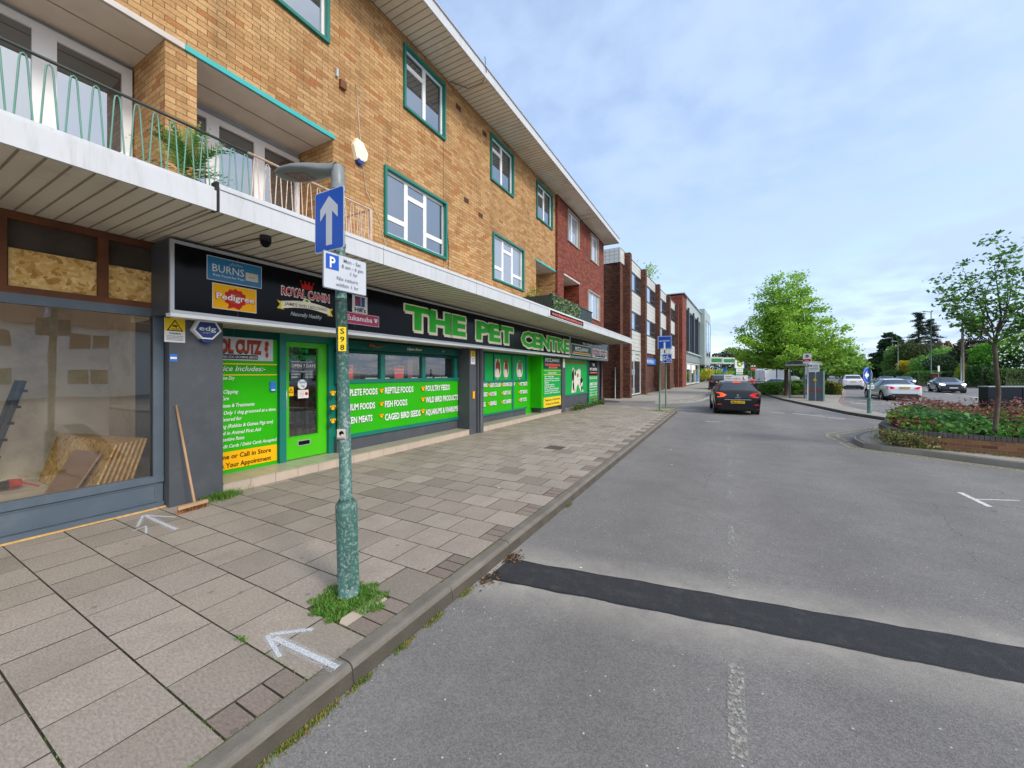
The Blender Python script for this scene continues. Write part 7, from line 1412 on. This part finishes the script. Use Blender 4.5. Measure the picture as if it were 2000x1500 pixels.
# ================================================================== PLANTER
pw = [(9.2, 10.65), (5.27, 11.72), (3.62, 12.1), (3.45, 12.35), (3.5, 13.3), (4.1, 15.0), (5.0, 16.3)]
PT = thing("brick_planter", "low curved brick planter wall with a dark soldier coping", "planter", (5, 13, .12)); mb = MB(); mc = MB()
for a, b in zip(pw[:-1], pw[1:]):
    a_ = Vector((*a, 0)); b_ = Vector((*b, 0)); u = (b_-a_).normalized(); nin = Vector((u.y, -u.x, 0)); L_ = (b_-a_).length; Pl = Plane(a_, -u)
    P_ = [a_, b_, b_+nin*.22, a_+nin*.22]; mb.hexa([p+Vector((0, 0, .10)) for p in P_]+[p+Vector((0, 0, .40)) for p in P_], "planter_brick"); k = 0
    while k < L_-.01:
        e = min(k+.073, L_); q = [a_+u*(k+.004)-nin*.006, a_+u*(e-.004)-nin*.006, a_+u*(e-.004)+nin*.225, a_+u*(k+.004)+nin*.225]; c_ = rnd.choice([hexc("5c5652"), hexc("4c4744"), hexc("665f5a")]); mc.hexa([p+Vector((0, 0, .402)) for p in q]+[p+Vector((0, 0, .495)) for p in q], "leafless", c_) if False else mc.hexa([p+Vector((0, 0, .402)) for p in q]+[p+Vector((0, 0, .495)) for p in q], "coping"if "coping" in MATS else mat("coping", hexc("5a5450"), .8, vary=.35, vscale=9, bump=.3, bscale=50)); k += .073
mb.build("wall", PT); mc.build("coping", PT)
mb = MB(); mb.prism(Plane((0, 0, 0), (1, 0, 0), (0, 1, 0)), [(9.3, 10.9), (5.3, 11.9), (3.75, 12.25), (3.65, 13.3), (4.25, 14.9), (5.1, 16.1), (9.5, 17)], .1, .42, "soil"); mb.build("soil_bed", PT)
# bergenia and sedum style planting: real leaves on stems, counted as ground cover
g = np.random.default_rng(31)
def inbed(n):
    o_ = []
    while len(o_) < n:
        x = g.uniform(3.6, 9.3); y = g.uniform(10.9, 16.5)
        lo = 12.2-.27*(x-3.7) if x < 9.4 else 11; left = 3.62+max(0, (y-13.2))*.42
        if y > lo-.05 and x > left: o_.append((x, y))
    return np.array(o_)
n = 15000; q = inbed(n); h_ = .48+.2*np.clip((q[:, 1]-12+.27*(q[:, 0]-3.7)), 0, 1.6)**.8*g.uniform(.4, 1.1, n)+g.uniform(-.03, .06, n); Pn = np.column_stack([q, h_]); patch = np.sin(q[:, 0]*2.1+1)+np.cos(q[:, 1]*2.7+q[:, 0])+g.normal(size=n)*.6
front = (q[:, 1]-12+.27*(q[:, 0]-3.7)) < .75
pal = np.where((patch > 1.0)[:, None], [hexc("7a3c38")], np.where((patch > .3)[:, None], [hexc("8a9a48")], np.where((patch > -.9)[:, None], [hexc("4c7a34")], [hexc("5c9050")])))
pal = np.where(front[:, None] & (patch < 1.2)[:, None], [hexc("56883a")], pal)*g.uniform(.65, 1.35, n)[:, None]
o = leaves("flower_bed_planting", Pn, g.uniform(.035, .085, n), pal, None, flat=.35, seed=32, aspect=.75); o['kind'] = 'stuff'; o['label'] = "mixed green and red leaved ground planting filling the brick planter"; o['category'] = "plants"
n = 3600; q = inbed(n*2); q = q[(q[:, 1]-12+.27*(q[:, 0]-3.7)) > .8][:n]; n = len(q); cl = np.round(q*2.2)/2.2; hz = .78+.28*np.abs(np.sin(cl[:, 0]*5.3+cl[:, 1]*7.1)); Pn = np.column_stack([cl+g.normal(size=(n, 2))*.13, hz+g.normal(size=n)*.05])
o = leaves("pink_flowers", Pn, g.uniform(.02, .045, n), np.array([hexc(c) for c in g.choice(["8a4f50", "74403a", "a06068", "6b4434", "7a6a3c", "86584a"], n)]), None, flat=.6, seed=33, aspect=.7); o['kind'] = 'stuff'; o['label'] = "dusky pink and russet flower heads standing above the planter leaves"; o['category'] = "flowers"
mb = MB()
for i in range(60):
    k = g.integers(0, n); a = Pn[k]; mb.tube([(a[0], a[1], .45), (a[0]+g.normal()*.02, a[1], a[2])], .006, "flower_pink", 4)
o = mb.build("flower_stalks"); o['kind'] = 'stuff'; o['label'] = "thin pink flower stalks in the planter"; o['category'] = "flowers"
n = 2600; u = g.random(n); q = np.column_stack([3.45+g.normal(size=n)*.16+u*.55, 12.25+g.normal(size=n)*.15-u*.12, .15+.36*g.random(n)*(1-.3*u)]); o = leaves("trailing_plant", q, g.uniform(.015, .04, n), np.array([hexc(c) for c in g.choice(["7a8a4a", "98905c", "a8a078", "5c7234"], n)]), None, seed=36); o['label'] = "straggly pale trailing plant spilling over the planter corner"; o['category'] = "plant"
n = 900; u = g.random(n)*5.4; q = np.column_stack([3.7+u, 12.03-.272*u-.02+g.normal(size=n)*.025, .125+.05*g.random(n)**2]); o = leaves("wall_foot_weeds", q, g.uniform(.01, .025, n), np.array([hexc(c) for c in g.choice(["6a8040", "8a8a50", "50702c"], n)]), None, seed=37); o['kind'] = 'stuff'
# young tree in the planter
limb_tree("young_tree", "slender young tree with an open windblown crown in the brick planter", (4.98, 12.0, .42), 1.95, .036, [(-.05, -.1, 4.15), (-.4, .2, 3.75), (-.75, .1, 3.45), (-.9, -.3, 3.15), (-.6, .3, 3.0), (-.65, -.2, 2.75), (-.3, .2, 2.6), (.3, 0, 3.95), (.6, .4, 3.5), (.95, -.2, 3.2), (1.2, .3, 3.7), (.8, .3, 2.7), (.5, -.3, 2.45), (1.3, .1, 2.9), (-.2, .5, 3.4), (.1, -.4, 3.7), (.9, .1, 2.3), (1.5, .2, 3.3)], ["48702f", "5e8e3e", "3a5c2c", "74a24c"], 4000, .045, 55, None, .34, .4, .35)
x, y = 5.9, 12.1; t = thing("garden_stake", "short pale wooden stake leaning in the flower bed near the young tree", "stake", (x, y, .42)); mb = MB(); mb.tube([(x, y, .4), (x+.12, y, 1.12)], .02, "pale_wood", 6); mb.build("stake", t)
x, y = at(1930, 10.6); t = thing("utility_cabinet", "dark blue black metal cabinet with a pale top edge behind the planter flowers", "cabinet", (x, y, .1)); A = Plane((x, y, 0), (CA, SA, 0)); mb = MB(); mb.slab(A, 0, 1.9, .1, 1.42, -.22, 0, "cabinet" if "cabinet" in MATS else mat("cabinet", hexc("161c28"), .3, vary=.15)); mb.build("body", t); mb = MB(); mb.slab(A, -.01, 1.91, 1.42, 1.445, -.24, .02, "panel_pale"); mb.build("lid", t); mb = MB(); mb.slab(A, .93, .95, .15, 1.4, 0, .008, "black"); mb.slab(A, .8, .86, .9, 1.05, 0, .03, "alu"); mb.build("doors", t)

# ================================================================== GRASS AND WEEDS
def grass(name, pts_fn, n, hgt, tone, seed, label=None, wid=.0035):
    g = random.Random(seed); m_ = MB()
    for i in range(n):
        x, y, z = pts_fn(g); h_ = hgt*g.uniform(.4, 1.1); a = g.uniform(0, 6.28); le = h_*g.uniform(.2, .9); dx, dy = math.cos(a)*le, math.sin(a)*le; wx, wy = -math.sin(a)*wid, math.cos(a)*wid; c = tuple(v*g.uniform(.7, 1.3) for v in hexc(g.choice(tone)))
        m_.face([(x-wx, y-wy, z), (x+wx, y+wy, z), (x+dx*.4+wx*.7, y+dy*.4+wy*.7, z+h_*.65), (x+dx*.4-wx*.7, y+dy*.4-wy*.7, z+h_*.65)], "leaf", c); m_.face([(x+dx*.4-wx*.7, y+dy*.4-wy*.7, z+h_*.65), (x+dx*.4+wx*.7, y+dy*.4+wy*.7, z+h_*.65), (x+dx, y+dy, z+h_*g.uniform(.75, 1))], "leaf", c)
    o = m_.build(name); o['kind'] = 'stuff'
    if label: o['label'] = label
    return o
G1 = ["5c8c34", "6f9e3e", "4a7a2c", "86a850"]
def tuft(g):
    while True:
        x = g.uniform(-2.72, -2.1); y = g.uniform(1.66, 2.2); r = ((x+2.43)/.28)**2+((y-1.93)/.24)**2
        if r < 1+.25*math.sin(9*math.atan2(y-1.93, x+2.42)) and not (x > -2.3 and y < 1.86): return x, y, .112
grass("grass_tuft", tuft, 4200, .036, G1, 1, "green grass growing round the foot of the lamp post", .003)
grass("grass_tuft", lambda g: (-6.02+abs(g.gauss(0, .1)), 2.72+g.gauss(0, .11), .115), 900, .1, G1, 2, "tuft of grass at the foot of the first grey pier by the broom")
def kerbweed(g):
    c = g.choice([.62, .75, .95, 1.12, 1.2, 1.32, 1.55, 1.9, 2.2, 2.6, 5.0]); return -1.862+abs(g.gauss(0, .018)), c+g.gauss(0, .05), .001
grass("kerb_weeds", kerbweed, 1500, .022, ["8a8a3c", "6f8a38", "a08a40", "5c7a30"], 3)
def jw(g):
    k = g.randint(-2, 8); y_ = .928+.396*k
    if g.random() < .55: return -1.998+g.gauss(0, .006), g.uniform(.5, 4.5), .114
    return -2.0-abs(g.gauss(0, .5))*1.0, y_+g.gauss(0, .004), .114
grass("joint_weeds", jw, 1100, .014, ["7a8a3c", "5f7a34"], 4)
grass("joint_weeds", lambda g: (-2.67+g.gauss(0, .03), 1.325+g.gauss(0, .012), .114), 120, .02, G1, 5)
g = np.random.default_rng(12); n = 900; u = g.random(n); c_ = g.choice([16.8, 17.6, 18.6, 19.6, 20.3, 20.9], n); q = np.column_stack([-5.98+np.abs(g.normal(size=n))*.14, c_+g.normal(size=n)*.28, .14+np.abs(g.normal(size=n))*.12]); o = leaves("wall_foot_weeds", q, g.uniform(.02, .06, n), np.array([hexc(c) for c in g.choice(["4c6a30", "6a7a3c", "3a5426"], n)]), None, seed=13); o['kind'] = 'stuff'
for cx_, cy_, s_ in ((-2.51, 18.3, 14), (-2.45, 20.0, 15), (-5.2, 31.2, 16)): grass("grass_tuft", lambda g, a=cx_, b=cy_: (a+g.gauss(0, .22), b+g.gauss(0, .16), .115), 260, .07, ["8a9a50", "6a8a3c", "a8a070"], s_, None, .008)
# fallen leaves and grit in the gutter by the trench
mb = MB(); g = random.Random(8)
for i in range(240):
    x = -1.85+abs(g.gauss(0, .06)); y = g.choice([2.86, 3.3])+g.gauss(0, .07); r_ = g.uniform(.005, .014); a = g.uniform(0, 3); mb.face([(x+r_*math.cos(a+k*1.57), y+r_*math.sin(a+k*1.57), .008+g.uniform(0, .008)) for k in range(4)], "leaf", tuple(v*g.uniform(.6, 1.2) for v in hexc(g.choice(["7a4e28", "5c4630", "9a7a4a", "3c3428"]))))
o = mb.build("leaf_litter"); o['kind'] = 'stuff'
mb = MB()
for x, y, z, r_ in ((-2.9, 4.9, .123, .02), (-1.16, 3.45, .004, .015), (-3.3, 6.5, .123, .02), (-2.2, 9.4, .123, .02), (-4.2, 6.2, .123, .015), (-.9, 8.2, .005, .02), (-1.1, 9.8, .005, .03), (-2.6, 12.2, .123, .03), (-.25, 1.35, .004, .012)): mb.face([(x+r_*math.cos(k*1.2), y+r_*.7*math.sin(k*1.2), z) for k in range(5)], "paper_white")
o = mb.build("litter_scraps"); o['kind'] = 'stuff'
mb = MB(); mb.box(-3.55, -3.15, 7.95, 8.35, .114, .1225, "kerb_face"); o = mb.build("drain_cover"); o['label'] = "small dark square access cover set in the pavement flags"; o['category'] = "cover"
# ================================================================== HOUSES OPPOSITE (seen only mirrored in the shop glass)
def opp(y0):
    t = thing("terraced_house", "white rendered house across the road, mirrored in the vacant shop window", "house", (30, y0, 0), 0, "white houses opposite"); Pn = Plane((30, y0, 0), (0, -1, 0))
    mb = MB(); mb.slab(Pn, -5, 5, 0, 5.4, -8, 0, "house_white"); mb.build("wall", t); mb = MB(); mb.prism(Plane((30, y0, 0), (1, 0, 0)), [(-.5, 5.3), (8.5, 5.3), (4, 8.2)], -5, 5, "roof_tile"); mb.build("roof", t)
    for u in (-3.6, 1.2):
        for v in (.9, 3.5): m_ = MB(); m_.frame(Pn, u, u+2.3, v, v+1.3, .1, 0, .06, "white_upvc"); m_.slab(Pn, u+1.1, u+1.2, v, v+1.3, 0, .06, "white_upvc"); m_.rect(Pn, u, u+2.3, v, v+1.3, .02, "dark_glass"); m_.build("window", t)
    return t
opp(-12); opp(-2); opp(8); opp(18); opp(28)
